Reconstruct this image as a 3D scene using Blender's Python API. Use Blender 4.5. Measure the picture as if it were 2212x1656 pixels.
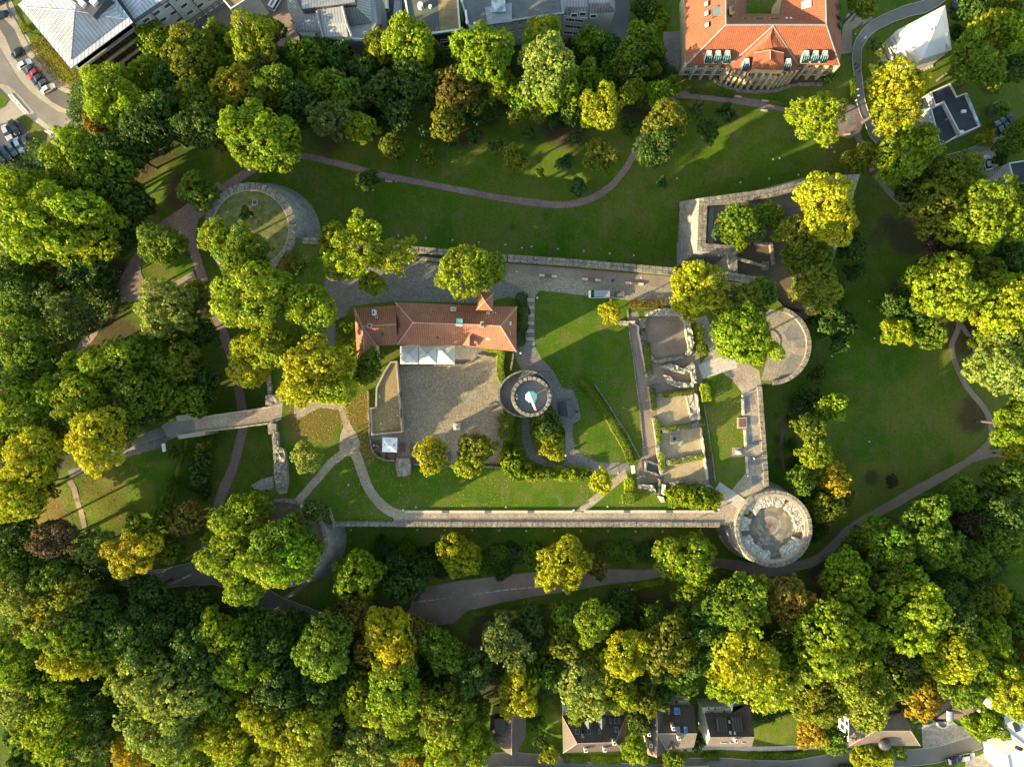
import bpy, bmesh, math, random
import numpy as np
from math import sin, cos, pi, radians, hypot, atan2, sqrt
from mathutils import Vector, Matrix
from mathutils.geometry import tessellate_polygon

for o in list(bpy.data.objects): bpy.data.objects.remove(o)
S = bpy.context.scene
COL = S.collection
random.seed(7)
H = 170.0            # flying height above the castle court (z = 0)
MPP = 0.11           # metres of court ground per photo unit (photo is 2212 x 1656 units)

# ------------------------------------------------------------------ camera
cam = bpy.data.cameras.new('camera'); camo = bpy.data.objects.new('camera', cam); COL.objects.link(camo)
camo.location = (0, 0, H); cam.sensor_width = 36; cam.lens = 36 * H / (2212 * MPP)
cam.clip_start = 1; cam.clip_end = 3000
S.camera = camo
# ------------------------------------------------------------------ light
SUN_EL = 15.5; SHADOW_AZ = 27.0       # shadows run 27 degrees above +x
world = bpy.data.worlds.new('World'); S.world = world; world.use_nodes = True
wn = world.node_tree; wn.nodes.clear()
sky = wn.nodes.new('ShaderNodeTexSky'); sky.sky_type = 'NISHITA'; sky.sun_disc = False
sky.sun_elevation = radians(SUN_EL)
# direction towards the sun is (-cos27, -sin27); nishita rotation is measured clockwise from +y
sky.sun_rotation = radians(90 - (180 + SHADOW_AZ)) % (2 * pi)
bg = wn.nodes.new('ShaderNodeBackground'); bg.inputs['Strength'].default_value = 0.15
wo = wn.nodes.new('ShaderNodeOutputWorld')
warm = wn.nodes.new('ShaderNodeMix'); warm.data_type = 'RGBA'; warm.blend_type = 'MULTIPLY'; warm.inputs[0].default_value = 1.0; warm.inputs[7].default_value = (1.0, 0.94, 0.80, 1)   # sky colour multiplied warm, so shade comes out less blue
wn.links.new(sky.outputs[0], warm.inputs[6]); wn.links.new(warm.outputs[2], bg.inputs[0]); wn.links.new(bg.outputs[0], wo.inputs[0])
sl = bpy.data.lights.new('sun', 'SUN'); sl.energy = 4.4; sl.angle = radians(0.5); sl.color = (1.0, 0.82, 0.48)
so = bpy.data.objects.new('sun', sl); COL.objects.link(so)
d = Vector((cos(radians(SHADOW_AZ)) * cos(radians(SUN_EL)), sin(radians(SHADOW_AZ)) * cos(radians(SUN_EL)), -sin(radians(SUN_EL))))
so.rotation_euler = d.to_track_quat('-Z', 'Y').to_euler(); so.location = (-200, -100, 150)
S.view_settings.view_transform = 'Standard'; S.view_settings.look = 'None'
S.view_settings.gamma = 1; S.view_settings.exposure = 1.98
S.view_settings.use_curve_mapping = False
S.cycles.max_bounces = 5; S.cycles.diffuse_bounces = 2; S.cycles.transparent_max_bounces = 4

# ------------------------------------------------------------------ photo units -> world
def P(px, py, z=0.0):
    k = MPP * (H - z) / H
    return ((px - 1106) * k, (828 - py) * k, z)
def T(c, r, x, y):
    return (c * 553.0 + x * 0.2511, (0, 414.8, 829.5, 1240.5)[r] + y * 0.2511)
def TL(c, r, *pts): return [T(c, r, x, y) for x, y in pts]
def M(px): return px * MPP

# ------------------------------------------------------------------ terrain heights: (px, py, z)
HP = [(900,480,-8),(1200,520,-8),(1400,530,-8),(700,400,-8.5),(760,470,-8),(1000,420,-8.2),(1200,440,-8.2),(1350,360,-8.6),(1300,300,-9.5),(1000,310,-10),
(780,330,-10),(1000,220,-14),(1250,200,-14),(760,200,-15),(600,180,-15),(620,60,-19),(900,60,-20),(1200,60,-20),(1400,60,-17),(1400,170,-11.5),(1450,300,-9),(1650,300,-8.5),
(1750,250,-9.8),(1830,255,-10),(1600,205,-9.6),(1500,120,-10),(1500,165,-9.7),(1560,185,-9.6),(1650,185,-9.6),(1750,180,-9.8),(1800,165,-9.8),(1650,120,-10),(1780,120,-10),(1850,120,-11),(1900,30,-15),(1980,120,-15),(2100,60,-16),(2050,250,-15),(2150,380,-17),(1880,350,-11),(1980,480,-11),(2120,500,-15),
(1850,500,-9),(1850,650,-9),(1900,850,-9),(1750,800,-9),(1700,950,-9),(2050,900,-10.5),(2140,950,-12),(2200,850,-14),(2000,650,-10.5),(2080,780,-11.5),(2200,600,-16),
(1800,1050,-9.5),(1900,1100,-11),(2000,1060,-11.5),(2100,1150,-15),(1760,1200,-10.5),(1650,1230,-9.5),(1500,1190,-8),(1300,1170,-8),(1100,1160,-8),(850,1160,-8),(780,1200,-8.5),
(1000,1270,-9),(1250,1270,-9),(1400,1240,-9),(1550,1225,-9),(1100,1360,-12),(1400,1360,-13),(1700,1330,-13),(1900,1300,-15),(900,1400,-14),(1200,1500,-20),(1600,1480,-20),(1900,1450,-20),
(2100,1350,-19),(1100,1600,-23),(1500,1600,-23),(1900,1600,-23),(2150,1600,-23),(2200,1500,-23),(800,1550,-20),(500,1600,-22),(500,1450,-17),(200,1500,-20),(50,1620,-22),(650,1400,-13),
(480,1320,-9),(640,1310,-9),(560,1290,-9),(450,1220,-8),(300,1240,-6),(160,1230,-5.5),(60,1200,-6),(100,1350,-12),(460,1130,-8),(500,1000,-8),(525,900,-8),(510,800,-8),(470,680,-8),
(420,560,-8),(430,470,-8.5),(540,370,-9),(350,480,-9.5),(300,600,-8.5),(240,680,-8.5),(180,760,-9),(300,720,-8),(370,760,-7.5),(450,850,-7.6),(480,930,-8),(395,925,-2.6),(370,1000,-2),(340,1060,-2),(250,1000,-1.6),
(300,960,-1.0),(200,1060,-2.5),(160,1020,-2),(80,1000,-3.5),(250,900,-2),(150,850,-5),(40,900,-7),(300,860,-3.5),(180,1140,-4),(330,1140,-5),(420,1060,-6.5),(430,990,-6.5),
(60,780,-11),(60,600,-13),(150,520,-13),(300,400,-13),(60,440,-15),(250,300,-15),(400,200,-16),(60,300,-17),(100,200,-17),(30,100,-17),(200,60,-18),(400,60,-19),(520,40,-19),(420,330,-13),(560,230,-13),(650,300,-10.5),
(560,480,-8),(560,700,-8),(560,850,-8),(1000,700,-7),(1000,900,-7),(1400,700,-7),(1400,900,-7),(700,950,-7),(700,1100,-7.5),(600,1180,-8),(1600,650,-7),(1600,800,-7),(1650,1000,-8),(1600,460,-8),(1750,450,-8),(1700,560,-8)]
def _dz(a, b):
    if a > 1700 and 300 < b < 1250: return -4.0
    if 640 < a <= 1700 and (380 < b < 560 or 1140 < b < 1200): return -3.0
    if 640 < a <= 1700 and 1200 <= b < 1300: return -1.5
    return 0.0
_hp = np.array([P(a, b, c + _dz(a, b)) for a, b, c in HP])
# a ring of far points keeps the land level beyond the frame
_far = np.array([(300 * cos(a) * 1.2, 300 * sin(a), -23 + 3 * sin(a * 3)) for a in np.linspace(0, 2 * pi, 24, endpoint=False)])
_hp = np.vstack([_hp, _far])
def tz_arr(X, Y):
    X = np.asarray(X, float); Y = np.asarray(Y, float); sh = X.shape
    x = X.ravel(); y = Y.ravel(); out = np.empty(x.size)
    for i in range(0, x.size, 20000):
        d2 = (x[i:i+20000, None] - _hp[None, :, 0])**2 + (y[i:i+20000, None] - _hp[None, :, 1])**2
        w = 1.0 / (d2 + 6.0)**1.7
        out[i:i+20000] = (w * _hp[None, :, 2]).sum(1) / w.sum(1)
    return out.reshape(sh)
def tz(x, y): return float(tz_arr([x], [y])[0])
def PT(px, py, off=0.0):
    """photo unit -> point on the open terrain"""
    z = -9.0
    for _ in range(6):
        x, y, _z = P(px, py, z); z = tz(x, y)
    return (x, y, z + off)

SLAB = [(640,512),(660,519),(890,537),(1095,557),(1458,585),(1651,607),(1672,640),(1700,668),(1700,825),(1642,833),(1656,1050),(1640,1100),(1580,1132),(715,1132),(700,1122),(620,1120),(545,1085),(592,1050),(588,935),(586,905),(588,872),(578,850),(575,750),(560,600),(600,560)]
SLABW = [P(a, b)[:2] for a, b in SLAB]
def inpoly(x, y, poly):
    c = False; n = len(poly); j = n - 1
    for i in range(n):
        xi, yi = poly[i]; xj, yj = poly[j]
        if (yi > y) != (yj > y) and x < (xj - xi) * (y - yi) / (yj - yi) + xi: c = not c
        j = i
    return c

# ------------------------------------------------------------------ object helpers
def tag(o, label=None, cat=None, group=None, kind=None):
    if label: o['label'] = label
    if cat: o['category'] = cat
    if group: o['group'] = group
    if kind: o['kind'] = kind
    return o
def thing(name, label, cat, loc=(0, 0, 0), rz=0.0, group=None):
    o = bpy.data.objects.new(name, None); COL.objects.link(o); o.empty_display_size = 0.3
    o.location = loc; o.rotation_euler = (0, 0, rz)
    return tag(o, label, cat, group)
def ob(name, me, parent=None, loc=(0, 0, 0), rz=0.0, scale=None):
    o = bpy.data.objects.new(name, me); COL.objects.link(o)
    o.location = loc; o.rotation_euler = (0, 0, rz)
    if scale: o.scale = scale
    if parent is not None:
        o.parent = parent
    return o
def inv(parent, o):
    """keep world coordinates for a mesh given in world space under a moved parent"""
    o.matrix_parent_inverse = parent.matrix_basis.inverted(); return o
def smooth(me):
    me.polygons.foreach_set('use_smooth', [True] * len(me.polygons)); return me
def face_uv(me):
    """u along the level direction, v up the slope, both in metres"""
    uv = me.uv_layers.new(name='UVMap').data
    vs = me.vertices
    for p in me.polygons:
        n = p.normal
        u = Vector((-n.y, n.x, 0))
        if u.length < 0.02: u = Vector((1, 0, 0))
        u.normalize(); v = n.cross(u)
        for li in p.loop_indices:
            c = vs[me.loops[li].vertex_index].co
            uv[li].uv = (c.dot(u), c.dot(v))
    return me
def mesh(name, verts, faces, mat=None, uv=False, mats=None, midx=None):
    me = bpy.data.meshes.new(name); me.from_pydata([tuple(v) for v in verts], [], faces); me.update()
    for m in (mats or ([mat] if mat else [])): me.materials.append(m)
    if midx is not None: me.polygons.foreach_set('material_index', midx)
    if uv: face_uv(me)
    return me
class MB:
    """collects shapes into one mesh"""
    def __init__(s): s.v = []; s.f = []; s.m = []
    def add(s, vs, fs, mi=0):
        b = len(s.v); s.v += [tuple(v) for v in vs]; s.f += [tuple(b + i for i in f) for f in fs]; s.m += [mi] * len(fs); return s
    def box(s, x0, x1, y0, y1, z0, z1, mi=0):
        return s.add([(x0,y0,z0),(x1,y0,z0),(x1,y1,z0),(x0,y1,z0),(x0,y0,z1),(x1,y0,z1),(x1,y1,z1),(x0,y1,z1)],
                     [(0,3,2,1),(4,5,6,7),(0,1,5,4),(1,2,6,5),(2,3,7,6),(3,0,4,7)], mi)
    def prism(s, poly, z0, z1, mi=0, bottom=True):
        """poly: list of (x, y); z0, z1 numbers or lists"""
        a = sum(poly[i][0] * poly[(i+1) % len(poly)][1] - poly[(i+1) % len(poly)][0] * poly[i][1] for i in range(len(poly)))
        if a < 0:
            poly = poly[::-1]
            if hasattr(z0, '__len__'): z0 = z0[::-1]
            if hasattr(z1, '__len__'): z1 = z1[::-1]
        n = len(poly)
        za = z0 if hasattr(z0, '__len__') else [z0] * n; zb = z1 if hasattr(z1, '__len__') else [z1] * n
        vs = [(p[0], p[1], za[i]) for i, p in enumerate(poly)] + [(p[0], p[1], zb[i]) for i, p in enumerate(poly)]
        fs = [(i, (i+1) % n, n + (i+1) % n, n + i) for i in range(n)]
        tri = tessellate_polygon([[Vector((p[0], p[1], 0)) for p in poly]])
        for t in tri:
            p = [poly[i] for i in t]
            ar = (p[1][0]-p[0][0])*(p[2][1]-p[0][1]) - (p[2][0]-p[0][0])*(p[1][1]-p[0][1])
            t = t if ar > 0 else t[::-1]
            fs.append(tuple(n + i for i in t))
            if bottom: fs.append(tuple(t[::-1]))
        return s.add(vs, fs, mi)
    def tube(s, p0, p1, r0, r1=None, n=8, mi=0, caps=True):
        r1 = r0 if r1 is None else r1
        p0 = Vector(p0); p1 = Vector(p1); d = (p1 - p0).normalized()
        u = d.orthogonal().normalized(); w = d.cross(u)
        vs = []
        for p, r in ((p0, r0), (p1, r1)):
            for i in range(n):
                a = 2 * pi * i / n; vs.append(p + (u * cos(a) + w * sin(a)) * r)
        fs = [(i, (i+1) % n, n + (i+1) % n, n + i) for i in range(n)]
        if caps: fs += [tuple(range(n))[::-1], tuple(range(n, 2 * n))]
        return s.add(vs, fs, mi)
    def lathe(s, prof, cx=0, cy=0, n=32, a0=0, a1=2*pi, mi=0, cap=False):
        full = abs(a1 - a0 - 2 * pi) < 1e-6; m = n if full else n + 1
        b = []
        for (r, z) in prof:
            for i in range(m):
                a = a0 + (a1 - a0) * i / n; b.append((cx + r * cos(a), cy + r * sin(a), z))
        fs = []
        for k in range(len(prof) - 1):
            for i in range(n):
                j = (i + 1) % m
                fs.append((k*m+i, k*m+j, (k+1)*m+j, (k+1)*m+i))
        if cap: fs.append(tuple((len(prof)-1)*m + i for i in range(m)))
        return s.add(b, fs, mi)
    def ball(s, c, r, n=10, mi=0, sz=1.0):
        k = n // 2
        prof = [(r * sin(pi * i / k) + 1e-4, c[2] - r * sz * cos(pi * i / k)) for i in range(k + 1)]
        return s.lathe(prof, c[0], c[1], n, mi=mi)
    def me(s, name, mats, uv=False):
        if not isinstance(mats, (list, tuple)): mats = [mats]
        return mesh(name, s.v, s.f, mats=mats, midx=s.m, uv=uv)
    def build(s, name, mats, parent=None, uv=False, loc=(0,0,0), rz=0.0):
        return ob(name, s.me(name, mats, uv), parent, loc, rz)

# ------------------------------------------------------------------ materials
def _mat(name):
    m = bpy.data.materials.new(name); m.use_nodes = True; nt = m.node_tree
    return m, nt, nt.nodes, nt.links, nt.nodes['Principled BSDF']
def _coord(nt, kind):
    if kind == 'world':
        return nt.nodes.new('ShaderNodeNewGeometry').outputs['Position']
    tc = nt.nodes.new('ShaderNodeTexCoord')
    return tc.outputs['UV' if kind == 'uv' else 'Object']
def _noise(nt, co, scale, detail=4, rough=0.6, dist=0.0):
    n = nt.nodes.new('ShaderNodeTexNoise'); n.inputs['Scale'].default_value = scale
    n.inputs['Detail'].default_value = detail; n.inputs['Roughness'].default_value = rough; n.inputs['Distortion'].default_value = dist
    nt.links.new(co, n.inputs['Vector']); return n.outputs['Fac']
def _ramp(nt, fac, stops):
    r = nt.nodes.new('ShaderNodeValToRGB'); e = r.color_ramp.elements
    e[0].position = stops[0][0]; e[0].color = (*stops[0][1], 1); e[1].position = stops[-1][0]; e[1].color = (*stops[-1][1], 1)
    for p, c in stops[1:-1]:
        x = e.new(p); x.color = (*c, 1)
    nt.links.new(fac, r.inputs[0]); return r.outputs[0]
def _mix(nt, fac, a, b, blend='MIX'):
    m = nt.nodes.new('ShaderNodeMix'); m.data_type = 'RGBA'; m.blend_type = blend
    for v, i in ((fac, 0), (a, 6), (b, 7)):
        if hasattr(v, 'is_linked') or hasattr(v, 'links'): nt.links.new(v, m.inputs[i])
        elif isinstance(v, (int, float)): m.inputs[i].default_value = v
        else: m.inputs[i].default_value = (*v, 1)
    return m.outputs[2]
def _bump(nt, fac, strength, dist, bsdf, prev=None):
    b = nt.nodes.new('ShaderNodeBump'); b.inputs['Strength'].default_value = strength; b.inputs['Distance'].default_value = dist
    nt.links.new(fac, b.inputs['Height'])
    if prev is not None: nt.links.new(prev, b.inputs['Normal'])
    nt.links.new(b.outputs[0], bsdf.inputs['Normal']); return b.outputs[0]
def _voro(nt, co, scale, feature='F1', rnd=1.0):
    v = nt.nodes.new('ShaderNodeTexVoronoi'); v.feature = feature; v.inputs['Scale'].default_value = scale; v.inputs['Randomness'].default_value = rnd
    nt.links.new(co, v.inputs['Vector']); return v
def c3(c): return tuple(c)
def sc(c, k): return tuple(min(1, x * k) for x in c)

def mat_plain(name, col, rough=0.6, metal=0.0, var=0.15, scale=2.0, coord='object', bump=0.0):
    m, nt, N, L, b = _mat(name); co = _coord(nt, coord)
    f = _noise(nt, co, scale, 5)
    L.new(_ramp(nt, f, [(0.3, sc(col, 1 - var)), (0.7, sc(col, 1 + var))]), b.inputs['Base Color'])
    b.inputs['Roughness'].default_value = rough; b.inputs['Metallic'].default_value = metal
    if bump: _bump(nt, _noise(nt, co, scale * 4, 4), bump, 0.05, b)
    return m
def mat_cobble(name, c0, c1, size=3.2, big=0.09, dark=0.55, joint=0.035, yellow=None, rough=0.85):
    """small setts: voronoi cells with darker joints, worn and mossy patches"""
    m, nt, N, L, b = _mat(name); co = _coord(nt, 'world')
    v = _voro(nt, co, size); e = _voro(nt, co, size, 'DISTANCE_TO_EDGE')
    col = _ramp(nt, v.outputs['Color'], [(0.15, c0), (0.85, c1)])
    if yellow:
        n = _noise(nt, co, 5.5, 2)
        col = _mix(nt, _ramp(nt, n, [(0.58, (0,0,0)), (0.66, (1,1,1))]), col, yellow)
    patch = _ramp(nt, _noise(nt, co, big, 6, 0.65), [(0.3, (dark,)*3), (0.7, (1.25,)*3)])
    col = _mix(nt, 1.0, col, patch, 'MULTIPLY')
    jf = _ramp(nt, e.outputs['Distance'], [(0.0, (0.35,)*3), (joint * 2, (1,)*3)])
    col = _mix(nt, 1.0, col, jf, 'MULTIPLY')
    L.new(col, b.inputs['Base Color']); b.inputs['Roughness'].default_value = rough
    _bump(nt, jf, 0.5, 0.04, b)
    return m
def mat_stone(name, c0, c1, moss=None, size=1.6, coord='world', stretch=(1,1,1.6), rough=0.9, mossamt=0.6):
    m, nt, N, L, b = _mat(name); co = _coord(nt, coord)
    mp = N.new('ShaderNodeMapping'); mp.inputs['Scale'].default_value = stretch; L.new(co, mp.inputs['Vector']); co2 = mp.outputs[0]
    v = _voro(nt, co2, size); e = _voro(nt, co2, size, 'DISTANCE_TO_EDGE')
    col = _ramp(nt, v.outputs['Color'], [(0.1, c0), (0.9, c1)])
    col = _mix(nt, 1.0, col, _ramp(nt, _noise(nt, co, 0.35, 6, 0.7), [(0.3, (0.6,)*3), (0.7, (1.2,)*3)]), 'MULTIPLY')
    if moss: col = _mix(nt, _ramp(nt, _noise(nt, co, 0.8, 6, 0.7), [(mossamt, (0,0,0)), (mossamt + 0.1, (0.8,)*3)]), col, moss)
    jf = _ramp(nt, e.outputs['Distance'], [(0.0, (0.4,)*3), (0.07, (1,)*3)])
    col = _mix(nt, 1.0, col, jf, 'MULTIPLY')
    L.new(col, b.inputs['Base Color']); b.inputs['Roughness'].default_value = rough
    bb = _bump(nt, jf, 0.6, 0.06, b); _bump(nt, _noise(nt, co, 3, 6), 0.6, 0.12, b, bb)
    return m
def mat_rows(name, c0, c1, row=0.36, colw=0.24, rough=0.7, metal=0.0, stain=None, strength=0.6, col_lines=True, patch=0.25):
    """roof covering: courses along v, joints along u (UV in metres)"""
    m, nt, N, L, b = _mat(name); co = _coord(nt, 'uv'); wo_ = _coord(nt, 'world')
    sp = N.new('ShaderNodeSeparateXYZ'); L.new(co, sp.inputs[0])
    def saw(sock, period):
        a = N.new('ShaderNodeMath'); a.operation = 'DIVIDE'; L.new(sock, a.inputs[0]); a.inputs[1].default_value = period
        f = N.new('ShaderNodeMath'); f.operation = 'FRACT'; L.new(a.outputs[0], f.inputs[0]); return f.outputs[0]
    u = saw(sp.outputs[0], colw); v = saw(sp.outputs[1], row)
    v0 = _noise(nt, wo_, 1.6, 5, 0.75)
    col = _ramp(nt, v0, [(0.25, c0), (0.75, c1)])
    col = _mix(nt, 1.0, col, _ramp(nt, _noise(nt, wo_, patch, 6, 0.7), [(0.3, (0.72,)*3), (0.7, (1.18,)*3)]), 'MULTIPLY')
    if stain: col = _mix(nt, _ramp(nt, _noise(nt, wo_, 0.9, 8, 0.75), [(0.56, (0,0,0)), (0.68, (0.75,)*3)]), col, stain)
    lu = _ramp(nt, u, [(0.0, (0.5,)*3), (0.22, (0.6,)*3), (0.42, (1.1,)*3)]); lv = _ramp(nt, v, [(0.0, (0.8,)*3), (0.2, (1,)*3)])
    if col_lines: col = _mix(nt, 0.8, col, lu, 'MULTIPLY')
    col = _mix(nt, 0.5, col, lv, 'MULTIPLY')
    L.new(col, b.inputs['Base Color']); b.inputs['Roughness'].default_value = rough; b.inputs['Metallic'].default_value = metal
    _bump(nt, lu if col_lines else lv, strength, 0.05, b)
    return m
def mat_glass(name, col=(0.02, 0.035, 0.045), rough=0.08):
    m, nt, N, L, b = _mat(name); co = _coord(nt, 'object')
    L.new(_ramp(nt, _noise(nt, co, 0.7, 2), [(0.35, sc(col, 0.6)), (0.7, sc(col, 1.8))]), b.inputs['Base Color'])
    b.inputs['Roughness'].default_value = rough; b.inputs['Specular IOR Level'].default_value = 0.6
    return m
def mat_grass(name, attr=None):
    m, nt, N, L, b = _mat(name); co = _coord(nt, 'world')
    n1 = _noise(nt, co, 0.05, 8, 0.68, 0.8); n2 = _noise(nt, co, 0.22, 8, 0.75, .5); n3 = _noise(nt, co, 2.6, 5, 0.85)
    wv = N.new('ShaderNodeTexWave'); wv.inputs['Scale'].default_value = .22; wv.inputs['Distortion'].default_value = 3.0; wv.inputs['Detail'].default_value = 3; wv.inputs['Detail Scale'].default_value = .6
    L.new(co, wv.inputs['Vector'])
    col = _ramp(nt, n1, [(0.34, (0.042, 0.098, 0.006)), (0.48, (0.070, 0.122, 0.008)), (0.62, (0.115, 0.130, 0.020))])
    col = _mix(nt, _ramp(nt, n2, [(0.50, (0,0,0)), (0.66, (0.75,)*3)]), col, (0.135, 0.118, 0.042))
    col = _mix(nt, 1.0, col, _ramp(nt, wv.outputs['Fac'], [(0.3, (0.985,)*3), (0.7, (1.01,)*3)]), 'MULTIPLY')
    col = _mix(nt, 1.0, col, _ramp(nt, n3, [(0.28, (0.5,)*3), (0.72, (1.5,)*3)]), 'MULTIPLY')
    if attr:
        a = N.new('ShaderNodeAttribute'); a.attribute_name = attr
        sep = N.new('ShaderNodeSeparateColor'); L.new(a.outputs['Color'], sep.inputs[0])
        def amount(ch, thr):
            mm = N.new('ShaderNodeMath'); mm.operation = 'MULTIPLY_ADD'; L.new(n2, mm.inputs[0]); mm.inputs[1].default_value = 0.9
            s2 = N.new('ShaderNodeMath'); s2.operation = 'SUBTRACT'; L.new(sep.outputs[ch], s2.inputs[0]); s2.inputs[1].default_value = 0.45
            L.new(s2.outputs[0], mm.inputs[2]); return _ramp(nt, mm.outputs[0], [(thr, (0,0,0)), (thr + 0.25, (0.95,)*3)])
        soil = _ramp(nt, n3, [(0.3, (0.040, 0.034, 0.016)), (0.7, (0.095, 0.070, 0.034))])
        col = _mix(nt, amount(0, 0.40), col, soil)
        leaf = _ramp(nt, n3, [(0.35, (0.075, 0.078, 0.018)), (0.7, (0.20, 0.135, 0.032))])
        col = _mix(nt, amount(1, 0.46), col, leaf)
    L.new(col, b.inputs['Base Color']); b.inputs['Roughness'].default_value = 0.95
    b.inputs['Specular IOR Level'].default_value = 0.1
    _bump(nt, _noise(nt, co, 7, 5, 0.8), 0.9, 0.16, b)
    return m
def mat_asphalt(name, col=(0.085, 0.08, 0.075), patch=0.2, sp=0.25):
    m, nt, N, L, b = _mat(name); co = _coord(nt, 'world')
    c = _ramp(nt, _noise(nt, co, 6, 5, 0.8), [(0.3, sc(col, 0.8)), (0.7, sc(col, 1.25))])
    c = _mix(nt, 1.0, c, _ramp(nt, _noise(nt, co, patch, 5, 0.6), [(0.3, (0.8,)*3), (0.7, (1.18,)*3)]), 'MULTIPLY')
    c = _mix(nt, _ramp(nt, _noise(nt, co, 0.7, 7, 0.8, 1.5), [(0.6, (0,)*3), (0.66, (0.35,)*3)]), c, sc(col, 0.55))
    L.new(c, b.inputs['Base Color']); b.inputs['Roughness'].default_value = 0.85
    _bump(nt, _noise(nt, co, 9, 3), 0.4, 0.02, b)
    return m
def mat_leaf(name, trans=0.42, attr=None):
    """leaf colour = object colour, varied leaf by leaf and clump by clump"""
    m, nt, N, L, b = _mat(name); N.remove(b)
    oi = N.new('ShaderNodeObjectInfo'); at = N.new('ShaderNodeAttribute'); at.attribute_name = 'tint'
    sep = N.new('ShaderNodeSeparateColor'); L.new(at.outputs['Color'], sep.inputs[0])
    co = _coord(nt, 'object')
    add = N.new('ShaderNodeVectorMath'); add.operation = 'ADD'; L.new(co, add.inputs[0]); L.new(oi.outputs['Random'], add.inputs[1])
    n = _noise(nt, add.outputs[0], 0.30, 3, 0.6)
    hs = N.new('ShaderNodeHueSaturation')
    hm = N.new('ShaderNodeMath'); hm.operation = 'MULTIPLY_ADD'; L.new(n, hm.inputs[0]); hm.inputs[1].default_value = 0.13; hm.inputs[2].default_value = 0.438
    L.new(hm.outputs[0], hs.inputs['Hue']); hs.inputs['Saturation'].default_value = 1.0
    vm = N.new('ShaderNodeMath'); vm.operation = 'MULTIPLY_ADD'; L.new(sep.outputs[0], vm.inputs[0]); vm.inputs[1].default_value = 1.0; vm.inputs[2].default_value = 0.5
    L.new(vm.outputs[0], hs.inputs['Value']); cin = oi.outputs['Color']
    if attr: ca = N.new('ShaderNodeAttribute'); ca.attribute_name = attr; cin = ca.outputs['Color']
    L.new(cin, hs.inputs['Color'])
    col = _mix(nt, _ramp(nt, sep.outputs[1], [(0.85, (0,0,0)), (0.98, (0.16,)*3)]), hs.outputs[0], (0.26, 0.22, 0.03))
    d = N.new('ShaderNodeBsdfDiffuse'); t = N.new('ShaderNodeBsdfTranslucent'); g = N.new('ShaderNodeBsdfGlossy'); g.inputs['Roughness'].default_value = 0.55
    L.new(col, d.inputs[0]); L.new(_mix(nt, 1.0, col, (1.25, 1.15, 0.6), 'MULTIPLY'), t.inputs[0]); g.inputs[0].default_value = (0.6, 0.65, 0.5, 1)
    x = N.new('ShaderNodeMixShader'); x.inputs[0].default_value = trans; L.new(d.outputs[0], x.inputs[1]); L.new(t.outputs[0], x.inputs[2])
    y = N.new('ShaderNodeMixShader'); y.inputs[0].default_value = 0.03; L.new(x.outputs[0], y.inputs[1]); L.new(g.outputs[0], y.inputs[2])
    L.new(y.outputs[0], N['Material Output'].inputs[0])
    return m
MATS = {}
G = MATS
G['grass'] = mat_grass('grass_with_litter', 'cover'); G['lawn'] = mat_grass('court_lawn', 'cover')
G['leaf'] = mat_leaf('leaf'); G['leaf_mixed'] = mat_leaf('leaf_mixed', attr='leafcol')
G['bark'] = mat_plain('bark', (0.10, 0.08, 0.06), 0.9, var=0.4, scale=3, bump=0.5)
G['brickpath'] = mat_cobble('brick_path', (0.20, 0.125, 0.11), (0.29, 0.20, 0.175), 4.0, 0.12, 0.8)
G['soilpath'] = mat_cobble('gravel_path', (0.185, 0.13, 0.095), (0.27, 0.20, 0.15), 7.0, 0.12, 0.75, joint=0.01)
G['sand'] = mat_cobble('ruin_sand', (0.30, 0.225, 0.12), (0.40, 0.31, 0.185), 7.0, 0.3, 0.72, joint=0.01)
G['redsoil'] = mat_cobble('red_soil', (0.085, 0.058, 0.034), (0.14, 0.095, 0.055), 7.0, 0.15, 0.7, joint=0.01)
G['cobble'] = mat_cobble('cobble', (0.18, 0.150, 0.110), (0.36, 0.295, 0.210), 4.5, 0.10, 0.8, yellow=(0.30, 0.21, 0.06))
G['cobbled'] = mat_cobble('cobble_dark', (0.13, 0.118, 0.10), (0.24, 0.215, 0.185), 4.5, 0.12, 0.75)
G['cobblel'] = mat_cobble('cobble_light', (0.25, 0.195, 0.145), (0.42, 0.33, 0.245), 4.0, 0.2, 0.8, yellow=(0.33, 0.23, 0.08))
G['paving'] = mat_cobble('paving', (0.27, 0.235, 0.19), (0.38, 0.33, 0.27), 1.6, 0.15, 0.8)
G['asphalt'] = mat_asphalt('asphalt'); G['asphaltl'] = mat_asphalt('asphalt_pale', (0.165, 0.15, 0.13))
G['pave_pink'] = mat_cobble('pavement', (0.33, 0.275, 0.205), (0.38, 0.32, 0.245), 5.0, 0.2, 0.85)
G['wall'] = mat_stone('castle_stone', (0.17, 0.145, 0.11), (0.36, 0.31, 0.24), (0.10, 0.10, 0.035))
G['walltop'] = mat_stone('coping_stone', (0.15, 0.13, 0.10), (0.33, 0.28, 0.215), (0.14, 0.12, 0.045), 2.6, stretch=(1,1,1), mossamt=0.64)
G['batter'] = mat_stone('batter_stone', (0.22, 0.205, 0.185), (0.36, 0.33, 0.28), (0.09, 0.10, 0.045), 1.8, mossamt=0.68)
G['rubble'] = mat_stone('rubble_white', (0.20, 0.175, 0.13), (0.52, 0.46, 0.36), (0.12, 0.11, 0.05), 2.8, stretch=(1,1,1), mossamt=0.62)
G['pale'] = mat_plain('pale_stone', (0.50, 0.41, 0.30), 0.8, var=0.12, scale=1.5, coord='world', bump=0.2)
G['concrete'] = mat_plain('concrete', (0.33, 0.28, 0.21), 0.8, var=0.15, scale=1.0, coord='world', bump=0.2)
G['dslab'] = mat_cobble('dark_slab', (0.15, 0.145, 0.14), (0.20, 0.19, 0.185), 5, 0.3, 0.85)
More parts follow.
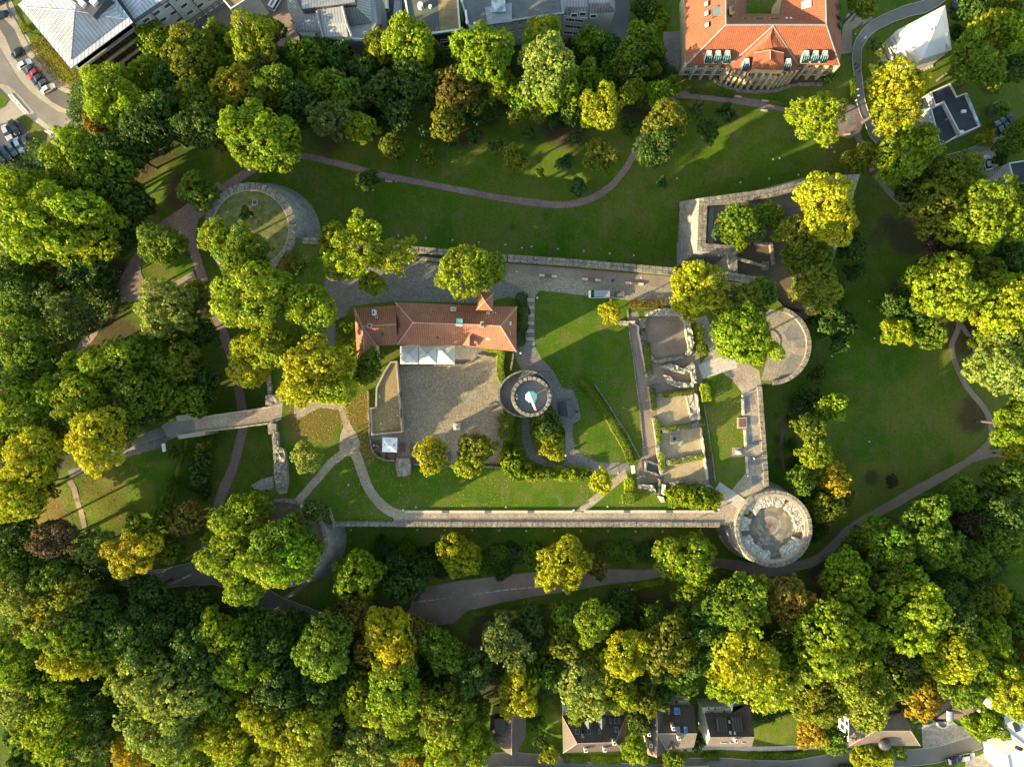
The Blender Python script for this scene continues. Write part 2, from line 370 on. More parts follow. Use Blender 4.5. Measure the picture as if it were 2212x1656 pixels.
G['slab_pale'] = mat_plain('slab_pale', (0.42, 0.375, 0.31), 0.8, var=0.15, scale=1.5, coord='world')
G['gravelroof'] = mat_cobble('gravel_roof', (0.20, 0.135, 0.05), (0.33, 0.24, 0.11), 6, 0.25, 0.7, joint=0.01)
G['tile'] = mat_rows('clay_tile', (0.24, 0.080, 0.036), (0.37, 0.155, 0.082), 0.42, 0.5, stain=(0.16, 0.08, 0.055))
G['tile2'] = mat_rows('clay_tile_bright', (0.20, 0.052, 0.020), (0.30, 0.092, 0.040), 0.42, 0.5, stain=(0.17, 0.065, 0.035), patch=0.12)
G['ridge'] = mat_plain('ridge_tile', (0.40, 0.23, 0.18), 0.8, var=0.25, scale=3, coord='world')
G['darktile'] = mat_rows('dark_tile', (0.055, 0.038, 0.032), (0.11, 0.078, 0.062), 0.45, 0.6, stain=(0.13, 0.10, 0.07))
G['browntile'] = mat_rows('brown_tile', (0.115, 0.088, 0.068), (0.18, 0.14, 0.108), 0.45, 0.6)
G['zinc'] = mat_rows('zinc', (0.20, 0.205, 0.21), (0.30, 0.305, 0.31), 30, 0.7, 0.55, 0.15)
G['zincd'] = mat_rows('zinc_dark', (0.10, 0.105, 0.11), (0.15, 0.155, 0.16), 30, 0.7, 0.55, 0.1)
G['whitemetal'] = mat_rows('pale_metal', (0.42, 0.435, 0.465), (0.52, 0.535, 0.56), 60, 0.9, 0.5, 0.1)
G['zincp'] = mat_plain('zinc_plain', (0.25, 0.265, 0.28), 0.5, 0.15, 0.1, 1)
G['bitumen'] = mat_plain('bitumen', (0.035, 0.038, 0.045), 0.85, var=0.3, scale=0.6, coord='world', bump=0.2)
G['bitgreen'] = mat_plain('bitumen_green', (0.085, 0.10, 0.085), 0.85, var=0.2, scale=0.3, coord='world', bump=0.2)
G['bitblue'] = mat_plain('bitumen_blue', (0.095, 0.11, 0.11), 0.8, var=0.3, scale=0.4, coord='world', bump=0.2)
G['render'] = mat_plain('white_render', (0.66, 0.66, 0.62), 0.85, var=0.08, scale=0.6, coord='world')
G['cream'] = mat_plain('cream_render', (0.55, 0.54, 0.42), 0.85, var=0.1, scale=0.5, coord='world')
G['sandstone'] = mat_plain('sandstone', (0.46, 0.37, 0.22), 0.85, var=0.22, scale=0.9, coord='world', bump=0.3)
G['greyrender'] = mat_plain('grey_render', (0.26, 0.26, 0.26), 0.85, var=0.15, scale=0.6, coord='world')
G['villa'] = mat_plain('villa_panel', (0.58, 0.55, 0.50), 0.7, var=0.06, scale=0.4, coord='world')
G['white'] = mat_plain('white_paint', (0.66, 0.65, 0.63), 0.5, var=0.04)
G['whitecloth'] = mat_plain('white_cloth', (0.80, 0.80, 0.80), 0.8, var=0.04)
G['cloth'] = mat_plain('pale_cloth', (0.56, 0.55, 0.50), 0.8, var=0.14, scale=1.2)
G['dark'] = mat_plain('dark_paint', (0.03, 0.03, 0.035), 0.5)
G['green'] = mat_plain('green_paint', (0.03, 0.07, 0.05), 0.5)
G['glass'] = mat_glass('glass'); G['glassb'] = mat_glass('glass_blue', (0.03, 0.16, 0.42), 0.15); G['glassp'] = mat_glass('glass_pale', (0.30, 0.36, 0.38), 0.2)
G['copper'] = mat_plain('verdigris', (0.27, 0.52, 0.44), 0.6, 0.0, 0.2, 1.5)
G['wood'] = mat_plain('grey_wood', (0.10, 0.10, 0.10), 0.85, var=0.3, scale=2, bump=0.4)
G['redwood'] = mat_plain('red_wood', (0.14, 0.055, 0.05), 0.7, var=0.2, scale=2)
G['paintline'] = mat_plain('white_marking', (0.6, 0.58, 0.52), 0.8, var=0.1)
G['red'] = mat_plain('red_paint', (0.45, 0.04, 0.02), 0.4); G['yellow'] = mat_plain('yellow_paint', (0.7, 0.45, 0.02), 0.5)
G['tyre'] = mat_plain('tyre', (0.02, 0.02, 0.02), 0.9); G['lampglass'] = mat_plain('milk_glass', (0.55, 0.58, 0.62), 0.25)
G['skin'] = mat_plain('skin', (0.5, 0.32, 0.24), 0.6); G['iron'] = mat_plain('iron', (0.06, 0.06, 0.065), 0.5, 0.5)
G['rubble_pale'] = mat_stone('rubble_pale', (0.30, 0.27, 0.21), (0.68, 0.61, 0.50), (0.13, 0.12, 0.05), 2.2, stretch=(1,1,1), mossamt=0.6)
G['platform'] = mat_plain('platform', (0.17, 0.175, 0.17), 0.8, var=0.1, scale=1.0)
G['yellowlawn'] = mat_plain('dry_grass', (0.125, 0.125, 0.032), 0.95, var=0.45, scale=0.9, coord='world', bump=0.6)
G['chimney'] = mat_plain('chimney_render', (0.62, 0.60, 0.55), 0.9, var=0.15, coord='world')
# ================================================================== GROUND
def grow(lim, step, far):
    a = list(np.arange(-lim, lim + .01, step)); g = step; x = a[-1]
    while x < far: g *= 1.35; x += g; a.append(x)
    g = step; x = a[0]
    while x > -far: g *= 1.35; x -= g; a.insert(0, x)
    return np.array(a)
BLOBS = [  # px, py, radius, soil, fallen leaves
(250,250,150,1,0),(100,450,140,1,0),(150,620,150,1,.1),(50,800,120,1,0),(300,120,110,1,0),(560,150,130,1,0),(800,180,120,1,0),(1040,150,120,1,0),(1250,150,130,1,0),(1400,200,80,1,0),(1230,265,75,.75,0),(1000,270,60,.6,0),
(700,290,70,.6,0),(380,400,70,.8,0),(250,750,80,1,0),(120,950,90,1,.2),(60,1100,100,1,.5),(110,1130,70,.7,1),(115,1080,50,.4,1.2),(230,1060,90,0,.55),(240,1010,60,.1,.5),(430,1140,40,.7,.5),(200,1250,60,.6,0),(200,1400,200,1,0),(500,1450,180,1,0),(800,1450,180,1,0),(1100,1450,150,1,0),(1400,1400,150,1,0),
(700,1600,200,1,0),(300,1600,200,1,0),(1650,1400,150,1,0),(1900,1300,160,1,0),(2100,1200,140,1,0),(2150,1400,150,1,0),(1900,1500,100,1,0),(2150,900,60,.8,.3),(2110,880,45,.4,.6),(2150,700,90,1,0),(2000,500,60,.9,0),(1955,470,40,.7,0),(1925,500,40,.5,0),(2100,480,110,.9,0),(2050,400,80,.8,0),(2000,620,60,.8,0),
(1800,620,60,.9,0),(1740,520,60,.9,0),(1690,1000,18,.9,0),(1693,950,18,.9,0),(1690,900,15,.8,0),(1920,1040,25,.9,0),(1780,1050,40,.8,0),(1740,880,30,.8,0),(1640,1270,60,.7,0),(900,1220,50,.6,0),(1130,1210,60,.4,0),(2190,150,30,.9,.3),(640,760,60,.7,.4),(600,650,60,.7,0),(680,900,80,0,.8),(760,880,60,0,1.1),(785,960,40,0,.9),(640,900,50,0,.8),(640,1000,40,.2,.4),(820,1000,60,0,.25),(1010,1020,70,0,.25),(720,990,50,0,.3),(560,1180,90,.8,0),(1290,1030,30,.5,.3),
(1560,620,60,.6,.2),(1380,640,30,.5,0),(640,560,40,.5,.1),(1150,690,10,.9,0),(1200,900,25,.8,0)]
_bl = np.array([(*P(a, b, -6 if not (560 < a < 1680 and 520 < b < 1120) else 0)[:2], r * MPP, s, l) for a, b, r, s, l in BLOBS])
def cover(X, Y):
    X = np.asarray(X, float).ravel(); Y = np.asarray(Y, float).ravel(); C = np.zeros((X.size, 4)); C[:, 3] = 1
    for x, y, r, s_, l in _bl:
        w = np.clip(1.35 - np.hypot(X - x, Y - y) / r, 0, 1)
        C[:, 0] = np.maximum(C[:, 0], w * s_); C[:, 1] = np.maximum(C[:, 1], w * l)
    return np.clip(C, 0, 1)
def set_cover(me):
    co = np.empty(len(me.vertices) * 3); me.vertices.foreach_get('co', co); co = co.reshape(-1, 3)
    a = me.color_attributes.new('cover', 'FLOAT_COLOR', 'POINT'); a.data.foreach_set('color', cover(co[:, 0], co[:, 1]).ravel())
gx = grow(150, 1.5, 1500); gy = grow(114, 1.5, 1500)
XX, YY = np.meshgrid(gx, gy); ZZ = tz_arr(XX, YY)
nx_, ny_ = len(gx), len(gy)
vs = np.stack([XX.ravel(), YY.ravel(), ZZ.ravel()], 1)
i0 = (np.arange(ny_ - 1)[:, None] * nx_ + np.arange(nx_ - 1)[None, :]).ravel()
fc = np.stack([i0, i0 + 1, i0 + 1 + nx_, i0 + nx_], 1)
me = bpy.data.meshes.new('ground'); me.from_pydata(vs.tolist(), [], fc.tolist()); me.update(); smooth(me); me.materials.append(G['grass']); set_cover(me)
tag(ob('ground', me), kind='structure', label='grassy hill with soil and fallen leaves under the trees')

def spline(pts, step=1.5):
    pts = [Vector((*p[:2], 0)) for p in pts]; out = []
    n = len(pts)
    for i in range(n - 1):
        p0 = pts[max(i-1, 0)]; p1 = pts[i]; p2 = pts[i+1]; p3 = pts[min(i+2, n-1)]
        k = max(1, int((p2 - p1).length / step))
        for j in range(k):
            t = j / k
            out.append(0.5 * ((2*p1) + (-p0+p2)*t + (2*p0-5*p1+4*p2-p3)*t*t + (-p0+3*p1-3*p2+p3)*t**3))
    out.append(pts[-1]); return out
def ribbon_pts(pw, w, nseg=4):
    """pw: list of Vectors; w: width or list -> rows of (x, y)"""
    rows = []; n = len(pw)
    for i, p in enumerate(pw):
        t = (pw[min(i+1, n-1)] - pw[max(i-1, 0)]); t.normalize(); nrm = Vector((-t.y, t.x, 0))
        ww = w if not hasattr(w, '__len__') else np.interp(i / (n - 1), np.linspace(0, 1, len(w)), w)
        jl, jr = (math.sin(i*1.9)*.5 + math.sin(i*.73 + 1)*.5)*.10, (math.sin(i*2.3 + 2)*.5 + math.sin(i*.61)*.5)*.10
        rows.append([(p + nrm * (ww * (j / nseg - 0.5) + (jl if j == nseg else -jr if j == 0 else 0)))[:2] for j in range(nseg + 1)])
    return rows
def road(name, pts, width, mat, off=0.08, flat=None, label=None, edge=None, nseg=4):
    """ribbon lying on the land (or at a flat height); width in photo units"""
    if flat is None: pw = [PT(*p) for p in pts]
    else: pw = [P(*p, flat) for p in pts]
    w = [MPP * a for a in width] if hasattr(width, '__len__') else width * MPP
    rows = ribbon_pts(spline(pw), w, nseg)
    A = np.array(rows); shp = A.shape[:2]
    Z = (tz_arr(A[..., 0], A[..., 1]) + off) if flat is None else np.full(shp, flat + off)
    vs = [(A[i, j, 0], A[i, j, 1], Z[i, j]) for i in range(shp[0]) for j in range(shp[1])]
    m = shp[1]; fs = [(i*m+j, (i+1)*m+j, (i+1)*m+j+1, i*m+j+1)[::-1] for i in range(shp[0]-1) for j in range(m-1)]
    o = tag(ob(name, mesh(name, vs, fs, G[mat])), kind='structure', label=label)
    if edge:
        b = MB(); 
        for side in (0, m - 1):
            sg = 1 if side else -1
            for i in range(shp[0] - 1):
                p = Vector((*A[i, side], Z[i, side])); q = Vector((*A[i+1, side], Z[i+1, side]))
                t = (q - p); nn = Vector((-t.y, t.x, 0)).normalized() * 0.14 * sg
                h = Vector((0, 0, edge)); z = Vector((0, 0, -0.15))
                b.add([p+z, q+z, q+nn+z, p+nn+z, p+h, q+h, q+nn+h, p+nn+h], [(4,5,6,7),(0,1,5,4),(2,3,7,6)] if sg < 0 else [(7,6,5,4),(4,5,1,0),(6,7,3,2)])
        e = b.build('kerb', G['slab_pale']); tag(e, kind='structure')
    return o
def drape(name, pts, mat, off=0.05, flat=None, label=None, res=1.5, attr=False, kind='structure'):
    """flat shape cut out of photo units and laid on the land (or on a flat court)"""
    pw = [(P(*p, flat) if flat is not None else PT(*p)) for p in pts]
    bm = bmesh.new(); vv = [bm.verts.new((p[0], p[1], 0)) for p in pw]; bm.faces.new(vv)
    bmesh.ops.triangulate(bm, faces=bm.faces[:])
    if flat is None or attr:
        xs = [p[0] for p in pw]; ys = [p[1] for p in pw]
        for ax, lo, hi in ((0, min(xs), max(xs)), (1, min(ys), max(ys))):
            c = lo + res
            while c < hi:
                no = (1, 0, 0) if ax == 0 else (0, 1, 0)
                bmesh.ops.bisect_plane(bm, geom=bm.verts[:] + bm.edges[:] + bm.faces[:], plane_co=(c, 0, 0) if ax == 0 else (0, c, 0), plane_no=no); c += res
    for f in bm.faces:
        if f.normal.z < 0: f.normal_flip()
    me = bpy.data.meshes.new(name); bm.to_mesh(me); bm.free()
    co = np.empty(len(me.vertices) * 3); me.vertices.foreach_get('co', co); co = co.reshape(-1, 3)
    co[:, 2] = (tz_arr(co[:, 0], co[:, 1]) if flat is None else flat) + off
    me.vertices.foreach_set('co', co.ravel()); me.materials.append(G[mat])
    if attr: set_cover(me)
    me.update()
    return tag(ob(name, me), kind=kind, label=label)
def arc(cx, cy, r, a0, a1, n=24, ry=None):
    """photo-unit arc, degrees, y down"""
    ry = ry or r
    return [(cx + r * cos(radians(a0 + (a1 - a0) * i / n)), cy + ry * sin(radians(a0 + (a1 - a0) * i / n))) for i in range(n + 1)]

# ---- paths and roads outside the castle
NP = [(430,462),(470,418),(545,366),(600,338),(660,338),(720,351),(800,372),(900,393),(1000,412),(1100,431),(1200,442),(1250,438),(1298,418),(1340,380),(1372,330),(1390,290),(1410,245),(1440,212),(1480,205),(1560,213),(1650,226),(1740,243),(1800,250)]
road('brick_path', NP, [22,22,20,15,14,14,14,14,14,14,15,16,16,15,15,15,15,16,17,17,17,17,17], 'brickpath', label='red brick path winding across the lawn north of the castle')
road('brick_path', [(412,455),(415,520),(428,570),(447,630),(470,690),(497,760),(514,830),(524,890),(524,930),(508,995),(482,1060),(462,1130),(440,1200)], 21, 'brickpath', off=0.085, label='red brick path running under the castle bridge')
road('brick_path', [(480,400),(440,440),(390,475),(345,505),(295,560),(262,620),(222,690),(182,745),(150,790)], [30,45,45,26,21,21,21,21,21], 'brickpath', off=0.09, label='red brick path beside the western wood')
drape('gravel_place', TL(0,1,(1210,600),(1215,700),(1260,790),(1340,835),(1450,800),(1560,740),(1660,680),(1730,820),(1790,1010),(1760,1060),(1600,1000),(1400,900),(1250,925),(1010,950),(1040,880),(1090,800)), 'soilpath', 0.06, label='brown gravel patch between the two brick paths')
drape('brick_place', TL(0,1,(1590,120),(1720,190),(1690,330),(1660,560),(1590,430),(1400,330),(1330,300)), 'brickpath', 0.11)
road('asphalt_road', [(90,1205),(160,1220),(240,1243),(330,1250),(420,1238),(470,1235),(540,1272),(600,1305),(660,1325),(720,1345),(800,1345)], [22,26,28,32,44,58,50,38,32,28,28], 'asphaltl', edge=0.1, label='asphalt drive curving below the southwest bastion')
drape('parking_place', [(880,1325),(900,1270),(1000,1252),(1100,1240),(1200,1232),(1300,1228),(1400,1230),(1410,1250),(1340,1258),(1290,1265),(1200,1280),(1100,1297),(1010,1318),(980,1345),(940,1350)], 'soilpath', 0.14, res=1.5, label='grey paved parking place under the south wall')
road('park_path', [(1380,1243),(1440,1232),(1500,1217),(1550,1215),(1600,1222),(1650,1233),(1700,1228),(1750,1215),(1785,1192),(1830,1148),(1880,1115),(1960,1070),(2050,1020),(2105,985),(2138,955),(2142,925),(2128,885),(2098,848),(2074,810),(2060,775),(2055,745),(2068,715),(2075,680)],
     [20,22,22,22,24,26,24,22,22,22,22,22,22,24,22,17,17,16,15,14,13,13,13], 'soilpath', off=0.09, label='brown park path round the eastern lawn')
road('park_path', [(2100,990),(2150,978),(2212,985),(2240,990)], 18, 'soilpath', off=0.1, label='short path leaving the eastern lawn into the wood')
road('park_path', [(1846,285),(1862,320),(1885,370),(1920,415),(1960,452),(1985,490),(2010,528),(2040,580)], [16,15,14,14,15,15,15,14], 'soilpath', off=0.09, label='brown footpath going down from the round brick place')
road('park_path', [(2068,690),(2095,730),(2110,770)], 10, 'soilpath', off=0.1)
drape('brick_place', arc(1832,262,32,0,350,28,37), 'brickpath', 0.12, label='round brick place beside the bending street')
drape('brick_place_centre', arc(1837,258,14,0,345,18,15), 'cobbled', 0.135)
road('wood_path', [(150,1035),(160,1055),(170,1090),(184,1145),(192,1165)], 12, 'soilpath', off=0.07, label='narrow path left of the leaf-strewn lawn')
road('court_road', [(430,922),(390,925),(350,938),(300,958),(240,985),(200,1005),(150,1025)], [29,33,34,32,24,20,18], 'asphaltl', off=0.08, label='grey road coming out of the wood to the castle bridge')
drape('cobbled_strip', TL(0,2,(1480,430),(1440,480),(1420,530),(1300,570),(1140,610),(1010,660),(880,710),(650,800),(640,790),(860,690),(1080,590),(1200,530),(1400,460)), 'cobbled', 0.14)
road('soil_path', [(600,1300),(640,1275),(690,1240),(730,1210)], [8,8,6,3], 'soilpath', off=0.05)
# top left: street, parking bays, pavements
drape('pavement', TL(0,0,(-80,-80),(60,-80),(150,120),(330,380),(640,700),(820,740),(830,1100),(600,1190),(300,1500),(-80,1500)), 'pave_pink', 0.05)
road('street', [(-60,20),(-30,90),(10,160),(45,205),(90,240),(140,262),(190,270),(240,268)], [44,44,44,42,40,38,36,36], 'asphaltl', off=0.08, label='grey asphalt street bending past the car park')
drape('pavement', TL(0,0,(-60,130),(60,130),(330,380),(640,800),(790,800),(800,955),(640,990),(500,960),(350,860),(240,720),(120,540),(60,440),(20,330),(-60,250)), 'pave_pink', 0.11)
drape('parking_bay', TL(0,0,(130,200),(160,330),(220,430),(330,560),(420,680),(480,740),(560,790),(640,820),(720,830),(725,945),(640,960),(540,930),(450,880),(360,800),(280,720),(190,600),(110,470),(50,330),(0,250),(0,150)), 'asphalt', 0.14, label='asphalt parking bay beside the street')
drape('pavement', TL(0,0,(0,-60),(60,-40),(60,60),(150,200),(270,430),(420,640),(560,760),(780,720),(800,790),(700,830),(560,800),(440,730),(330,590),(210,440),(130,260),(0,120)), 'pave_pink', 0.19, label='pale pavement along the hospital')
drape('hedge_bed', TL(0,0,(130,60),(240,290),(330,300),(420,420),(600,640),(790,730),(650,750),(540,700),(400,560),(280,400),(250,330),(170,230)), 'grass', 0.21)
drape('car_park', TL(0,0,(0,720),(80,740),(180,830),(330,1010),(480,1130),(560,1160),(400,1230),(300,1300),(200,1400),(0,1480),(-100,1480),(-100,700)), 'pave_pink', 0.10, label='pale paved car park at the street corner')
drape('car_park_bays', TL(0,0,(-60,1080),(100,1050),(200,1060),(250,1140),(290,1200),(310,1300),(120,1400),(-60,1450)), 'asphalt', 0.15, label='dark asphalt bays of the car park')
drape('lawn_island', TL(0,0,(145,1030),(210,990),(250,1010),(300,1060),(400,1130),(410,1200),(360,1260),(310,1270),(270,1160),(220,1100)), 'grass', 0.22)
drape('lawn_island', TL(0,0,(-40,760),(0,770),(80,860),(40,920),(-40,960)), 'grass', 0.22)
drape('hospital_yard', TL(0,0,(1400,330),(1480,300),(1640,180),(1830,30),(1900,-60),(2202,-60),(2202,300),(1900,280),(1600,330)) , 'soilpath', 0.10, label='brown paved yard between the hospital buildings')
drape('hospital_yard', TL(1,0,(0,-80),(300,-80),(380,400),(200,400),(100,300),(0,200)), 'soilpath', 0.14)
drape('hospital_yard', TL(1,0,(1000,-80),(1290,-80),(1310,300),(1050,300)), 'asphalt', 0.12, label='narrow dark yard between two hospital blocks')
drape('service_lane', TL(2,0,(400,250),(880,60),(900,-60),(1020,-60),(1000,350),(700,440),(430,460)), 'asphalt', 0.12, label='dark asphalt lane beside the white block')
drape('service_lane', TL(2,0,(1300,270),(1480,270),(1500,560),(1500,640),(1300,600)), 'cobbled', 0.12)
# top right: street round the school, plots
road('street', [(2100,-60),(2010,8),(1950,28),(1890,55),(1858,90),(1850,130),(1855,180),(1862,230),(1878,270),(1905,305),(1935,330),(1990,352),(2060,345),(2130,320),(2212,285),(2260,260)], [26,26,26,26,24,20,18,18,20,22,24,26,26,26,26,26], 'asphaltl', off=0.09, edge=0.1, label='narrow asphalt street bending between the school and the white villa')
drape('paved_plot', TL(3,0,(640,240),(700,60),(860,90),(900,170),(720,260),(720,460),(620,470),(625,370)), 'soilpath', 0.12)
drape('villa_yard', TL(3,0,(990,420),(1060,400),(1180,640),(1080,670),(1000,600),(960,500)), 'paving', 0.12, label='pale gravel yard of the white villa')
drape('house_yard', TL(3,0,(1200,960),(1350,960),(1460,1250),(1480,1330),(1400,1340),(1320,1190)), 'paving', 0.12, label='paved drive in front of the dark flat roof')
drape('house_yard', TL(3,0,(1740,1330),(1940,1280),(1990,1420),(1900,1480),(1760,1450)), 'paving', 0.12)
# bottom: residential street and front paths
road('street', [(1000,1650),(1200,1648),(1500,1650),(1800,1642),(1950,1636),(2060,1618),(2140,1588),(2190,1560),(2260,1540)], [34,32,30,30,32,36,38,38,38], 'asphaltl', off=0.09, edge=0.1, label='asphalt residential street along the row of houses')
road('pavement', [(1440,1622),(1640,1616),(1740,1612),(1850,1609)], 12, 'slab_pale', off=0.11)
drape('forecourt', TL(3,3,(1320,1290),(1560,1240),(1640,1300),(1950,1320),(1980,1340),(1600,1440),(1330,1500)), 'paving', 0.14, label='paved forecourt by the residential street')
drape('forecourt', TL(3,3,(1700,1600),(1980,1480),(2202,1600),(2202,1700),(1680,1700)), 'paving', 0.14)

# ================================================================== THE CASTLE COURT
court = bpy.data.objects
b = MB(); b.prism(SLABW, -16, 0)
c_ = b.build('castle_court', [G['wall']]); tag(c_, kind='structure', label='raised earth platform of the castle')
drape('court_lawn', SLAB, 'lawn', 0.004, flat=0.0, attr=True, res=2.0, label='grass of the castle court')
def court_area(name, pts, mat, k=1, label=None): return drape(name, pts, mat, 0.004 + 0.004 * k, flat=0.0, label=label)
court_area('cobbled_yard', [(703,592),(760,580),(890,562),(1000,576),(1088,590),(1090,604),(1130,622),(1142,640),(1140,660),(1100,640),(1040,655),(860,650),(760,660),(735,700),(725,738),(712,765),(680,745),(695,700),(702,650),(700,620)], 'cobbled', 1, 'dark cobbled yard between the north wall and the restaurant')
court_area('gravel_walk', [(1090,568),(1458,598),(1560,608),(1650,612),(1640,640),(1540,640),(1458,622),(1300,608),(1090,592)], 'soilpath', 2, 'brown gravel walk inside the north wall')
court_area('cobbled_drive', [(1088,590),(1300,607),(1460,622),(1475,660),(1440,660),(1390,652),(1165,627),(1156,640),(1154,700),(1130,700),(1130,624),(1088,604)], 'cobble', 3, 'cobbled drive beside the gravel walk')
court_area('cobbled_path', [(1132,690),(1154,690),(1156,750),(1170,775),(1195,800),(1215,838),(1238,843),(1248,868),(1255,905),(1238,915),(1236,940),(1245,970),(1262,985),(1290,997),(1355,1000),(1362,1012),(1340,1025),(1300,1022),(1240,1012),(1222,980),(1220,930),(1205,905),(1185,880),(1160,850),(1110,770),(1112,745)], 'cobbled', 1, 'grey cobbled path winding round the keep')
court_area('cobbled_courtyard', [(864,790),(975,790),(1000,788),(1020,770),(1060,766),(1083,775),(1088,800),(1080,850),(1088,890),(1086,960),(1080,1000),(890,1003),(870,992),(840,990),(815,975),(802,955),(800,935),(864,935)], 'cobble', 2, 'cobbled courtyard between the restaurant and the round keep')
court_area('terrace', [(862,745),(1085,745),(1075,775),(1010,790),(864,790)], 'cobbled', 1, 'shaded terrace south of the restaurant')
court_area('cobbled_path', [(728,870),(748,872),(756,915),(770,935),(778,955),(775,975),(768,985),(740,985),(732,965),(735,940),(742,920)], 'cobblel', 1, 'pale cobbled path with a round node west of the courtyard')
road('cobbled_path', [(745,975),(715,1000),(690,1030),(660,1063),(630,1100),(608,1140)], 17, 'cobblel', off=0.012, flat=0.0, label='cobbled path going to the southwest bastion')
road('cobbled_path', [(765,975),(778,1005),(792,1045),(812,1078),(845,1105),(890,1118)], 21, 'cobblel', off=0.016, flat=0.0, label='cobbled path curving to the south walk')
road('south_walk', [(850,1118),(1200,1118),(1500,1119),(1600,1119)], [25,27,27,30], 'cobblel', off=0.02, flat=0.0, label='long straight cobbled walk along the south wall')
court_area('cobbled_path', [(1243,1103),(1268,1103),(1355,1030),(1350,1012)], 'cobblel', 4)
court_area('ruin_walk', [(1356,678),(1377,672),(1392,720),(1400,800),(1410,900),(1420,985),(1430,1000),(1432,1040),(1375,1045),(1378,1000),(1388,985),(1385,900),(1374,800),(1362,720)], 'soilpath', 1, 'brown gravel walk on the court side of the ruins')
court_area('ruin_floor', [(1392,672),(1500,680),(1515,800),(1525,950),(1532,1050),(1500,1060),(1440,1050),(1420,985),(1405,860)], 'soilpath', 2)
court_area('east_cobbles', [(1500,690),(1525,680),(1550,740),(1570,765),(1600,775),(1640,800),(1645,833),(1655,1050),(1640,1060),(1600,1075),(1600,1100),(1600,1130),(1548,1130),(1552,1095),(1532,1075),(1545,1055),(1575,1065),(1612,1020),(1618,1000),(1610,980),(1602,860),(1602,846),(1580,818),(1560,805),(1520,815),(1510,790),(1535,760)], 'cobblel', 3, 'cobbled walk along the east wall')
court_area('stone_slab_place', [(1508,788),(1562,768),(1588,776),(1592,795),(1518,818)], 'slab_pale', 4, 'pale slab paving between the ruins and the east bastion')
court_area('slab_place', [(1581,966),(1616,967),(1616,985),(1581,987)], 'cobblel', 4)
court_area('gate_paving', [(635,868),(690,868),(735,872),(735,885),(690,880),(645,905),(635,900)], 'cobblel', 2)
court_area('step_bed', [(1128,905),(1142,905),(1145,945),(1155,975),(1185,1000),(1215,1005),(1222,985),(1240,1000),(1240,1018),(1200,1012),(1160,1000),(1138,985),(1128,950)], 'cobbled', 2)

court_area('earth_strip', TL(2,2,(1590,0),(1625,0),(1660,160),(1690,400),(1730,650),(1755,850),(1700,830),(1655,560),(1640,400),(1615,200)), 'redsoil', 3, 'brown earth strip between ruins and sunlit lawn')
road('worn_track', [(1698,880),(1690,930),(1688,980),(1694,1020)], [5,9,9,5], 'redsoil', off=0.05, label='worn earth track below the east wall')
# ================================================================== CASTLE WALLS
def offs(pts, d):
    """offset an open polyline (2D) by d to its left with mitres"""
    out = []; n = len(pts); V = [Vector(p[:2]) for p in pts]
    for i in range(n):
        a = (V[i] - V[i-1]).normalized() if i else None; c = (V[i+1] - V[i]).normalized() if i < n-1 else None
        a = a or c; c = c or a
        na = Vector((-a.y, a.x)); nc = Vector((-c.y, c.x)); m = (na + nc); m = m / max(m.dot(na), 0.4)
        out.append(V[i] + m * d)
    return out
_cop = {}
def coping_me(l, w, h, k, mat='walltop'):
    key = (round(l, 1), round(w, 2), h, k, mat)
    if key not in _cop:
        rr = random.Random(str(key)); j = lambda: rr.uniform(-0.03, 0.03)
        b = MB(); x, y = l / 2 - 0.03, w / 2
        b.add([(-x+j(),-y+j(),0),(x+j(),-y+j(),0),(x+j(),y+j(),0),(-x+j(),y+j(),0),(-x+.04+j(),-y+.04,h+j()),(x-.04,-y+.04+j(),h+j()),(x-.04+j(),y-.04,h+j()),(-x+.04,y-.04+j(),h+j())],
              [(0,3,2,1),(4,5,6,7),(0,1,5,4),(1,2,6,5),(2,3,7,6),(3,0,4,7)])
        _cop[key] = b.me('coping_stone', G[mat])
    return _cop[key]
def coping(parent, pts, z, w, length=1.2, h=0.18, mat='walltop', name='coping_stone', rows=1):
    """separate coping stones along a polyline of world points"""
    V = [Vector(p[:2]) for p in pts]; carry = 0.0; k = 0
    for a, c in zip(V[:-1], V[1:]):
        L = (c - a).length; n = max(1, round(L / length)); l = L / n; dr = (c - a) / L; nn = Vector((-dr.y, dr.x)); rz = atan2(dr.y, dr.x)
        for i in range(n):
            for r in range(rows):
                k += 1; p = a + dr * l * (i + 0.5) + nn * (w / rows) * (r - (rows - 1) / 2)
                ob(name, coping_me(l, w / rows - (0.03 if rows > 1 else 0), h, k % 4, mat), parent, (p.x, p.y, z), rz)
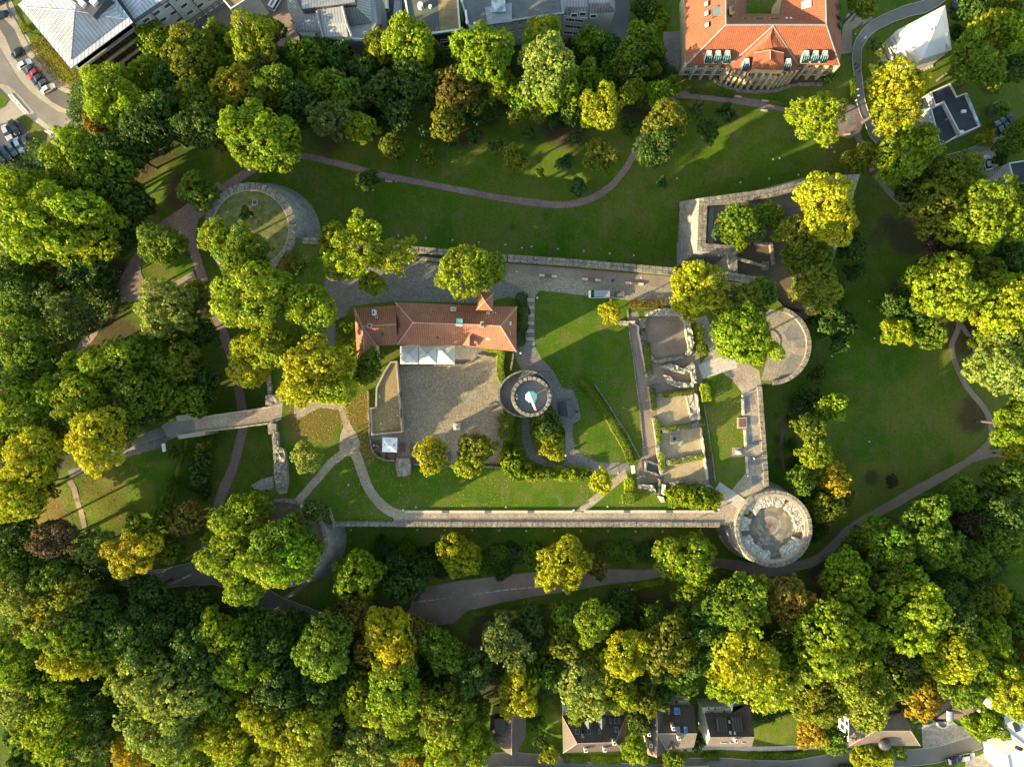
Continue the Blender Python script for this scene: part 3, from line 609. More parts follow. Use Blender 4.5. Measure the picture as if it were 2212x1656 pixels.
def wall(name, label, pts, ztop, zbot, w, side=0, batter=0.0, cat='wall', mat='wall', cop=1.2, copw=None, rows=1, group=None, zs=None, world=False, coph=0.18):
    """pts in photo units at ztop (centre line). side = +1/-1: the battered face lies left/right of the line"""
    pw = [Vector(p) for p in pts] if world else [Vector(P(*p, ztop)[:2]) for p in pts]
    L = offs(pw, w / 2); R = offs(pw, -w / 2); Lb = offs(pw, w / 2 + (batter if side > 0 else 0)); Rb = offs(pw, -w / 2 - (batter if side < 0 else 0))
    n = len(pw); zt = ztop - coph if cop else ztop
    vs = []
    for i in range(n):
        vs += [(L[i].x, L[i].y, zt), (R[i].x, R[i].y, zt), (Rb[i].x, Rb[i].y, zbot), (Lb[i].x, Lb[i].y, zbot)]
    fs = []
    for i in range(n - 1):
        a = 4 * i; c = a + 4
        fs += [(a, a+1, c+1, c), (a+1, a+2, c+2, c+1), (a+3, a, c, c+3)]
    fs += [(0, 3, 2, 1), (4*n-4, 4*n-3, 4*n-2, 4*n-1)]
    t = thing(name, label, cat, group=group)
    me = mesh('wall_body', vs, fs, G[mat]); bm = bmesh.new(); bm.from_mesh(me); bmesh.ops.recalc_face_normals(bm, faces=bm.faces[:]); bm.to_mesh(me); bm.free()
    ob('wall_body', me, t)
    if cop: coping(t, [(p.x, p.y) for p in pw], zt + 0.002, copw or w + 0.08, cop, coph, rows=rows)
    return t

wall('curtain_wall', 'long grey stone north curtain wall with broad rough top, castle court behind', [(653,519),(700,522),(890,538),(1095,557)], 0.9, -15, 1.5, side=1, batter=0.8, cop=1.5, rows=2)
wall('curtain_wall', 'straight stone wall between the gravel walk with benches and the northern lawn', [(1097,557),(1250,568),(1458,586),(1560,593),(1650,607)], 0.9, -15, 1.7, side=1, batter=0.8, cop=1.5, rows=2)
wall('low_wall', 'low stone wall with return beside the dark cobbled yard', [(895,556),(960,563),(1010,568),(1085,572),(1086,590)], 0.8, -0.5, 0.7, cop=1.3)
wall('curtain_wall', 'long stone parapet of the straight cobbled south walk', [(1556,1133),(1400,1132),(1200,1132),(1000,1132),(720,1131)], 0.4, -15, 1.2, side=1, batter=0.5, cop=1.4)
wall('curtain_wall', 'narrow mossy east curtain wall between its two round bastions', [(1641,834),(1646,900),(1652,980),(1656,1050)], 0.45, -15, 1.1, side=1, batter=1.0, cop=1.3)
wall('curtain_wall', 'thin stone wall south of the castle bridge', [(588,908),(590,950),(597,1010),(600,1050)][::-1], 0.5, -11, 0.5, cop=1.2)
wall('curtain_wall', 'stone wall half hidden by trees north of the castle bridge', [(585,868),(578,800),(570,750),(566,690)][::-1], 0.8, -11, 1.0, cop=1.3)
wall('low_wall', 'curved thin wall end at the southwest bastion', [(709,1097),(713,1110),(720,1128),(722,1140)], 0.8, -8, 0.5, cop=1.0)
rl = thing('railing', 'thin black railing along the inner side of the south walk parapet', 'railing')
b = MB(); x0_, x1_ = P(735,1127)[0], P(1540,1127)[0]; y_ = P(0,1126.5)[1]
for h_ in (.55, 1.1): b.tube((x0_, y_, h_), (x1_, y_, h_), .018, n=4)
b.build('rail', G['iron'], rl)
_rp = MB().tube((0,0,0),(0,0,1.1),.025,n=4).me('post', G['iron'])
for i in range(60): ob('post', _rp, rl, (x0_ + (x1_-x0_)*i/59, y_, 0))
# ruined stump of wall, rough
def rough(name, label, outline, z0, z1, mat='rubble', amp=0.35, cat='ruin wall', parent=None, res=0.7, group=None):
    """lump of masonry: outline in photo units at z1; uneven top"""
    pw = [P(*p, z1) for p in outline]
    bm = bmesh.new(); vv = [bm.verts.new((p[0], p[1], 0)) for p in pw]; f = bm.faces.new(vv)
    bmesh.ops.triangulate(bm, faces=bm.faces[:])
    xs = [p[0] for p in pw]; ys = [p[1] for p in pw]
    for ax, lo, hi in ((0, min(xs), max(xs)), (1, min(ys), max(ys))):
        c = lo + res
        while c < hi:
            bmesh.ops.bisect_plane(bm, geom=bm.verts[:] + bm.edges[:] + bm.faces[:], plane_co=(c, 0, 0) if ax == 0 else (0, c, 0), plane_no=(1, 0, 0) if ax == 0 else (0, 1, 0)); c += res
    for f in bm.faces:
        if f.normal.z < 0: f.normal_flip()
    rr = random.Random(len(outline) + int(outline[0][0]))
    ret = bmesh.ops.extrude_face_region(bm, geom=bm.faces[:])
    top = [v for v in ret['geom'] if isinstance(v, bmesh.types.BMVert)]
    for v in top: v.co.z = z1 + rr.uniform(-amp * .7, amp * 0.3); v.co.x += rr.uniform(-.12, .12); v.co.y += rr.uniform(-.12, .12)
    ts = set(top)
    for v in bm.verts:
        if v not in ts: v.co.z = z0
    bmesh.ops.recalc_face_normals(bm, faces=bm.faces[:])
    me = bpy.data.meshes.new(name); bm.to_mesh(me); bm.free(); me.materials.append(G[mat])
    o = ob(name, me, parent)
    if parent is None: tag(o, label, cat, group)
    return o
rough('wall_stump', 'thick dark ruined wall stump south of the bridge gate', TL(1,2,(150,410),(185,410),(190,540),(235,560),(262,680),(268,860),(250,940),(200,950),(165,900),(150,700),(145,560)), -3, 1.6, 'wall', 0.5)
rough('wall_stump', 'overgrown gate stump with stone rim north of the bridge', TL(1,2,(80,90),(250,75),(295,100),(240,150),(150,185),(80,180)), -1, 1.3, 'wall', 0.3)
rough('buttress', 'sloping grey stone ramp at the foot of the western wall', TL(1,2,(-10,900),(-40,870),(40,820),(145,795),(152,900),(80,910)), -9, -4.0, 'batter', 0.08, 'buttress')
rough('gate_pier', 'square mossy stone pier at the bridge gate', TL(1,2,(100,345),(175,340),(175,410),(110,430)), -4, 1.4, 'wall', 0.1, 'pier')

def rondell(name, label, cx, cy, rt, ztop, zbot, batter, wallw, zin, in_mat, cat='bastion', a0=0, a1=360, wmat='batter', n=96, cop=1.3):
    X, Y, _ = P(cx, cy, ztop); R = M(rt) * (H - ztop) / H
    t = thing(name, label, cat, (X, Y, 0))
    b = MB(); A0, A1 = radians(a0), radians(a1)
    b.lathe([(R + batter, zbot), (R, ztop - 0.2)], n=n, a0=A0, a1=A1); b.build('battered_wall', G[wmat], t, uv=False)
    b = MB(); b.lathe([(R, ztop - 0.2), (R - wallw, ztop - 0.2), (R - wallw, zin - 0.3)], n=n, a0=A0, a1=A1); b.build('parapet', G['wall'], t)
    if in_mat:
        b = MB(); b.lathe([(R - wallw + 0.2, zin), (0.01, zin)], n=n); ob('floor', b.me('floor', G[in_mat]), t)
    rm = R - wallw / 2; nn = max(6, int(rm * (A1 - A0) / cop))
    coping(t, [(rm * cos(A0 + (A1 - A0) * i / nn), rm * sin(A0 + (A1 - A0) * i / nn)) for i in range(nn + 1)], ztop - 0.2, wallw + 0.08, cop, 0.2)
    return t, X, Y, R
# northwest bastion
t, X, Y, R = rondell('round_bastion', 'round northwest bastion with a grass top inside a pale ring kerb', 540, 494, 100, 0.6, -15, 4.2, 1.7, 0.0, 'walltop')
b = MB(); r2 = R * 0.865
b.lathe([(r2, 0.0), (r2, 0.5), (r2 - 0.45, 0.5), (r2 - 0.45, 0.0)], n=96); b.build('ring_kerb', G['concrete'], t)
b = MB(); b.lathe([(R - 1.7, 0.02), (r2, 0.02)], n=96); b.build('ring_walk', G['cobbled'], t)
b = MB(); b.lathe([(r2 - 0.4, 0.15), (r2 * 0.6, 0.35), (r2 * 0.3, 0.42), (0.01, 0.45)], n=64)
me = b.me('grass_top', G['yellowlawn']); smooth(me); ob('grass_top', me, t)
b = MB(); b.box(-.6, .6, -.6, .6, 0.3, 0.75); b.box(-.42, .42, -.42, .42, 0.76, 0.8, 1); b.build('well_cover', [G['concrete'], G['dark']], t, loc=(1.2, 6.2, 0))
# southwest bastion under trees
t, X, Y, R = rondell('round_bastion', 'southwest bastion almost hidden under lime green trees', 612, 1172, 96, 0.3, -15, 3.6, 0.9, 0.0, 'walltop')
b = MB(); b.lathe([(R - 0.8, 0.03), (0.01, 0.05)], n=64); b.build('earth_top', G['redsoil'], t)
# east bastion
t, X, Y, R = rondell('round_bastion', 'east bastion with cobbled floor and curved pale parapet', 1667, 745, 86, 0.9, -15, 1.0, 1.0, -0.2, None, a0=-88, a1=70, wmat='wall')
b = MB(); b.lathe([(R - 0.9, 0.03), (0.01, 0.03)], n=96, a0=radians(-105), a1=radians(110)); b.build('cobbled_floor', G['cobble'], t)
b = MB(); b.lathe([(R, -15), (R - 0.1, 0.02)], n=60, a0=radians(-100), a1=radians(90)); b.build('inner_mass', G['wall'], t)
b = MB(); b.lathe([(2.9, 0.05), (2.9, 0.2), (2.55, 0.2), (2.55, 0.05)], n=48); b.build('stone_ring', G['wall'], t, loc=(-0.6, 0.9, 0))
for a0, a1, r0, r1 in ((-55, -20, 5.2, 8.3), (10, 45, 4.2, 8.2), (-5, 8, 6, 8.2)):
    b = MB(); b.lathe([(r1, 0.045), (r0, 0.045)], n=20, a0=radians(a0), a1=radians(a1)); b.build('dark_sett_field', G['cobbled'], t)
# southeast bastion with the sunken round floor
t, X, Y, R = rondell('round_bastion', 'southeast bastion with white rubble ledges and concentric stone floor', 1672, 1142, 83, 1.6, -15, 1.8, 0.85, -0.6, 'wall')
RZ = -0.5
b = MB()
b.lathe([(R - 0.8, 0.95), (R - 1.5, 0.95), (R - 1.5, -1.2)], n=96); b.build('inner_ledge', G['concrete'], t)
rr = random.Random(3); fl = []
_slabs = {}
fm = [mat_plain('floor_slab', c, 0.85, var=0.15, scale=2, coord='world') for c in ((0.17,0.14,0.10),(0.21,0.175,0.125),(0.14,0.12,0.09),(0.26,0.23,0.18))]
# concentric courses of floor slabs, the larger ones as separate stones
r = 0.55
ring = 0
_fc = (-0.3, 0.4)
while r < 5.6:
    w = rr.choice([0.5, 0.6, 0.7]); n = max(6, int(2 * pi * (r + w / 2) / rr.uniform(1.0, 1.5))); off = rr.random()
    for i in range(n):
        a = 2 * pi * (i + off) / n; da = pi / n - 0.012 / r
        if len(fl) < 290:
            key = (ring,)
            if key not in _slabs:
                bb = MB(); k = 3
                inner = [(r * cos(da * (2*j/k - 1)) , r * sin(da * (2*j/k - 1))) for j in range(k+1)]; outer = [((r+w-.03) * cos(da * (2*j/k - 1)), (r+w-.03) * sin(da * (2*j/k - 1))) for j in range(k+1)]
                bb.prism(inner + outer[::-1], -0.1, 0.0, bottom=False)
                _slabs[key] = [bb.me('floor_stone', m_) for m_ in fm]
            q = _slabs[key][rr.choice([0,0,0,1,1,1,2,2,2,3]) if rr.random() < .95 else 3]
            o = ob('floor_stone', q, t, (_fc[0], _fc[1], RZ + rr.uniform(0.0, 0.02)), a); fl.append(o)
    r += w; ring += 1
b = MB(); b.lathe([(6.6, RZ - 0.06), (0.01, RZ - 0.06)], n=64); b.build('floor_bed', G['cobbled'], t, loc=(_fc[0], _fc[1], 0))
b = MB(); b.lathe([(0.5, RZ + 0.03), (0.01, RZ + 0.04)], n=20); b.build('centre_stone', G['redwood'], t, loc=(_fc[0], _fc[1], 0))
for k, (a0, a1, ri, ro, zt) in enumerate(((-70,-22,5.3,7.6,0.6),(-8,56,5.4,7.6,0.7),(66,142,5.2,7.6,0.65),(158,186,5.4,7.6,0.5),(198,266,5.5,7.6,0.6))):
    N_ = 10; pts = []
    rr2 = random.Random(k)
    for i in range(N_ + 1):
        a = radians(a0 + (a1 - a0) * i / N_); pts.append((cos(a) * (ri + rr2.uniform(-.3, .3)), sin(a) * (ri + rr2.uniform(-.3, .3))))
    for i in range(N_, -1, -1):
        a = radians(a0 + (a1 - a0) * i / N_); pts.append((cos(a) * ro, sin(a) * ro))
    kz = MPP * (H - zt) / H
    o = rough('rubble_ledge', None, [((x + X) / kz + 1106, 828 - (y + Y) / kz) for x, y in pts], RZ - 0.3, zt, 'rubble_pale', 0.16, parent=t)
    o.location = (-X, -Y, 0)

# northeast arrow bastion
AB = [T(2,1,1640,70), T(3,0,755,1522), (1800,530), (1752,672), (1700,660), (1651,612), (1600,596), T(2,1,1900,700), T(2,1,1895,500), T(2,1,1625,485)]
b = MB(); b.prism([P(*p)[:2] for p in AB], -17, -0.9)
tag(b.build('bastion_ground', G['redsoil']), kind='structure')
drape('bastion_path', [T(2,1,1700,85), T(2,1,2202,30), (1760,400),(1760,407), T(2,1,2202,60), T(2,1,1780,110),T(2,1,1735,130),T(2,1,1725,400),T(2,1,1740,440),T(2,1,1900,480),T(2,1,1900,500),T(2,1,1680,470)], 'asphaltl', 0.01, flat=-0.9)
wall('bastion_wall', 'battered stone wall of the pointed northeast bastion, ending in a sharp corner', [T(2,1,1905,715), T(2,1,1900,495), T(2,1,1630,475), T(2,1,1645,85), T(2,1,2202,10), (1760,390), T(3,0,745,1535), (1800,530), (1752,672)][::-1],
     0.6, -15, 2.0, side=-1, batter=3.2, mat='batter', cop=1.6, rows=2)
wall('low_wall', 'small angled stone wall near the steps inside the pointed bastion', [T(2,1,2090,440), T(2,1,2200,445), T(3,1,30,440), T(3,1,50,620)], 0.3, -1.2, 0.6, cop=1.0)
wall('low_wall', 'stone wall along the sunken yard beside the pointed bastion', [T(2,1,1930,570), T(2,1,2050,600), T(2,1,2190,640)], 0.3, -1.2, 0.6, cop=1.0)
b = MB(); 
st = thing('stone_steps', 'small flight of stone steps inside the pointed bastion', 'steps', P(*T(2,1,2185,665)))
for k in range(5): MB().box(-0.9, 0.9, k*0.38, k*0.38+0.36, -1.0, -0.85 + k*0.15).build('step', G['walltop'], st)

# ================================================================== BRIDGE
br = thing('castle_bridge', 'stone bridge with railings leading west over the brick path to the castle gate', 'bridge')
U = [T(0,2,1665,300), T(0,2,1950,258), T(0,2,2202,222), T(1,2,150,192), T(1,2,230,160)]
Lw = [T(0,2,1680,408), T(0,2,1950,378), T(0,2,2202,345), T(1,2,110,332), T(1,2,220,290)]
uw = [P(*p)[:2] for p in U]; lw = [P(*p)[:2] for p in Lw]
b = MB()
for i in range(len(uw) - 1): b.prism([uw[i], uw[i+1], lw[i+1], lw[i]], -1.6, -0.02)
b.build('bridge_deck', G['wall'], br)
b = MB(); b.prism(uw + lw[::-1], -0.015, 0.012); b.build('roadway', G['cobblel'], br)
for side, pts in (('u', uw), ('l', lw)):
    Lf = offs(pts, 0.32 if side == 'u' else 0.02); Rt = offs(pts, -0.02 if side == 'u' else -0.32)
    b = MB(); b.prism([tuple(p) for p in Lf] + [tuple(p) for p in Rt][::-1], -1.4, 0.25); b.build('bridge_kerb', G['concrete'], br)
    mid = offs(pts, 0.16 if side == 'u' else -0.16)
    coping(br, [tuple(p) for p in mid], 0.252, 0.34, 1.6, 0.1, 'pale', 'kerb_stone')
    rl = MB()
    for a, c in zip(mid[:-1], mid[1:]):
        for h in (0.75, 1.3): rl.tube((a.x, a.y, h), (c.x, c.y, h), 0.035, n=5)
        n = max(1, int((c - a).length / 1.5))
        for i in range(n + 1):
            q = a + (c - a) * i / n; rl.tube((q.x, q.y, 0.3), (q.x, q.y, 1.3), 0.03, n=5)
    rl.build('railing', G['iron'], br)
for f in (0.12, 0.62, 0.95):
    a = Vector(uw[1]).lerp(Vector(uw[2]), f * 0.9) if f < .7 else Vector(uw[3]); c = Vector(lw[1]).lerp(Vector(lw[2]), f * 0.9) if f < .7 else Vector(lw[3])
    dr = (c - a).normalized(); nn = Vector((-dr.y, dr.x)) * 0.7
    MB().prism([tuple(a + dr*.3 - nn), tuple(a + dr*.3 + nn), tuple(c - dr*.3 + nn), tuple(c - dr*.3 - nn)], -11, -1.55).build('pier', G['wall'], br)
for pts, lb in ((TL(0,2,(1515,272),(1670,250),(1675,302),(1530,318)), 'stone abutment above the roadway'), (TL(0,2,(1535,438),(1690,408),(1770,410),(1765,440),(1540,472)), 'stone abutment below the roadway')):
    MB().prism([P(*p)[:2] for p in pts], -9, 0.35).build('abutment', G['concrete'], br)
MB().prism([P(*p)[:2] for p in (T(0,2,1500,310), T(0,2,1670,300), T(0,2,1685,410), T(0,2,1500,432))], -9, -0.05).build('approach', G['wall'], br)
drape('bridge_approach', TL(0,2,(1380,335),(1500,315),(1670,302),(1682,408),(1540,432),(1440,455)), 'asphaltl', 0.0, flat=0.02)
# railing of the road west of the bridge
rl = thing('railing', 'thin iron railing on the lower side of the road to the bridge', 'railing')
pp = [P(*T(0,2,x, y), -0.5) for x, y in ((1500,430),(1400,462),(1290,505),(1180,555),(1080,600))]
b = MB()
for a, c in zip(pp[:-1], pp[1:]):
    b.tube((a[0], a[1], -0.1), (c[0], c[1], -0.1), 0.04, n=5)
b.build('rail', G['iron'], rl)
for a in pp: MB().tube((a[0], a[1], -2), (a[0], a[1], -0.1), 0.04, n=5).build('post', G['iron'], rl)

# ================================================================== COURT DETAILS
# bench wall along the south walk: pale stone blocks with darker wooden seats
def bench_run(name, label, x0, x1, y, darks, group=None):
    t = thing(name, label, 'bench')
    xs = x0
    segs = []; cur = x0
    for d0, d1 in darks + [(x1, x1)]:
        if d0 > cur: segs.append((cur, d0, 'pale'))
        if d1 > d0: segs.append((d0, d1, 'wood'))
        cur = d1
    for a, c, m in segs:
        n = max(1, round((c - a) / 17)) if m == 'pale' else 1
        for i in range(n):
            u = a + (c - a) * i / n; v = a + (c - a) * (i + 1) / n
            p = P(u, y); q = P(v, y)
            MB().box(p[0] + .02, q[0] - .02, p[1] - .28, p[1] + .28, 0, 0.5).build('block' if m == 'pale' else 'seat', G[m], t)
bench_run('stone_bench', 'long low pale stone bench along the west half of the south walk', 876, 1238, 1104, [(955,971),(1047,1062),(1140,1154)])
bench_run('stone_bench', 'long low pale stone bench along the east half of the south walk', 1263, 1542, 1103.5, [(1347,1361),(1438,1453)])
for k, (p, lb) in enumerate(((T(2,1,310,721), 'bench of pale stone ends and red wood nearest the stepped path'), (T(2,1,682,754), 'bench of pale stone and red wood beside the litter bin'), (T(2,1,1053,787), 'bench of pale stone and red wood nearest the golden tree'))):
    q = P(*p); t = thing('stone_bench', lb, 'bench', (q[0], q[1], 0), radians(-4.5), 'benches on the gravel walk')
    MB().box(-2.15, -0.85, -.24, .24, 0, .45).build('block', G['pale'], t); MB().box(.85, 2.15, -.24, .24, 0, .45).build('block', G['pale'], t); MB().box(-.83, .83, -.27, .27, .3, .47).build('seat', G['redwood'], t)
for (px0, py0, px1, py1), lb in (((1602,860,1606,896), 'northernmost of the upright pale stone benches by the east walk'), ((1607,928,1611,966), 'middle pale stone bench by the east walk'), ((1610,985,1615,1022), 'southernmost pale stone bench by the east walk')):
    a = P((px0+px1)/2-1, py0); c = P((px0+px1)/2+1, py1); dd = Vector(c[:2]) - Vector(a[:2]); t = thing('stone_bench', lb, 'bench', ((a[0]+c[0])/2, (a[1]+c[1])/2, 0), atan2(dd.y, dd.x), 'benches by the east walk')
    L_ = dd.length / 2
    for i in range(3): MB().box(-L_ + i*2*L_/3 + .02, -L_ + (i+1)*2*L_/3 - .02, -.25, .25, 0, .5).build('block', G['pale'] if i != 1 else G['concrete'], t)
for p, lb in ((T(1,0,1145,1563), 'grey park bench beside the brick path, small round tree nearby'), (T(2,0,1940,838), 'park bench above the brick path in front of the school'), (T(2,0,2172,874), 'park bench above the brick path, further east'), (T(2,0,2165,957), 'park bench below the brick path'),
              (T(3,0,625,910), 'park bench on the upper rim of the round brick place'), (T(3,0,672,1161), 'park bench on the lower rim of the round brick place')):
    q = PT(*p); t = thing('park_bench', lb, 'bench', q, radians(-8 if 'brick path' in lb else 10))
    for k in range(3): MB().box(-.9, .9, -.24 + k*.17, -.1 + k*.17, .45, .49).build('slat', G['slab_pale'], t)
    for x in (-.7, .7): MB().box(x-.05, x+.05, -.24, .24, 0, .45).build('leg', G['iron'], t)
# dark and pale slabs by the east walk
for i, (p, m, lb) in enumerate(((T(2,2,2050,140),'dslab',0),(T(2,2,2070,310),'dslab',0),(T(2,2,2078,482),'dslab',0),(T(2,2,2092,652),'dslab',0),(T(2,2,2104,822),'dslab',0))):
    q = P(*p)
    t = thing('paving_square', ['dark paved square beside the first bench from the east bastion','dark paved square opposite the square red plate','dark paved square beside the middle stone bench','dark paved square where a person stands','dark paved square nearest the southeast bastion'][i], 'paving', (q[0], q[1], 0.026), radians(2), 'dark squares in the east walk')
    for ix in range(3):
        for iy in range(3): MB().box(-1.15+ix*.77, -.41+ix*.77+.0, -1.05+iy*.7, -.38+iy*.7, -.02, 0.008).build('slab', G['dslab'], t)
t = thing('info_plate', 'square dark red plate on a pale plinth beside the east walk', 'plate', P(*T(2,2,1977,333)))
MB().box(-1.1, 1.1, -1.3, 1.3, 0, .35).build('plinth', G['concrete'], t); MB().box(-.8, .8, -.95, .95, .36, .42).build('plate', G['redwood'], t)
t = thing('bust_pedestal', 'small pale pedestal with a weathered bust beside the east walk', 'monument', P(*T(2,2,1940,585)))
MB().box(-.45, .45, -.45, .45, 0, 1.5).build('pedestal', G['pale'], t); b = MB(); b.lathe([(.28,1.5),(.34,1.75),(.14,1.95),(.12,2.0)], n=12); b.ball((0,0,2.12), .17); smooth_ = b.build('bust', G['copper'], t)
# statue on a pedestal in the courtyard
t = thing('statue', 'green bronze statue on a square stone pedestal in the courtyard', 'statue', P(*T(1,2,1728,366), 1.0)[:2] + (0,), radians(2))
MB().box(-.85, .85, -.85, .85, 0, .3).build('base', G['pale'], t)
b = MB(); b.box(-.62, .62, -.62, .62, .3, 2.2); b.box(-.75, .75, -.75, .75, 2.2, 2.4); b.build('pedestal', G['pale'], t)
b = MB(); b.lathe([(.36, 2.4), (.40, 2.7), (.34, 3.3), (.42, 3.7), (.36, 3.95), (.12, 4.08), (.11, 4.15)], n=14); b.ball((0, 0, 4.32), .19, 12); b.tube((.3, 0, 3.85), (.55, .1, 3.2), .12, .08); b.tube((-.3, 0, 3.85), (-.5, .35, 3.4), .12, .08); b.tube((-.5, .35, 3.4), (-.5, .4, 2.45), .03); b.tube((.1, -.05, 2.4), (.1, .5, 2.45), .1)
smooth(b.me('x', G['copper'])); b.build('figure', G['copper'], t)
# stepped path with pale treads
t = thing('step_path', 'stepped cobble path with pale double treads beside the restaurant', 'steps')
for y in (929, 995, 1062, 1130, 1196, 1265):
    for dy in (-9, 5):
        p = P(*T(2,1,152,y + dy)); MB().box(p[0] - 1.0, p[0] + 1.05, p[1] - .14, p[1] + .14, 0.0, .09).build('tread', G['pale'], t)
# curved stairway south of the keep
t = thing('stairway', 'curved stairway of log treads climbing below the keep', 'steps')
pts = [(1136,912),(1138,935),(1142,955),(1152,975),(1168,990),(1188,1000),(1208,1003),(1226,998),(1234,992)]
pw = spline([P(*p) for p in pts], 0.62)
for i in range(0, len(pw) - 1):
    a = pw[i]; c = pw[i+1]; tt = (c - a).normalized(); nn = Vector((-tt.y, tt.x, 0))
    m = 1.15; p = a
    b = MB(); zz = 0.1 + 0.02 * (i % 2)
    b.prism([tuple((p + nn*m)[:2]), tuple((p - nn*m)[:2]), tuple((p - nn*m + tt*.16)[:2]), tuple((p + nn*m + tt*.16)[:2])], 0, zz); b.build('tread', G['wood'], t)
# lamps: low bollards with milky globes
_bm = MB(); _bm.tube((0,0,0), (0,0,.75), .09, .07, 10); _bp = _bm.me('post', G['iron']); _bm = MB(); _bm.ball((0,0,.95), .26, 12); _bg = smooth(_bm.me('globe', G['lampglass']))
for p, lb in ((T(2,2,1971,100), 'globe lamp north of the first stone bench by the east walk'), (T(2,2,2016,783), 'globe lamp at the lawn corner south of the benches'), (T(2,2,530,1076), 'globe lamp at the foot of the slanting path'), (T(2,2,1770,1070), 'globe lamp at the end of the long stone bench'),
              (T(2,2,460,607), 'globe lamp beside the curved stairway'), (T(1,2,1271,1076), 'globe lamp at the start of the long stone bench'), (T(2,1,75,1386), 'globe lamp by the keep end of the stepped path'), (T(2,1,217,914), 'globe lamp at the lawn corner by the parked van'),
              (T(2,3,1027,117), 'blue-white globe lamp beside the park path hedge')):
    q = P(*p) if 'park path' not in lb else PT(*p)
    t = thing('bollard_lamp', lb, 'lamp', q); ob('post', _bp, t); ob('globe', _bg, t)
t = thing('litter_bin', 'round grey litter bin between the stone benches', 'bin', P(*T(2,1,865,765)))
b = MB(); b.lathe([(.25,0),(.3,.9),(.22,.9),(.2,.5),(.01,.5)], n=16); b.build('bin_body', G['iron'], t); MB().tube((0,0,.62),(0,0,.64),.22,n=14).build('bin_bag', G['dark'], t)
for p, lb in ((T(2,2,560,238), 'small black bin beside the timber well cover'), (T(2,2,541,548), 'small black bin on the cobbled path near the lawn edge'), (T(1,0,1207,1568), 'pale litter bin beside the park bench')):
    q = P(*p) if p[1] > 600 else PT(*p); t = thing('litter_bin', lb, 'bin', q)
    b = MB(); b.lathe([(.2,0),(.26,.8),(.2,.8),(.18,.4),(.01,.4)], n=12); b.build('bin_body', G['dark'] if p[1] > 600 else G['slab_pale'], t)
# flush ground lights
_gl = MB(); _gl.lathe([(.24,-.2),(.24,.08),(.16,.1),(.01,.1)], n=14); _gm = _gl.me('ground_light', G['slab_pale'])
_ORD = ['westernmost','second from the west','third from the west','fourth from the west','fifth from the west','sixth from the west','seventh from the west','eighth from the west','ninth from the west','tenth from the west','eleventh from the west','twelfth from the west','thirteenth from the west']
def glights(pts, lb, gr, flat=False):
    pts = sorted(pts)
    for i, p in enumerate(pts):
        q = P(*p, 0.0) if flat else PT(*p)
        w_ = 'easternmost' if i == len(pts) - 1 else _ORD[i]
        tag(ob('ground_light', _gm, None, q), lb + ', ' + w_, 'ground light', gr)
glights(list(TL(1,1,(1225,375),(1460,395),(1690,413),(1917,433),(2145,452)) + TL(2,1,(85,480),(168,470),(395,490),(617,508),(840,528),(1048,545))), 'ground light in the row north of the wall', 'ground lights north of the wall')
glights(list(TL(1,2,(815,1253),(1388,1252),(1625,1255),(1860,1256),(2095,1258)) + TL(2,2,(122,1260),(360,1260),(592,1262),(826,1263),(1062,1265),(1295,1265),(1620,1250))), 'ground light in the row south of the wall', 'ground lights south of the wall')
glights(list(TL(3,0,(535,1238),(545,1268),(570,1307),(45,1370),(100,1362),(262,1505),(10,1537)) + [T(2,0,1420,1535), T(2,0,1965,1568)]), 'round ground light between school and castle', 'ground lights on the northeast lawn')
glights(list(TL(3,1,(868,937),(915,1258),(550,1412)) + [T(3,2,870,494)]), 'round white light on the wide eastern lawn', 'ground lights on the eastern lawn')
glights(list(TL(1,2,(1375,1057),(2150,1057)) + [T(2,2,822,1053)]), 'ground light above the long stone bench', 'ground lights on the court lawn', True)
glights(list((T(1,2,795,866), T(2,2,912,762), T(2,1,1112,735), T(2,1,40,685))), 'round pale cover set in the court', 'covers in the castle court', True)

# well cover: timber gable of planks
t = thing('well_cover', 'low gabled grey timber cover beside the keep', 'well cover', P(*T(2,2,470,205)), radians(8))
for s_ in (-1, 1):
    for k in range(9):
        y0 = -1.75 + k * .39
        MB().add([(0, y0, 1.35), (0, y0 + .36, 1.35), (s_*1.75, y0 + .36, .55), (s_*1.75, y0, .55), (0, y0, 1.28), (0, y0 + .36, 1.28), (s_*1.75, y0 + .36, .48), (s_*1.75, y0, .48)], [(0,1,2,3),(7,6,5,4),(0,4,5,1),(2,6,7,3),(1,5,6,2),(3,7,4,0)]).build('plank', G['wood'], t)
MB().prism([(-1.6,-1.6),(1.6,-1.6),(1.6,1.6),(-1.6,1.6)], 0, .5).build('well_wall', G['wall'], t)

# ================================================================== RUINS
RU = thing('palace_ruins', 'roofless ruined rooms with white rubble walls along the east lawn', 'ruins')
def rw(pts, zt=0.9, mat='wall', amp=0.25): 
    return rough('wall_remnant', None, pts, -0.1, zt, mat, amp, parent=RU, res=0.8)
Q = lambda *p: TL(2,1,*p)
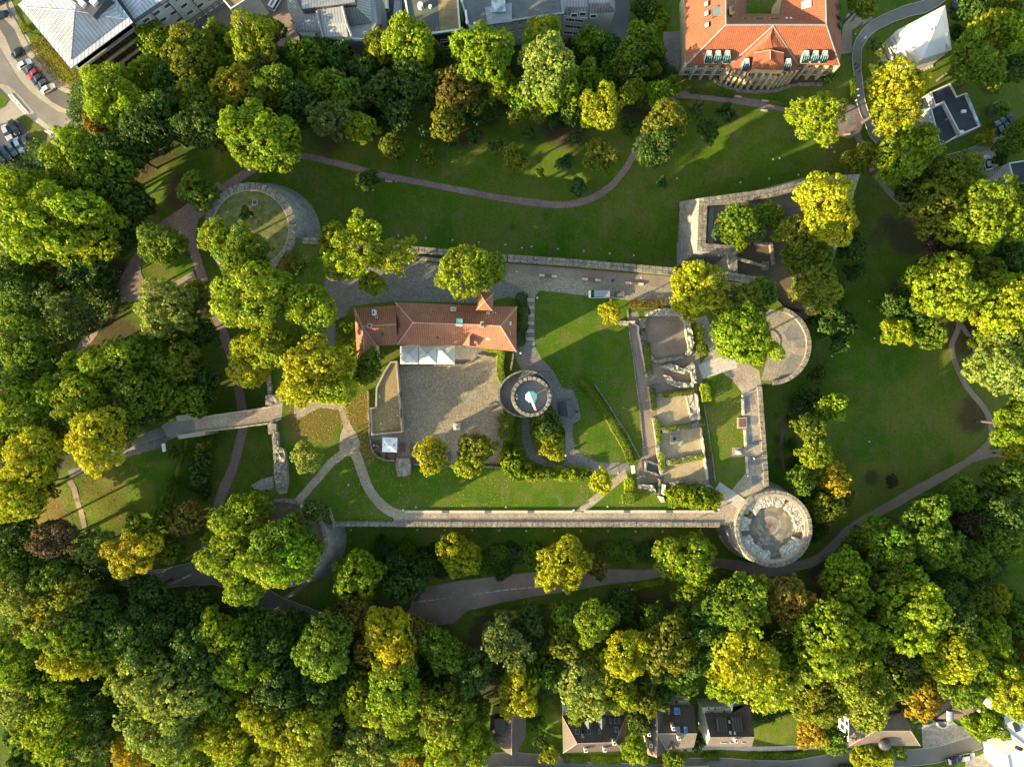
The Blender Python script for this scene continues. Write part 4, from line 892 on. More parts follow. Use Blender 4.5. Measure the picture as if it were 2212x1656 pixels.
# big room (floor level with the court, darker gravel than the sand rooms)
def floor(pts, z, mat): return drape('room_floor', pts, mat, 0.0, flat=z)
rw(Q((1140,1060),(1215,1010),(1300,1000),(1405,995),(1405,1030),(1440,1032),(1480,1040),(1450,1060),(1165,1065)), 1.6, 'rubble')
rw(Q((1445,1035),(1500,1045),(1530,1100),(1560,1230),(1565,1300),(1545,1370),(1530,1400),(1495,1395),(1520,1340),(1505,1250),(1490,1120),(1450,1070)), 1.9, 'rubble', .5)
rw(Q((1100,1085),(1160,1080),(1145,1165),(1105,1170)), 0.8, 'wall')
rw(Q((1105,1200),(1150,1190),(1155,1215),(1110,1225)), 0.6, 'redsoil')
rw(Q((1195,1395),(1230,1440),(1400,1420),(1475,1400),(1480,1435),(1240,1470),(1200,1450)), 0.8, 'wall')
rw(Q((1110,1285),(1175,1285),(1195,1395),(1200,1580),(1160,1590),(1120,1420)), 0.5, 'wall')
rw(Q((1280,1500),(1370,1470),(1480,1520),(1560,1460),(1580,1500),(1590,1640),(1550,1650),(1545,1545),(1480,1565),(1400,1540)), 1.4, 'rubble', .4)
rw(Q((1300,1570),(1370,1590),(1410,1630),(1480,1640),(1560,1640),(1560,1680),(1420,1680),(1340,1640)), 1.0, 'rubble', .4)
W_ = lambda *p: TL(2,2,*p)
rw(W_((1240,85),(1580,70),(1585,90),(1260,110)), 1.0, 'wall'); rw(W_((1500,100),(1570,85),(1610,310),(1540,310),(1520,200)), 1.1, 'rubble', .35)
rw(W_((1575,80),(1600,85),(1625,300),(1605,310)), 1.3, 'pale', .15); rw(W_((1265,375),(1560,335),(1610,320),(1612,350),(1290,400)), 1.0, 'wall'); rw(W_((1290,385),(1560,345),(1565,380),(1300,425)), 1.2, 'wall')
rw(W_((1620,375),(1632,372),(1690,820),(1675,825)), 1.1, 'pale', .1)
rw(W_((1325,655),(1640,600),(1645,635),(1335,705)), 1.1, 'wall')
rw(W_((1245,575),(1290,580),(1305,775),(1270,780)), 1.0, 'rubble'); rw(W_((1160,650),(1265,690),(1260,705),(1155,670)), 1.0, 'wall'); rw(W_((1140,735),(1280,775),(1275,790),(1140,755)), 1.0, 'wall')
rw(W_((1085,860),(1220,870),(1245,930),(1235,950),(1190,915),(1085,895)), 1.2, 'rubble', .4)
rw(W_((1255,960),(1300,970),(1315,1015),(1290,1020)), 1.0, 'pale', .1); rw(W_((1290,860),(1320,865),(1315,960),(1285,940)), 1.0, 'pale', .2)
rw(W_((1260,810),(1275,810),(1280,960),(1262,960)), 0.9, 'wall'); rw(W_((1595,830),(1690,850),(1740,900),(1640,905),(1600,880)), 0.8, 'rubble', .5)
rw(W_((1350,850),(1500,820),(1580,860),(1400,890)), 0.9, 'wall', .4)
for y0, y1, x0, x1 in ((20,230,1165,1200),(290,510,1208,1240),(520,640,1240,1250)):
    rw(W_((x0,y0),(x0+25,y0),(x1+25,y1),(x1,y1)), 0.9, 'concrete', .05)
rw(Q((1000,1110),(1060,1105),(1065,1140),(1090,1150),(1095,1210),(1110,1290),(1165,1590),(1155,1590),(1095,1290),(1080,1220),(1080,1160),(1050,1130),(1000,1120)), 0.7, 'pale', .06)
rw(Q((900,1110),(940,1105),(1005,1115),(1000,1145),(940,1145)), 0.7, 'rubble', .3)
rw(TL(2,2,(1145,660),(1165,655),(1155,755),(1140,755)), 1.0, 'wall')
floor(Q((1150,1065),(1450,1060),(1480,1075),(1500,1200),(1515,1340),(1500,1390),(1210,1440),(1180,1280),(1150,1180)), 0.03, 'soilpath')
floor(Q((1200,1500),(1300,1510),(1420,1560),(1540,1540),(1545,1600),(1450,1640),(1200,1660)), 0.03, 'soilpath')
floor(W_((1230,110),(1520,95),(1530,310),(1610,315),(1265,370)), 0.03, 'sand'); floor(W_((1270,420),(1620,375),(1645,600),(1300,650),(1265,520)), 0.03, 'sand')
floor(W_((1310,710),(1650,650),(1680,820),(1600,840),(1300,850)), 0.03, 'sand')
floor(W_((1190,0),(1590,0),(1580,70),(1230,85)), 0.03, 'soilpath')
# square hearth
b = rough('stone_hearth', 'square ring of rough stones on the ruin floor', W_((1360,440),(1430,435),(1437,500),(1370,510)), 0, 0.5, 'rubble', .2, 'hearth')
p = P(*W_((1399,472))[0], 0.5); q = MB().box(p[0]-.38, p[0]+.38, p[1]-.38, p[1]+.38, 0.45, 0.62); o = q.build('hearth_pit', G['dark'], b)
# stair well with timber treads
t = thing('cellar_stairs', 'dark timber stairs going down between rubble walls in the ruins', 'steps', P(*W_((1205,715))[0]), radians(-15))
for k in range(8): MB().box(-1.3 + k*.34, -1.3 + k*.34 + .26, -.95, .95, .05, .45 - k*.045).build('tread', G['wood'], t)
t = thing('ruin_steps', 'short flight of dark steps into the largest ruin room', 'steps', P(*Q((1132,1245))[0]), radians(-4))
for k in range(5): MB().box(-.75 + k*.3, -.75 + k*.3 + .28, -.75, .75, 0, .5 - k*.08).build('step', G['cobbled'], t)
# slabs of the stone place
t = thing('slab_paving', 'pale rectangular slab field between ruins and east bastion', 'paving')
A = Vector(P(1508,788)[:2]); B = Vector(P(1582,762)[:2]); C = Vector(P(1520,818)[:2]); 
for i in range(9):
    for j in range(4):
        a = A + (B - A) * i / 9 + (C - A) * j / 4; e = (B - A) / 9 * .97; f = (C - A) / 4 * .97
        MB().prism([tuple(a), tuple(a + e), tuple(a + e + f), tuple(a + f)], 0.0, 0.05 + 0.006 * ((i * 7 + j * 3) % 4)).build('slab', G['slab_pale'], t)
# timber foot bridge to the southeast bastion
t = thing('boardwalk', 'short plank boardwalk leading into the southeast bastion', 'boardwalk')
A = Vector(P(*W_((1760,880))[0])[:2]); B = Vector(P(*T(2,2,2050,1080))[:2]); d_ = (B - A); n_ = Vector((-d_.y, d_.x)).normalized()
N_ = 36
for i in range(N_):
    a = A + d_ * i / N_; e = d_ / N_ * .88; w2 = 1.35
    MB().prism([tuple(a - n_*w2), tuple(a + e - n_*w2), tuple(a + e + n_*w2), tuple(a + n_*w2)], .06, .13).build('plank', G['slab_pale'], t)
# dashes of pale slabs in the parking place
sl_ = thing('slab_line', 'dashed line of pale slabs set across the parking place', 'paving line')
n = 22
for i in range(n):
    x = 905 + (1300 - 905) * i / n
    y = np.interp(x, [905,1000,1100,1200,1310], [1297,1284,1271,1261,1245])
    a = Vector(PT(x, y)); c = Vector(PT(x + 15.0, y - 1.9)); dr = (c - a).normalized(); nn = Vector((-dr.y, dr.x, 0))
    vs = [a - nn*.32, c - nn*.32, c + nn*.32, a + nn*.32]
    MB().add([(v.x, v.y, v.z + .02) for v in vs] + [(v.x, v.y, v.z + .13) for v in vs], [(4,5,6,7),(0,1,5,4),(1,2,6,5),(2,3,7,6),(3,0,4,7)]).build('slab', G['slab_pale'], sl_)
# kerb line edging the court's east lawn and hedges
for pts, lb in (([T(2,1,995,1010), T(2,1,1010,1200), T(2,1,1040,1400), T(2,1,1065,1600), T(2,2,1100,200), T(2,2,1120,430), T(2,2,1140,600)], 'thin stone kerb between court lawn and the ruin walk'),
                ([T(2,2,710,0), T(2,2,800,130), T(2,2,900,290), T(2,2,1000,440), T(2,2,1060,560), T(2,2,1100,630)], 'thin stone edge behind the long curved hedge'),
                ([T(2,2,1655,180), T(2,2,1690,400), T(2,2,1735,700), T(2,2,1750,840)], 'low stone edge west of the sunlit east lawn')):
    wall('stone_edge', lb, pts, 0.22, -0.1, 0.28, cop=0, mat='walltop', cat='kerb')
# ================================================================== BUILDINGS
def inset(poly, d):
    """inset a closed 2D polygon by d (towards its inside)"""
    n = len(poly); a = sum(poly[i][0]*poly[(i+1)%n][1] - poly[(i+1)%n][0]*poly[i][1] for i in range(n)); s_ = 1 if a > 0 else -1
    V = [Vector(p[:2]) for p in poly]; out = []
    for i in range(n):
        e = (V[i] - V[i-1]).normalized(); f = (V[(i+1)%n] - V[i]).normalized()
        ne = Vector((-e.y, e.x)) * s_; nf = Vector((-f.y, f.x)) * s_; m = ne + nf; m = m / max(m.dot(ne), 0.35); out.append(V[i] + m * d)
    return [tuple(v) for v in out]
def roof(parent, pts, faces, mat, name='roof', thick=0.22, seams=None):
    """pts: name -> (px, py, z). each face is a plane of the roof with its own thickness"""
    W = {k: Vector(P(*v)) for k, v in pts.items()}
    vs = []; fs = []; used = {k for f in faces for k in f}
    keys = [k for k in W if k in used]; idx = {k: i for i, k in enumerate(keys)}
    n = len(keys); vs = [W[k] for k in keys] + [W[k] - Vector((0, 0, thick)) for k in keys]
    edges = {}
    for f in faces:
        ids = [idx[k] for k in f]
        area = sum(vs[ids[i]].x * vs[ids[(i+1)%len(ids)]].y - vs[ids[(i+1)%len(ids)]].x * vs[ids[i]].y for i in range(len(ids)))
        if area < 0: ids = ids[::-1]
        fs.append(tuple(ids)); fs.append(tuple(n + i for i in ids[::-1]))
        for i in range(len(ids)):
            a, c = ids[i], ids[(i+1)%len(ids)]; edges[(a, c)] = edges.get((a, c), 0) + 1
    for (a, c) in edges:
        if (c, a) not in edges: fs.append((a, n + a, n + c, c))
    me = mesh(name, vs, fs, G[mat], uv=True)
    return ob(name, me, parent)
def ridge_line(parent, pts, chain, mat='ridge', r=0.16, name='ridge'):
    W = [Vector(P(*pts[k])) for k in chain]; b = MB()
    for a, c in zip(W[:-1], W[1:]): b.tube(a + Vector((0,0,.02)), c + Vector((0,0,.02)), r, n=6)
    return b.build(name, G[mat], parent)
def walls(parent, eave, z_base, mat, ins=0.35, name='wall', zoff=-0.2):
    """walls below an eave loop [(px, py, z)]; z_base number or list"""
    w = [P(*p) for p in eave]; poly = inset([p[:2] for p in w], ins); zt = [p[2] + zoff for p in w]
    zb = z_base if not hasattr(z_base, '__len__') else list(z_base)
    b = MB(); b.prism(poly, zb, zt); b.build(name, G[mat], parent); return poly, zt
_win = {}
def win_me(w, h, nx=2, ny=2, frame='white', glass='glass'):
    k = (round(w, 2), round(h, 2), nx, ny, frame, glass)
    if k not in _win:
        b = MB(); t = 0.09
        b.box(-w/2, w/2, 0, .10, 0, t); b.box(-w/2, w/2, 0, .10, h-t, h); b.box(-w/2, -w/2+t, 0, .10, t, h-t); b.box(w/2-t, w/2, 0, .10, t, h-t)
        for i in range(1, nx): x = -w/2 + w*i/nx; b.box(x-.03, x+.03, 0, .08, t, h-t)
        for j in range(1, ny): z = h*j/ny; b.box(-w/2+t, w/2-t, 0, .07, z-.025, z+.025)
        b.box(-w/2-.08, w/2+.08, 0, .22, -.07, -.002)
        g = MB(); g.box(-w/2+t, w/2-t, -.02, .03, t, h-t)
        _win[k] = (b.me('window', G[frame]), g.me('pane', G[glass]))
    return _win[k]
def window(parent, x, y, z, ang, w=1.2, h=1.4, nx=2, ny=2, frame='white', glass='glass'):
    """z = sill; ang = direction the wall faces"""
    f, g = win_me(w, h, nx, ny, frame, glass)
    px, py, pz = parent.location
    o = ob('window', f, parent, (x - px, y - py, z - pz), ang - pi/2); ob('pane', g, o); return o
def facade(parent, A, B, ztop, rows, n, w=1.2, h=1.4, margin=1.0, frame='white', glass='glass', nx=2, ny=2, skip=(), off=0.0):
    """windows on the wall from A to B (2D world points), facing right of A->B"""
    A = Vector(A[:2]); B = Vector(B[:2]); L = (B - A).length; d_ = (B - A) / L; nr = Vector((d_.y, -d_.x)); ang = atan2(nr.y, nr.x)
    for r, z in enumerate(rows):
        for i in range(n):
            if (r, i) in skip: continue
            s_ = margin + (L - 2 * margin) * (i + 0.5) / n
            p = A + d_ * s_ + nr * (0.01 + off); window(parent, p.x, p.y, ztop - z - h, ang, w, h, nx, ny, frame, glass)
def rooflight(parent, px, py, z, w=0.8, h=1.1, slope=0.0, az=0.0, frame='zincp', glass='glass', name='skylight'):
    """small window lying in a roof plane; az = downhill direction"""
    x, y, _ = P(px, py, z); b = MB(); b.box(-w/2, w/2, -h/2, h/2, -.15, .10); b.box(-w/2+.1, w/2-.1, -h/2+.1, h/2-.1, .10, .12, 1)
    o = b.build(name, [G[frame], G[glass]], parent); o.location = Vector((x, y, z)) - parent.location
    o.rotation_euler = Matrix.Rotation(az + pi/2, 3, 'Z').to_euler() if not slope else (Matrix.Rotation(az + pi/2, 3, 'Z') @ Matrix.Rotation(slope, 3, 'X')).to_euler()
    return o
def chimney(parent, px, py, z0, z1, w=0.7, d_=0.7, rz=0.0, mat='chimney'):
    x, y, _ = P(px, py, z1); b = MB(); b.box(-w/2, w/2, -d_/2, d_/2, z0, z1); b.box(-w/2-.06, w/2+.06, -d_/2-.06, d_/2+.06, z1, z1+.12); b.box(-w/4, w/4, -d_/4, d_/4, z1+.12, z1+.3, 1)
    o = b.build('chimney', [G[mat], G['dark']], parent, rz=rz); o.location = Vector((x, y, 0)) - Vector((parent.location.x, parent.location.y, 0)); return o
def flat_roof(parent, pts, z, mat, par=0.5, parmat='concrete', pw=0.35, name='roof'):
    w = [P(*p, z)[:2] for p in pts]; inn = inset(w, pw)
    b = MB(); b.prism(inn, z - .6, z - par + .0); b.build(name, G[mat], parent)
    b = MB(); n = len(w)
    for i in range(n):
        j = (i + 1) % n; b.prism([w[i], w[j], inn[j], inn[i]], z - .7, z)
    b.build('parapet', G[parmat], parent)
    return w

# ---- restaurant with red tiled roofs
t = thing('restaurant', 'long castle restaurant with red clay tile hip roofs and a corner turret', 'building')
R1 = {'a': (*T(1,1,845,1000),6.2), 'b': (*T(1,1,1202,975),6.2), 'c': (*T(1,1,1217,1312),6.2), 'd': (*T(1,1,1035,1320),6.2), 'e': (*T(1,1,1043,1440),6.2), 'f': (*T(1,1,872,1455),6.2),
      'r': (*T(1,1,915,1155),8.9), 's': (*T(1,1,1207,1135),8.9), 'u': (*T(1,1,930,1370),8.9)}
roof(t, R1, ['absr', 'rscd', 'rufa', 'rdeu', 'uef'], 'tile')
for ch in ('rs', 'ru', 'ar', 'uf', 'ue'): ridge_line(t, R1, ch)
ridge_line(t, R1, 'rd', 'zincp', .14, 'valley')
walls(t, [R1[k] for k in 'abcdef'], -0.2, 'cream', 0.45)
R2 = {'a': (*T(1,1,1199,948),7.2), 'b': (*T(2,1,42,987),7.2), 'c': (*T(2,1,38,1372),7.2), 'm': (*T(1,1,1780,1322),7.2), 'd': (*T(1,1,1216,1311),7.2),
      'r': (*T(1,1,1352,1122),11.4), 's': (*T(1,1,1900,1140),11.4), 'u': (*T(1,1,2105,1152),11.4)}
R2['n'] = (*T(1,1,1720,968),7.2)
roof(t, R2, ['anr', 'nusr' , 'nbu', 'ubc', 'usmc', 'srdm', 'rad'], 'tile', name='main_roof')
for ch in ('rsu', 'ar', 'rd', 'ub', 'uc'): ridge_line(t, R2, ch)
poly2, zt2 = walls(t, [R2[k] for k in 'anbcmd'], -0.2, 'cream', 0.5)
R3 = {'a': (*T(1,1,1920,848),11.5), 'b': (*T(1,1,2048,868),11.5), 'c': (*T(1,1,2035,1020),11.5), 'd': (*T(1,1,1895,1015),11.5), 'p': (*T(1,1,1968,940),15.0)}
roof(t, R3, ['abp', 'bcp', 'cdp', 'dap'], 'tile', name='turret_roof')
for ch in ('ap', 'bp', 'cp', 'dp'): ridge_line(t, R3, ch, r=.12)
walls(t, [R3[k] for k in 'abcd'], -0.2, 'cream', 0.4, 'turret')
R4 = {'a': (*T(1,1,1775,1316),7.9), 'b': (*T(1,1,1897,1326),7.9), 'p': (*T(1,1,1835,1322),9.9), 'q': (*T(1,1,1836,1228),9.9)}
roof(t, R4, ['apq', 'bqp'], 'tile', name='dormer_roof', thick=.15); ridge_line(t, R4, 'pq', r=.1)
g = MB(); A4, B4, P4 = [Vector(P(*R4[k])) for k in 'abp']; g.prism([(A4.x+.3, A4.y+.2), (B4.x-.3, B4.y+.2), (B4.x-.3, A4.y+2.2), (A4.x+.3, A4.y+2.2)], 7.3, 7.9); g.build('dormer_wall', G['cream'], t)
b = MB(); p = P(*T(1,1,1750,1120), 11.3); b.box(-.62,.62,-.75,.75,9.8,11.2); b.box(-.7,.7,-.85,.85,11.2,11.35,1); b.build('vent_hood', [G['chimney'], G['copper']], t, loc=(p[0],p[1],0))
chimney(t, *T(1,1,1945,1140), 9.5, 11.9, .7, 1.3, mat='concrete'); chimney(t, *T(1,1,978,1150), 8, 10.2, .9, .9, mat='concrete'); chimney(t, *T(1,1,1012,1035), 7, 9.4, .6, 1.2)
for q, w, h, s_, az in (((1,1,1698,1005),1.2,1.0,.45,pi/2),((1,1,1995,1042),.8,.8,.45,pi/2),((1,1,2050,1050),.7,.8,.45,pi/2),((1,1,1035,1070),.6,.6,.4,pi/2),((1,1,1078,1098),.4,.4,.4,pi/2),((1,1,1272,1137),.45,.45,.5,pi),((1,1,1995,1252),.8,1.0,.5,-pi/2),((1,1,1882,1242),.5,.5,.5,-pi/2),((1,1,1560,1254),.35,.35,.5,-pi/2),((1,1,2180,1130),.8,.9,.5,0),((1,1,2180,1212),.6,.6,.5,0),((1,1,1528,1030),.4,.4,.45,pi/2),((1,1,1090,1228),.5,.5,.4,-pi/2)):
    px, py = T(*q); 
    zc = {pi/2: 8.7, -pi/2: 8.9, 0: 8.9, pi: 8.8}[az] if q[2] > 1200 else 7.9
    rooflight(t, px, py, zc + .1, w, h, s_, az, 'white' if w > .55 else 'iron', 'glassp' if w > .7 else 'glass')
w2 = [Vector(p) for p in poly2]
facade(t, P(*R2['d'][:2], 7.2), P(*R2['m'][:2], 7.2), 6.6, (0.6,), 9, 1.0, 1.3, 1.5, off=-0.45)

# ---- four-sided parasols
def parasol(name, label, px, py, half, z, rz, mat, group=None, k=16, marks=False):
    x, y, _ = P(px, py, z); t = thing(name, label, 'parasol', (x, y, 0), rz, group)
    hx, hy = half; vs = [(0, 0, z + .9)]; 
    rim = [(hx, -hy), (hx, 0), (hx, hy), (0, hy), (-hx, hy), (-hx, 0), (-hx, -hy), (0, -hy)]
    for i, (a, c) in enumerate(rim): vs.append((a, c, z - (.0 if i % 2 == 0 else .06)))
    for i, (a, c) in enumerate(rim): vs.append((a, c, z - .25))
    for i, (a, c) in enumerate(rim): vs.append((a*.5, c*.5, z + .42 - (.05 if i % 2 else -.02)))
    fs = []
    for i in range(8):
        j = (i + 1) % 8; fs += [(0, 17+i, 17+j), (17+i, 1+i, 1+j, 17+j), (1+i, 9+i, 9+j, 1+j)]
    ob('canopy', mesh('canopy', vs, fs, G[mat]), t)
    MB().tube((0,0,0), (0,0,z+.85), .05).build('pole', G['white'], t); b = MB(); b.lathe([(.22, z+.9), (.2, z+1.0), (.01, z+1.08)], n=12); b.build('cap', G['white'], t)
    MB().box(-.5,.5,-.5,.5,0,.12).build('base', G['concrete'], t)
    if marks:
        for a, c in ((0, .62), (.0, -.62), (.62, 0), (-.62, 0)):
            m = MB(); m.lathe([(.13, 0), (.01, 0)], n=10); o = m.build('print_mark', G['iron'], t); o.location = (a*hx, c*hy, z + .9*.38 + .03)
            o.rotation_euler = (-.35 if c > 0 else (.35 if c < 0 else 0), .35 if a > 0 else (-.35 if a < 0 else 0), 0); o.rotation_euler = (math.copysign(.38, -c) if c else 0, math.copysign(.38, a) if a else 0, 0)
        m = MB()
        for k in range(14):
            a0 = k / 14 * 2 * pi; m.tube((.40 + .10*cos(a0), .45*sin(a0), 0), (.40 + .10*cos(a0 + .5), .45*sin(a0 + .5), 0), .018, n=4)
        for k in range(9): yy = -.5 + k * .125; m.tube((.62 + .05*(k % 2), yy, 0), (.62 + .05*((k+1) % 2), yy + .12, 0), .016, n=4)
        o = m.build('print_lettering', G['iron'], t); o.location = (.42*hx, 0, z + .9*.47 + .02); o.rotation_euler = (0, .38, 0)
    return t
for i, (x, lb) in enumerate(((1318, 'pale square parasol on the restaurant terrace, west one of three'), (1478, 'middle one of the three pale square parasols on the restaurant terrace'), (1634, 'pale square parasol on the restaurant terrace, east one of three'))):
    parasol('parasol', lb, *T(1,1,x,1400), (2.08, 2.12), 3.3, 0, 'cloth', 'three pale parasols on the terrace')
parasol('parasol', 'bright white square parasol with small printed emblems beside the picnic tables', *T(1,2,1150,521), (1.72, 1.7), 2.7, radians(-2), 'whitecloth', marks=True)
wall('terrace_wall', 'low pale wall along the front of the restaurant terrace, curving at its end', [T(1,1,1235,1488), T(1,1,1500,1488), T(1,1,1785,1486), T(1,1,1840,1465), T(1,1,1880,1430), T(1,1,1900,1400)], 0.7, 0, 0.35, cop=1.4, mat='concrete')
wall('terrace_wall', 'short pale wall piece on the restaurant terrace', [T(1,1,1890,1400), T(1,1,2035,1420)], 0.7, 0, 0.4, cop=1.4, mat='concrete')
# courtyard side building with gravel roof
t = thing('flat_building', 'low building west of the courtyard with brown gravel roof and concrete rim', 'building')
pp = TL(1,2,(1215,-150),(1262,415),(990,442),(980,205),(1025,195),(1030,30),(1105,-120),(1155,-195),(1215,-200))
flat_roof(t, pp, 3.2, 'gravelroof', .55, 'concrete', .38); wv = [P(*p, 3.2)[:2] for p in pp]; MB().prism(inset(wv, .05), -.1, 2.5).build('wall', G['concrete'], t)
flat = [P(*T(1,2,1240,y), 3.0) for y in (30, 205)]
for y in (70, 250): 
    p = P(*T(1,2,1246,y), 3.2); MB().box(p[0]-.1, p[0]+.22, p[1]-1.1, p[1]+1.1, 3.0, 3.22).build('roof_slot', G['dark'], t)
for q in ((1060,95),(1062,112),(1075,338),(1218,268)): p = P(*T(1,2,*q), 3.0); MB().tube((p[0],p[1],2.5), (p[0],p[1],3.0), .14).build('roof_vent', G['white'], t)
wall('garden_wall', 'curved pale wall round the beer garden terrace', [T(1,2,960,55), T(1,2,965,200), T(1,2,975,450), T(1,2,995,560), T(1,2,1040,625), T(1,2,1110,655), T(1,2,1195,658)], 0.9, 0, 0.35, cop=1.2, mat='concrete')
wall('garden_wall', 'straight low wall behind the courtyard trees', [T(1,2,1330,690), T(1,2,1700,705), T(1,2,2130,715)], 0.7, 0, 0.35, cop=1.4, mat='concrete')
rough('stone_hut', 'dark stone block with rounded corners beside the beer garden', TL(1,2,(1205,635),(1320,640),(1328,700),(1325,780),(1270,800),(1215,790),(1200,700)), 0, 2.2, 'wall', .15, 'hut')
# picnic tables
def picnic(label, x, y, ang):
    q = P(*T(1,2,x,y)); t = thing('picnic_table', label, 'picnic table', q, ang, 'dark red picnic tables of the beer garden')
    MB().box(-1.1,1.1,-.36,-.13,.70,.75).build('tabletop_board', G['redwood'], t); MB().box(-1.1,1.1,-.11,.11,.70,.75).build('tabletop_board', G['redwood'], t); MB().box(-1.1,1.1,.13,.36,.70,.75).build('tabletop_board', G['redwood'], t)
    for s_ in (-1, 1): MB().box(-1.1,1.1,.62*s_-.13,.62*s_+.13,.42,.46).build('seat', G['redwood'], t)
    for s_ in (-.8, .8): MB().box(s_-.04,s_+.04,-.7,.7,.36,.41).add([], []).build('crossbar', G['iron'], t); MB().box(s_-.04,s_+.04,-.05,.05,0,.69).build('leg', G['iron'], t)
for a in ((1035,560,pi*.15,'picnic table west of the white parasol against the curved wall'),(1105,618,pi*.45,'picnic table just below the white parasol, left one'),(1180,622,pi*.48,'picnic table between the white parasol and the dark stone block'),(1258,540,pi*.5,'picnic table just right of the white parasol'),(1355,545,pi*.5,'picnic table under the edge of the golden tree'),(1350,662,pi*.5,'picnic table right of the dark stone block'),(1030,520,pi*.1,'picnic table at the top of the beer garden wall'),(1650,620,pi*.5,'picnic table between the two courtyard trees')):
    picnic(a[3], a[0], a[1], a[2])
q = P(*T(1,2,2035,185)); t = thing('park_bench', 'lone grey bench in the shade beside the keep', 'bench', q, radians(-25))
for k in range(4): MB().box(-.9,.9,-.3+k*.16,-.17+k*.16,.42,.47).build('slat', G['wood'], t)
for s_ in (-.7,.7): MB().box(s_-.05,s_+.05,-.3,.3,0,.42).build('leg', G['iron'], t)

# ---- the keep
t = thing('keep', 'tall round stone keep with battlements and a turquoise pavilion roof', 'tower', P(1142, 851) )
cx, cy, _ = P(1147, 856.5, 36)
t.location = (cx, cy, 0)
b = MB(); b.lathe([(3.45, 0), (3.35, 33.5), (3.75, 34.6), (3.75, 36.2), (3.15, 36.2), (3.15, 35.2), (.01, 35.2)], n=64); sm_ = b.me('tower_body', [G['wall']]); ob('tower_body', sm_, t)
b = MB(); b.lathe([(3.14, 35.23), (.01, 35.25)], n=48); b.build('platform', G['platform'], t)
mm = MB(); mm.box(-.30,.30,-.34,.34,0,.8); mm = mm.me('merlon', G['walltop'])
for i in range(24):
    a = 2*pi*(i+.3)/24; ob('merlon', mm, t, (3.42*cos(a), 3.42*sin(a), 36.2), a)
b = MB(); 
for i in range(8):
    a = 2*pi*i/8; b.tube((.85*cos(a), .85*sin(a), 35.2), (.85*cos(a), .85*sin(a), 37.4), .06, n=6)
b.build('pavilion_posts', G['copper'], t)
b = MB(); b.lathe([(1.12, 37.35), (.05, 38.5)], n=8, a0=radians(22.5), a1=radians(382.5)); b.lathe([(1.12, 37.35), (1.1, 37.25), (.05, 37.3)], n=8, a0=radians(22.5), a1=radians(382.5)); b.build('pavilion_roof', G['copper'], t)
fx, fy, _ = P(1152, 869, 47); fx -= cx; fy -= cy
bx, by = (.1, -.25)
b = MB(); b.tube((bx, by, 35.2), (fx, fy, 46.6), .07, .05); b.build('flagpole', G['white'], t); b = MB(); b.ball((fx, fy, 46.9), .32, 14); ob('finial', smooth(b.me('finial', G['copper'])), t)
vs = []; fs = []
for i in range(7):
    u = i / 6; vs += [(fx + .1 + u*.5, fy - .15 - u*1.3 + .0, 46.2 + .25*sin(u*6)), (fx - .25 + u*.55, fy - .2 - u*1.25, 45.6 + .3*sin(u*6+1))]
    if i: fs.append((2*i-2, 2*i, 2*i+1, 2*i-1))
ob('flag', mesh('flag', vs, fs, mats=[G['red'], G['white']], midx=[0,1,1,0,1,0]), t)
# low ring wall round the foot of the keep
rx, ry, _ = P(1137.5, 850, 6.0)
t = thing('ring_wall', 'ivy-covered teardrop ring wall with a wooden gallery round the keep', 'wall', (rx, ry, 0))
b = MB(); 
def tear(r, k=1.0):
    out = []
    for i in range(64):
        a = 2*pi*i/64; bulge = 1 + .10*max(0, cos(a - pi*1.06))**3 - .03 * max(0, cos(a - 1.2)); out.append((r*bulge*cos(a)*1.02, r*bulge*sin(a)*.93))
    return out
o_ = tear(5.95); i_ = tear(5.55); vs = [(x, y, -.1) for x, y in o_] + [(x, y, 6.0) for x, y in o_] + [(x, y, 6.0) for x, y in i_] + [(x, y, 4.6) for x, y in i_]
fs = [(k*64+i, k*64+(i+1)%64, (k+1)*64+(i+1)%64, (k+1)*64+i) for k in range(3) for i in range(64)]
ob('ring_body', mesh('ring_body', vs, fs, G['walltop']), t)
vs = [(x, y, 4.7) for x, y in i_] + [((cx-rx)+3.2*cos(2*pi*i/64), (cy-ry)+3.2*sin(2*pi*i/64), 4.75) for i in range(64)]
ob('gallery_floor', mesh('gallery_floor', vs, [(i, (i+1)%64, 64+(i+1)%64, 64+i) for i in range(64)], G['wood']), t)
p_ = MB().box(-.05,.05,-.05,.05,4.7,6.9).me('rail_post', G['iron'])
for i in range(0, 64, 2):
    x, y = i_[i]; ob('rail_post', p_, t, (x*.97, y*.97, 0))
b = MB()
for i in range(64):
    a = i_[i]; c = i_[(i+1)%64]; b.tube((a[0]*.97, a[1]*.97, 6.85), (c[0]*.97, c[1]*.97, 6.85), .04, n=4)
b.build('rail', G['iron'], t)
wall('garden_wall', 'pair of mossy walls running from the restaurant to the keep', [T(1,1,2135,1370), T(1,1,2122,1500), T(1,1,2140,1620), T(1,1,2160,1660)], 1.4, 0, 0.4, cop=.9)
wall('garden_wall', 'second mossy wall strip east of the ivy by the keep', [T(2,1,10,1380), T(2,1,5,1450), T(2,1,-12,1530)], 1.4, 0, 0.35, cop=.9)

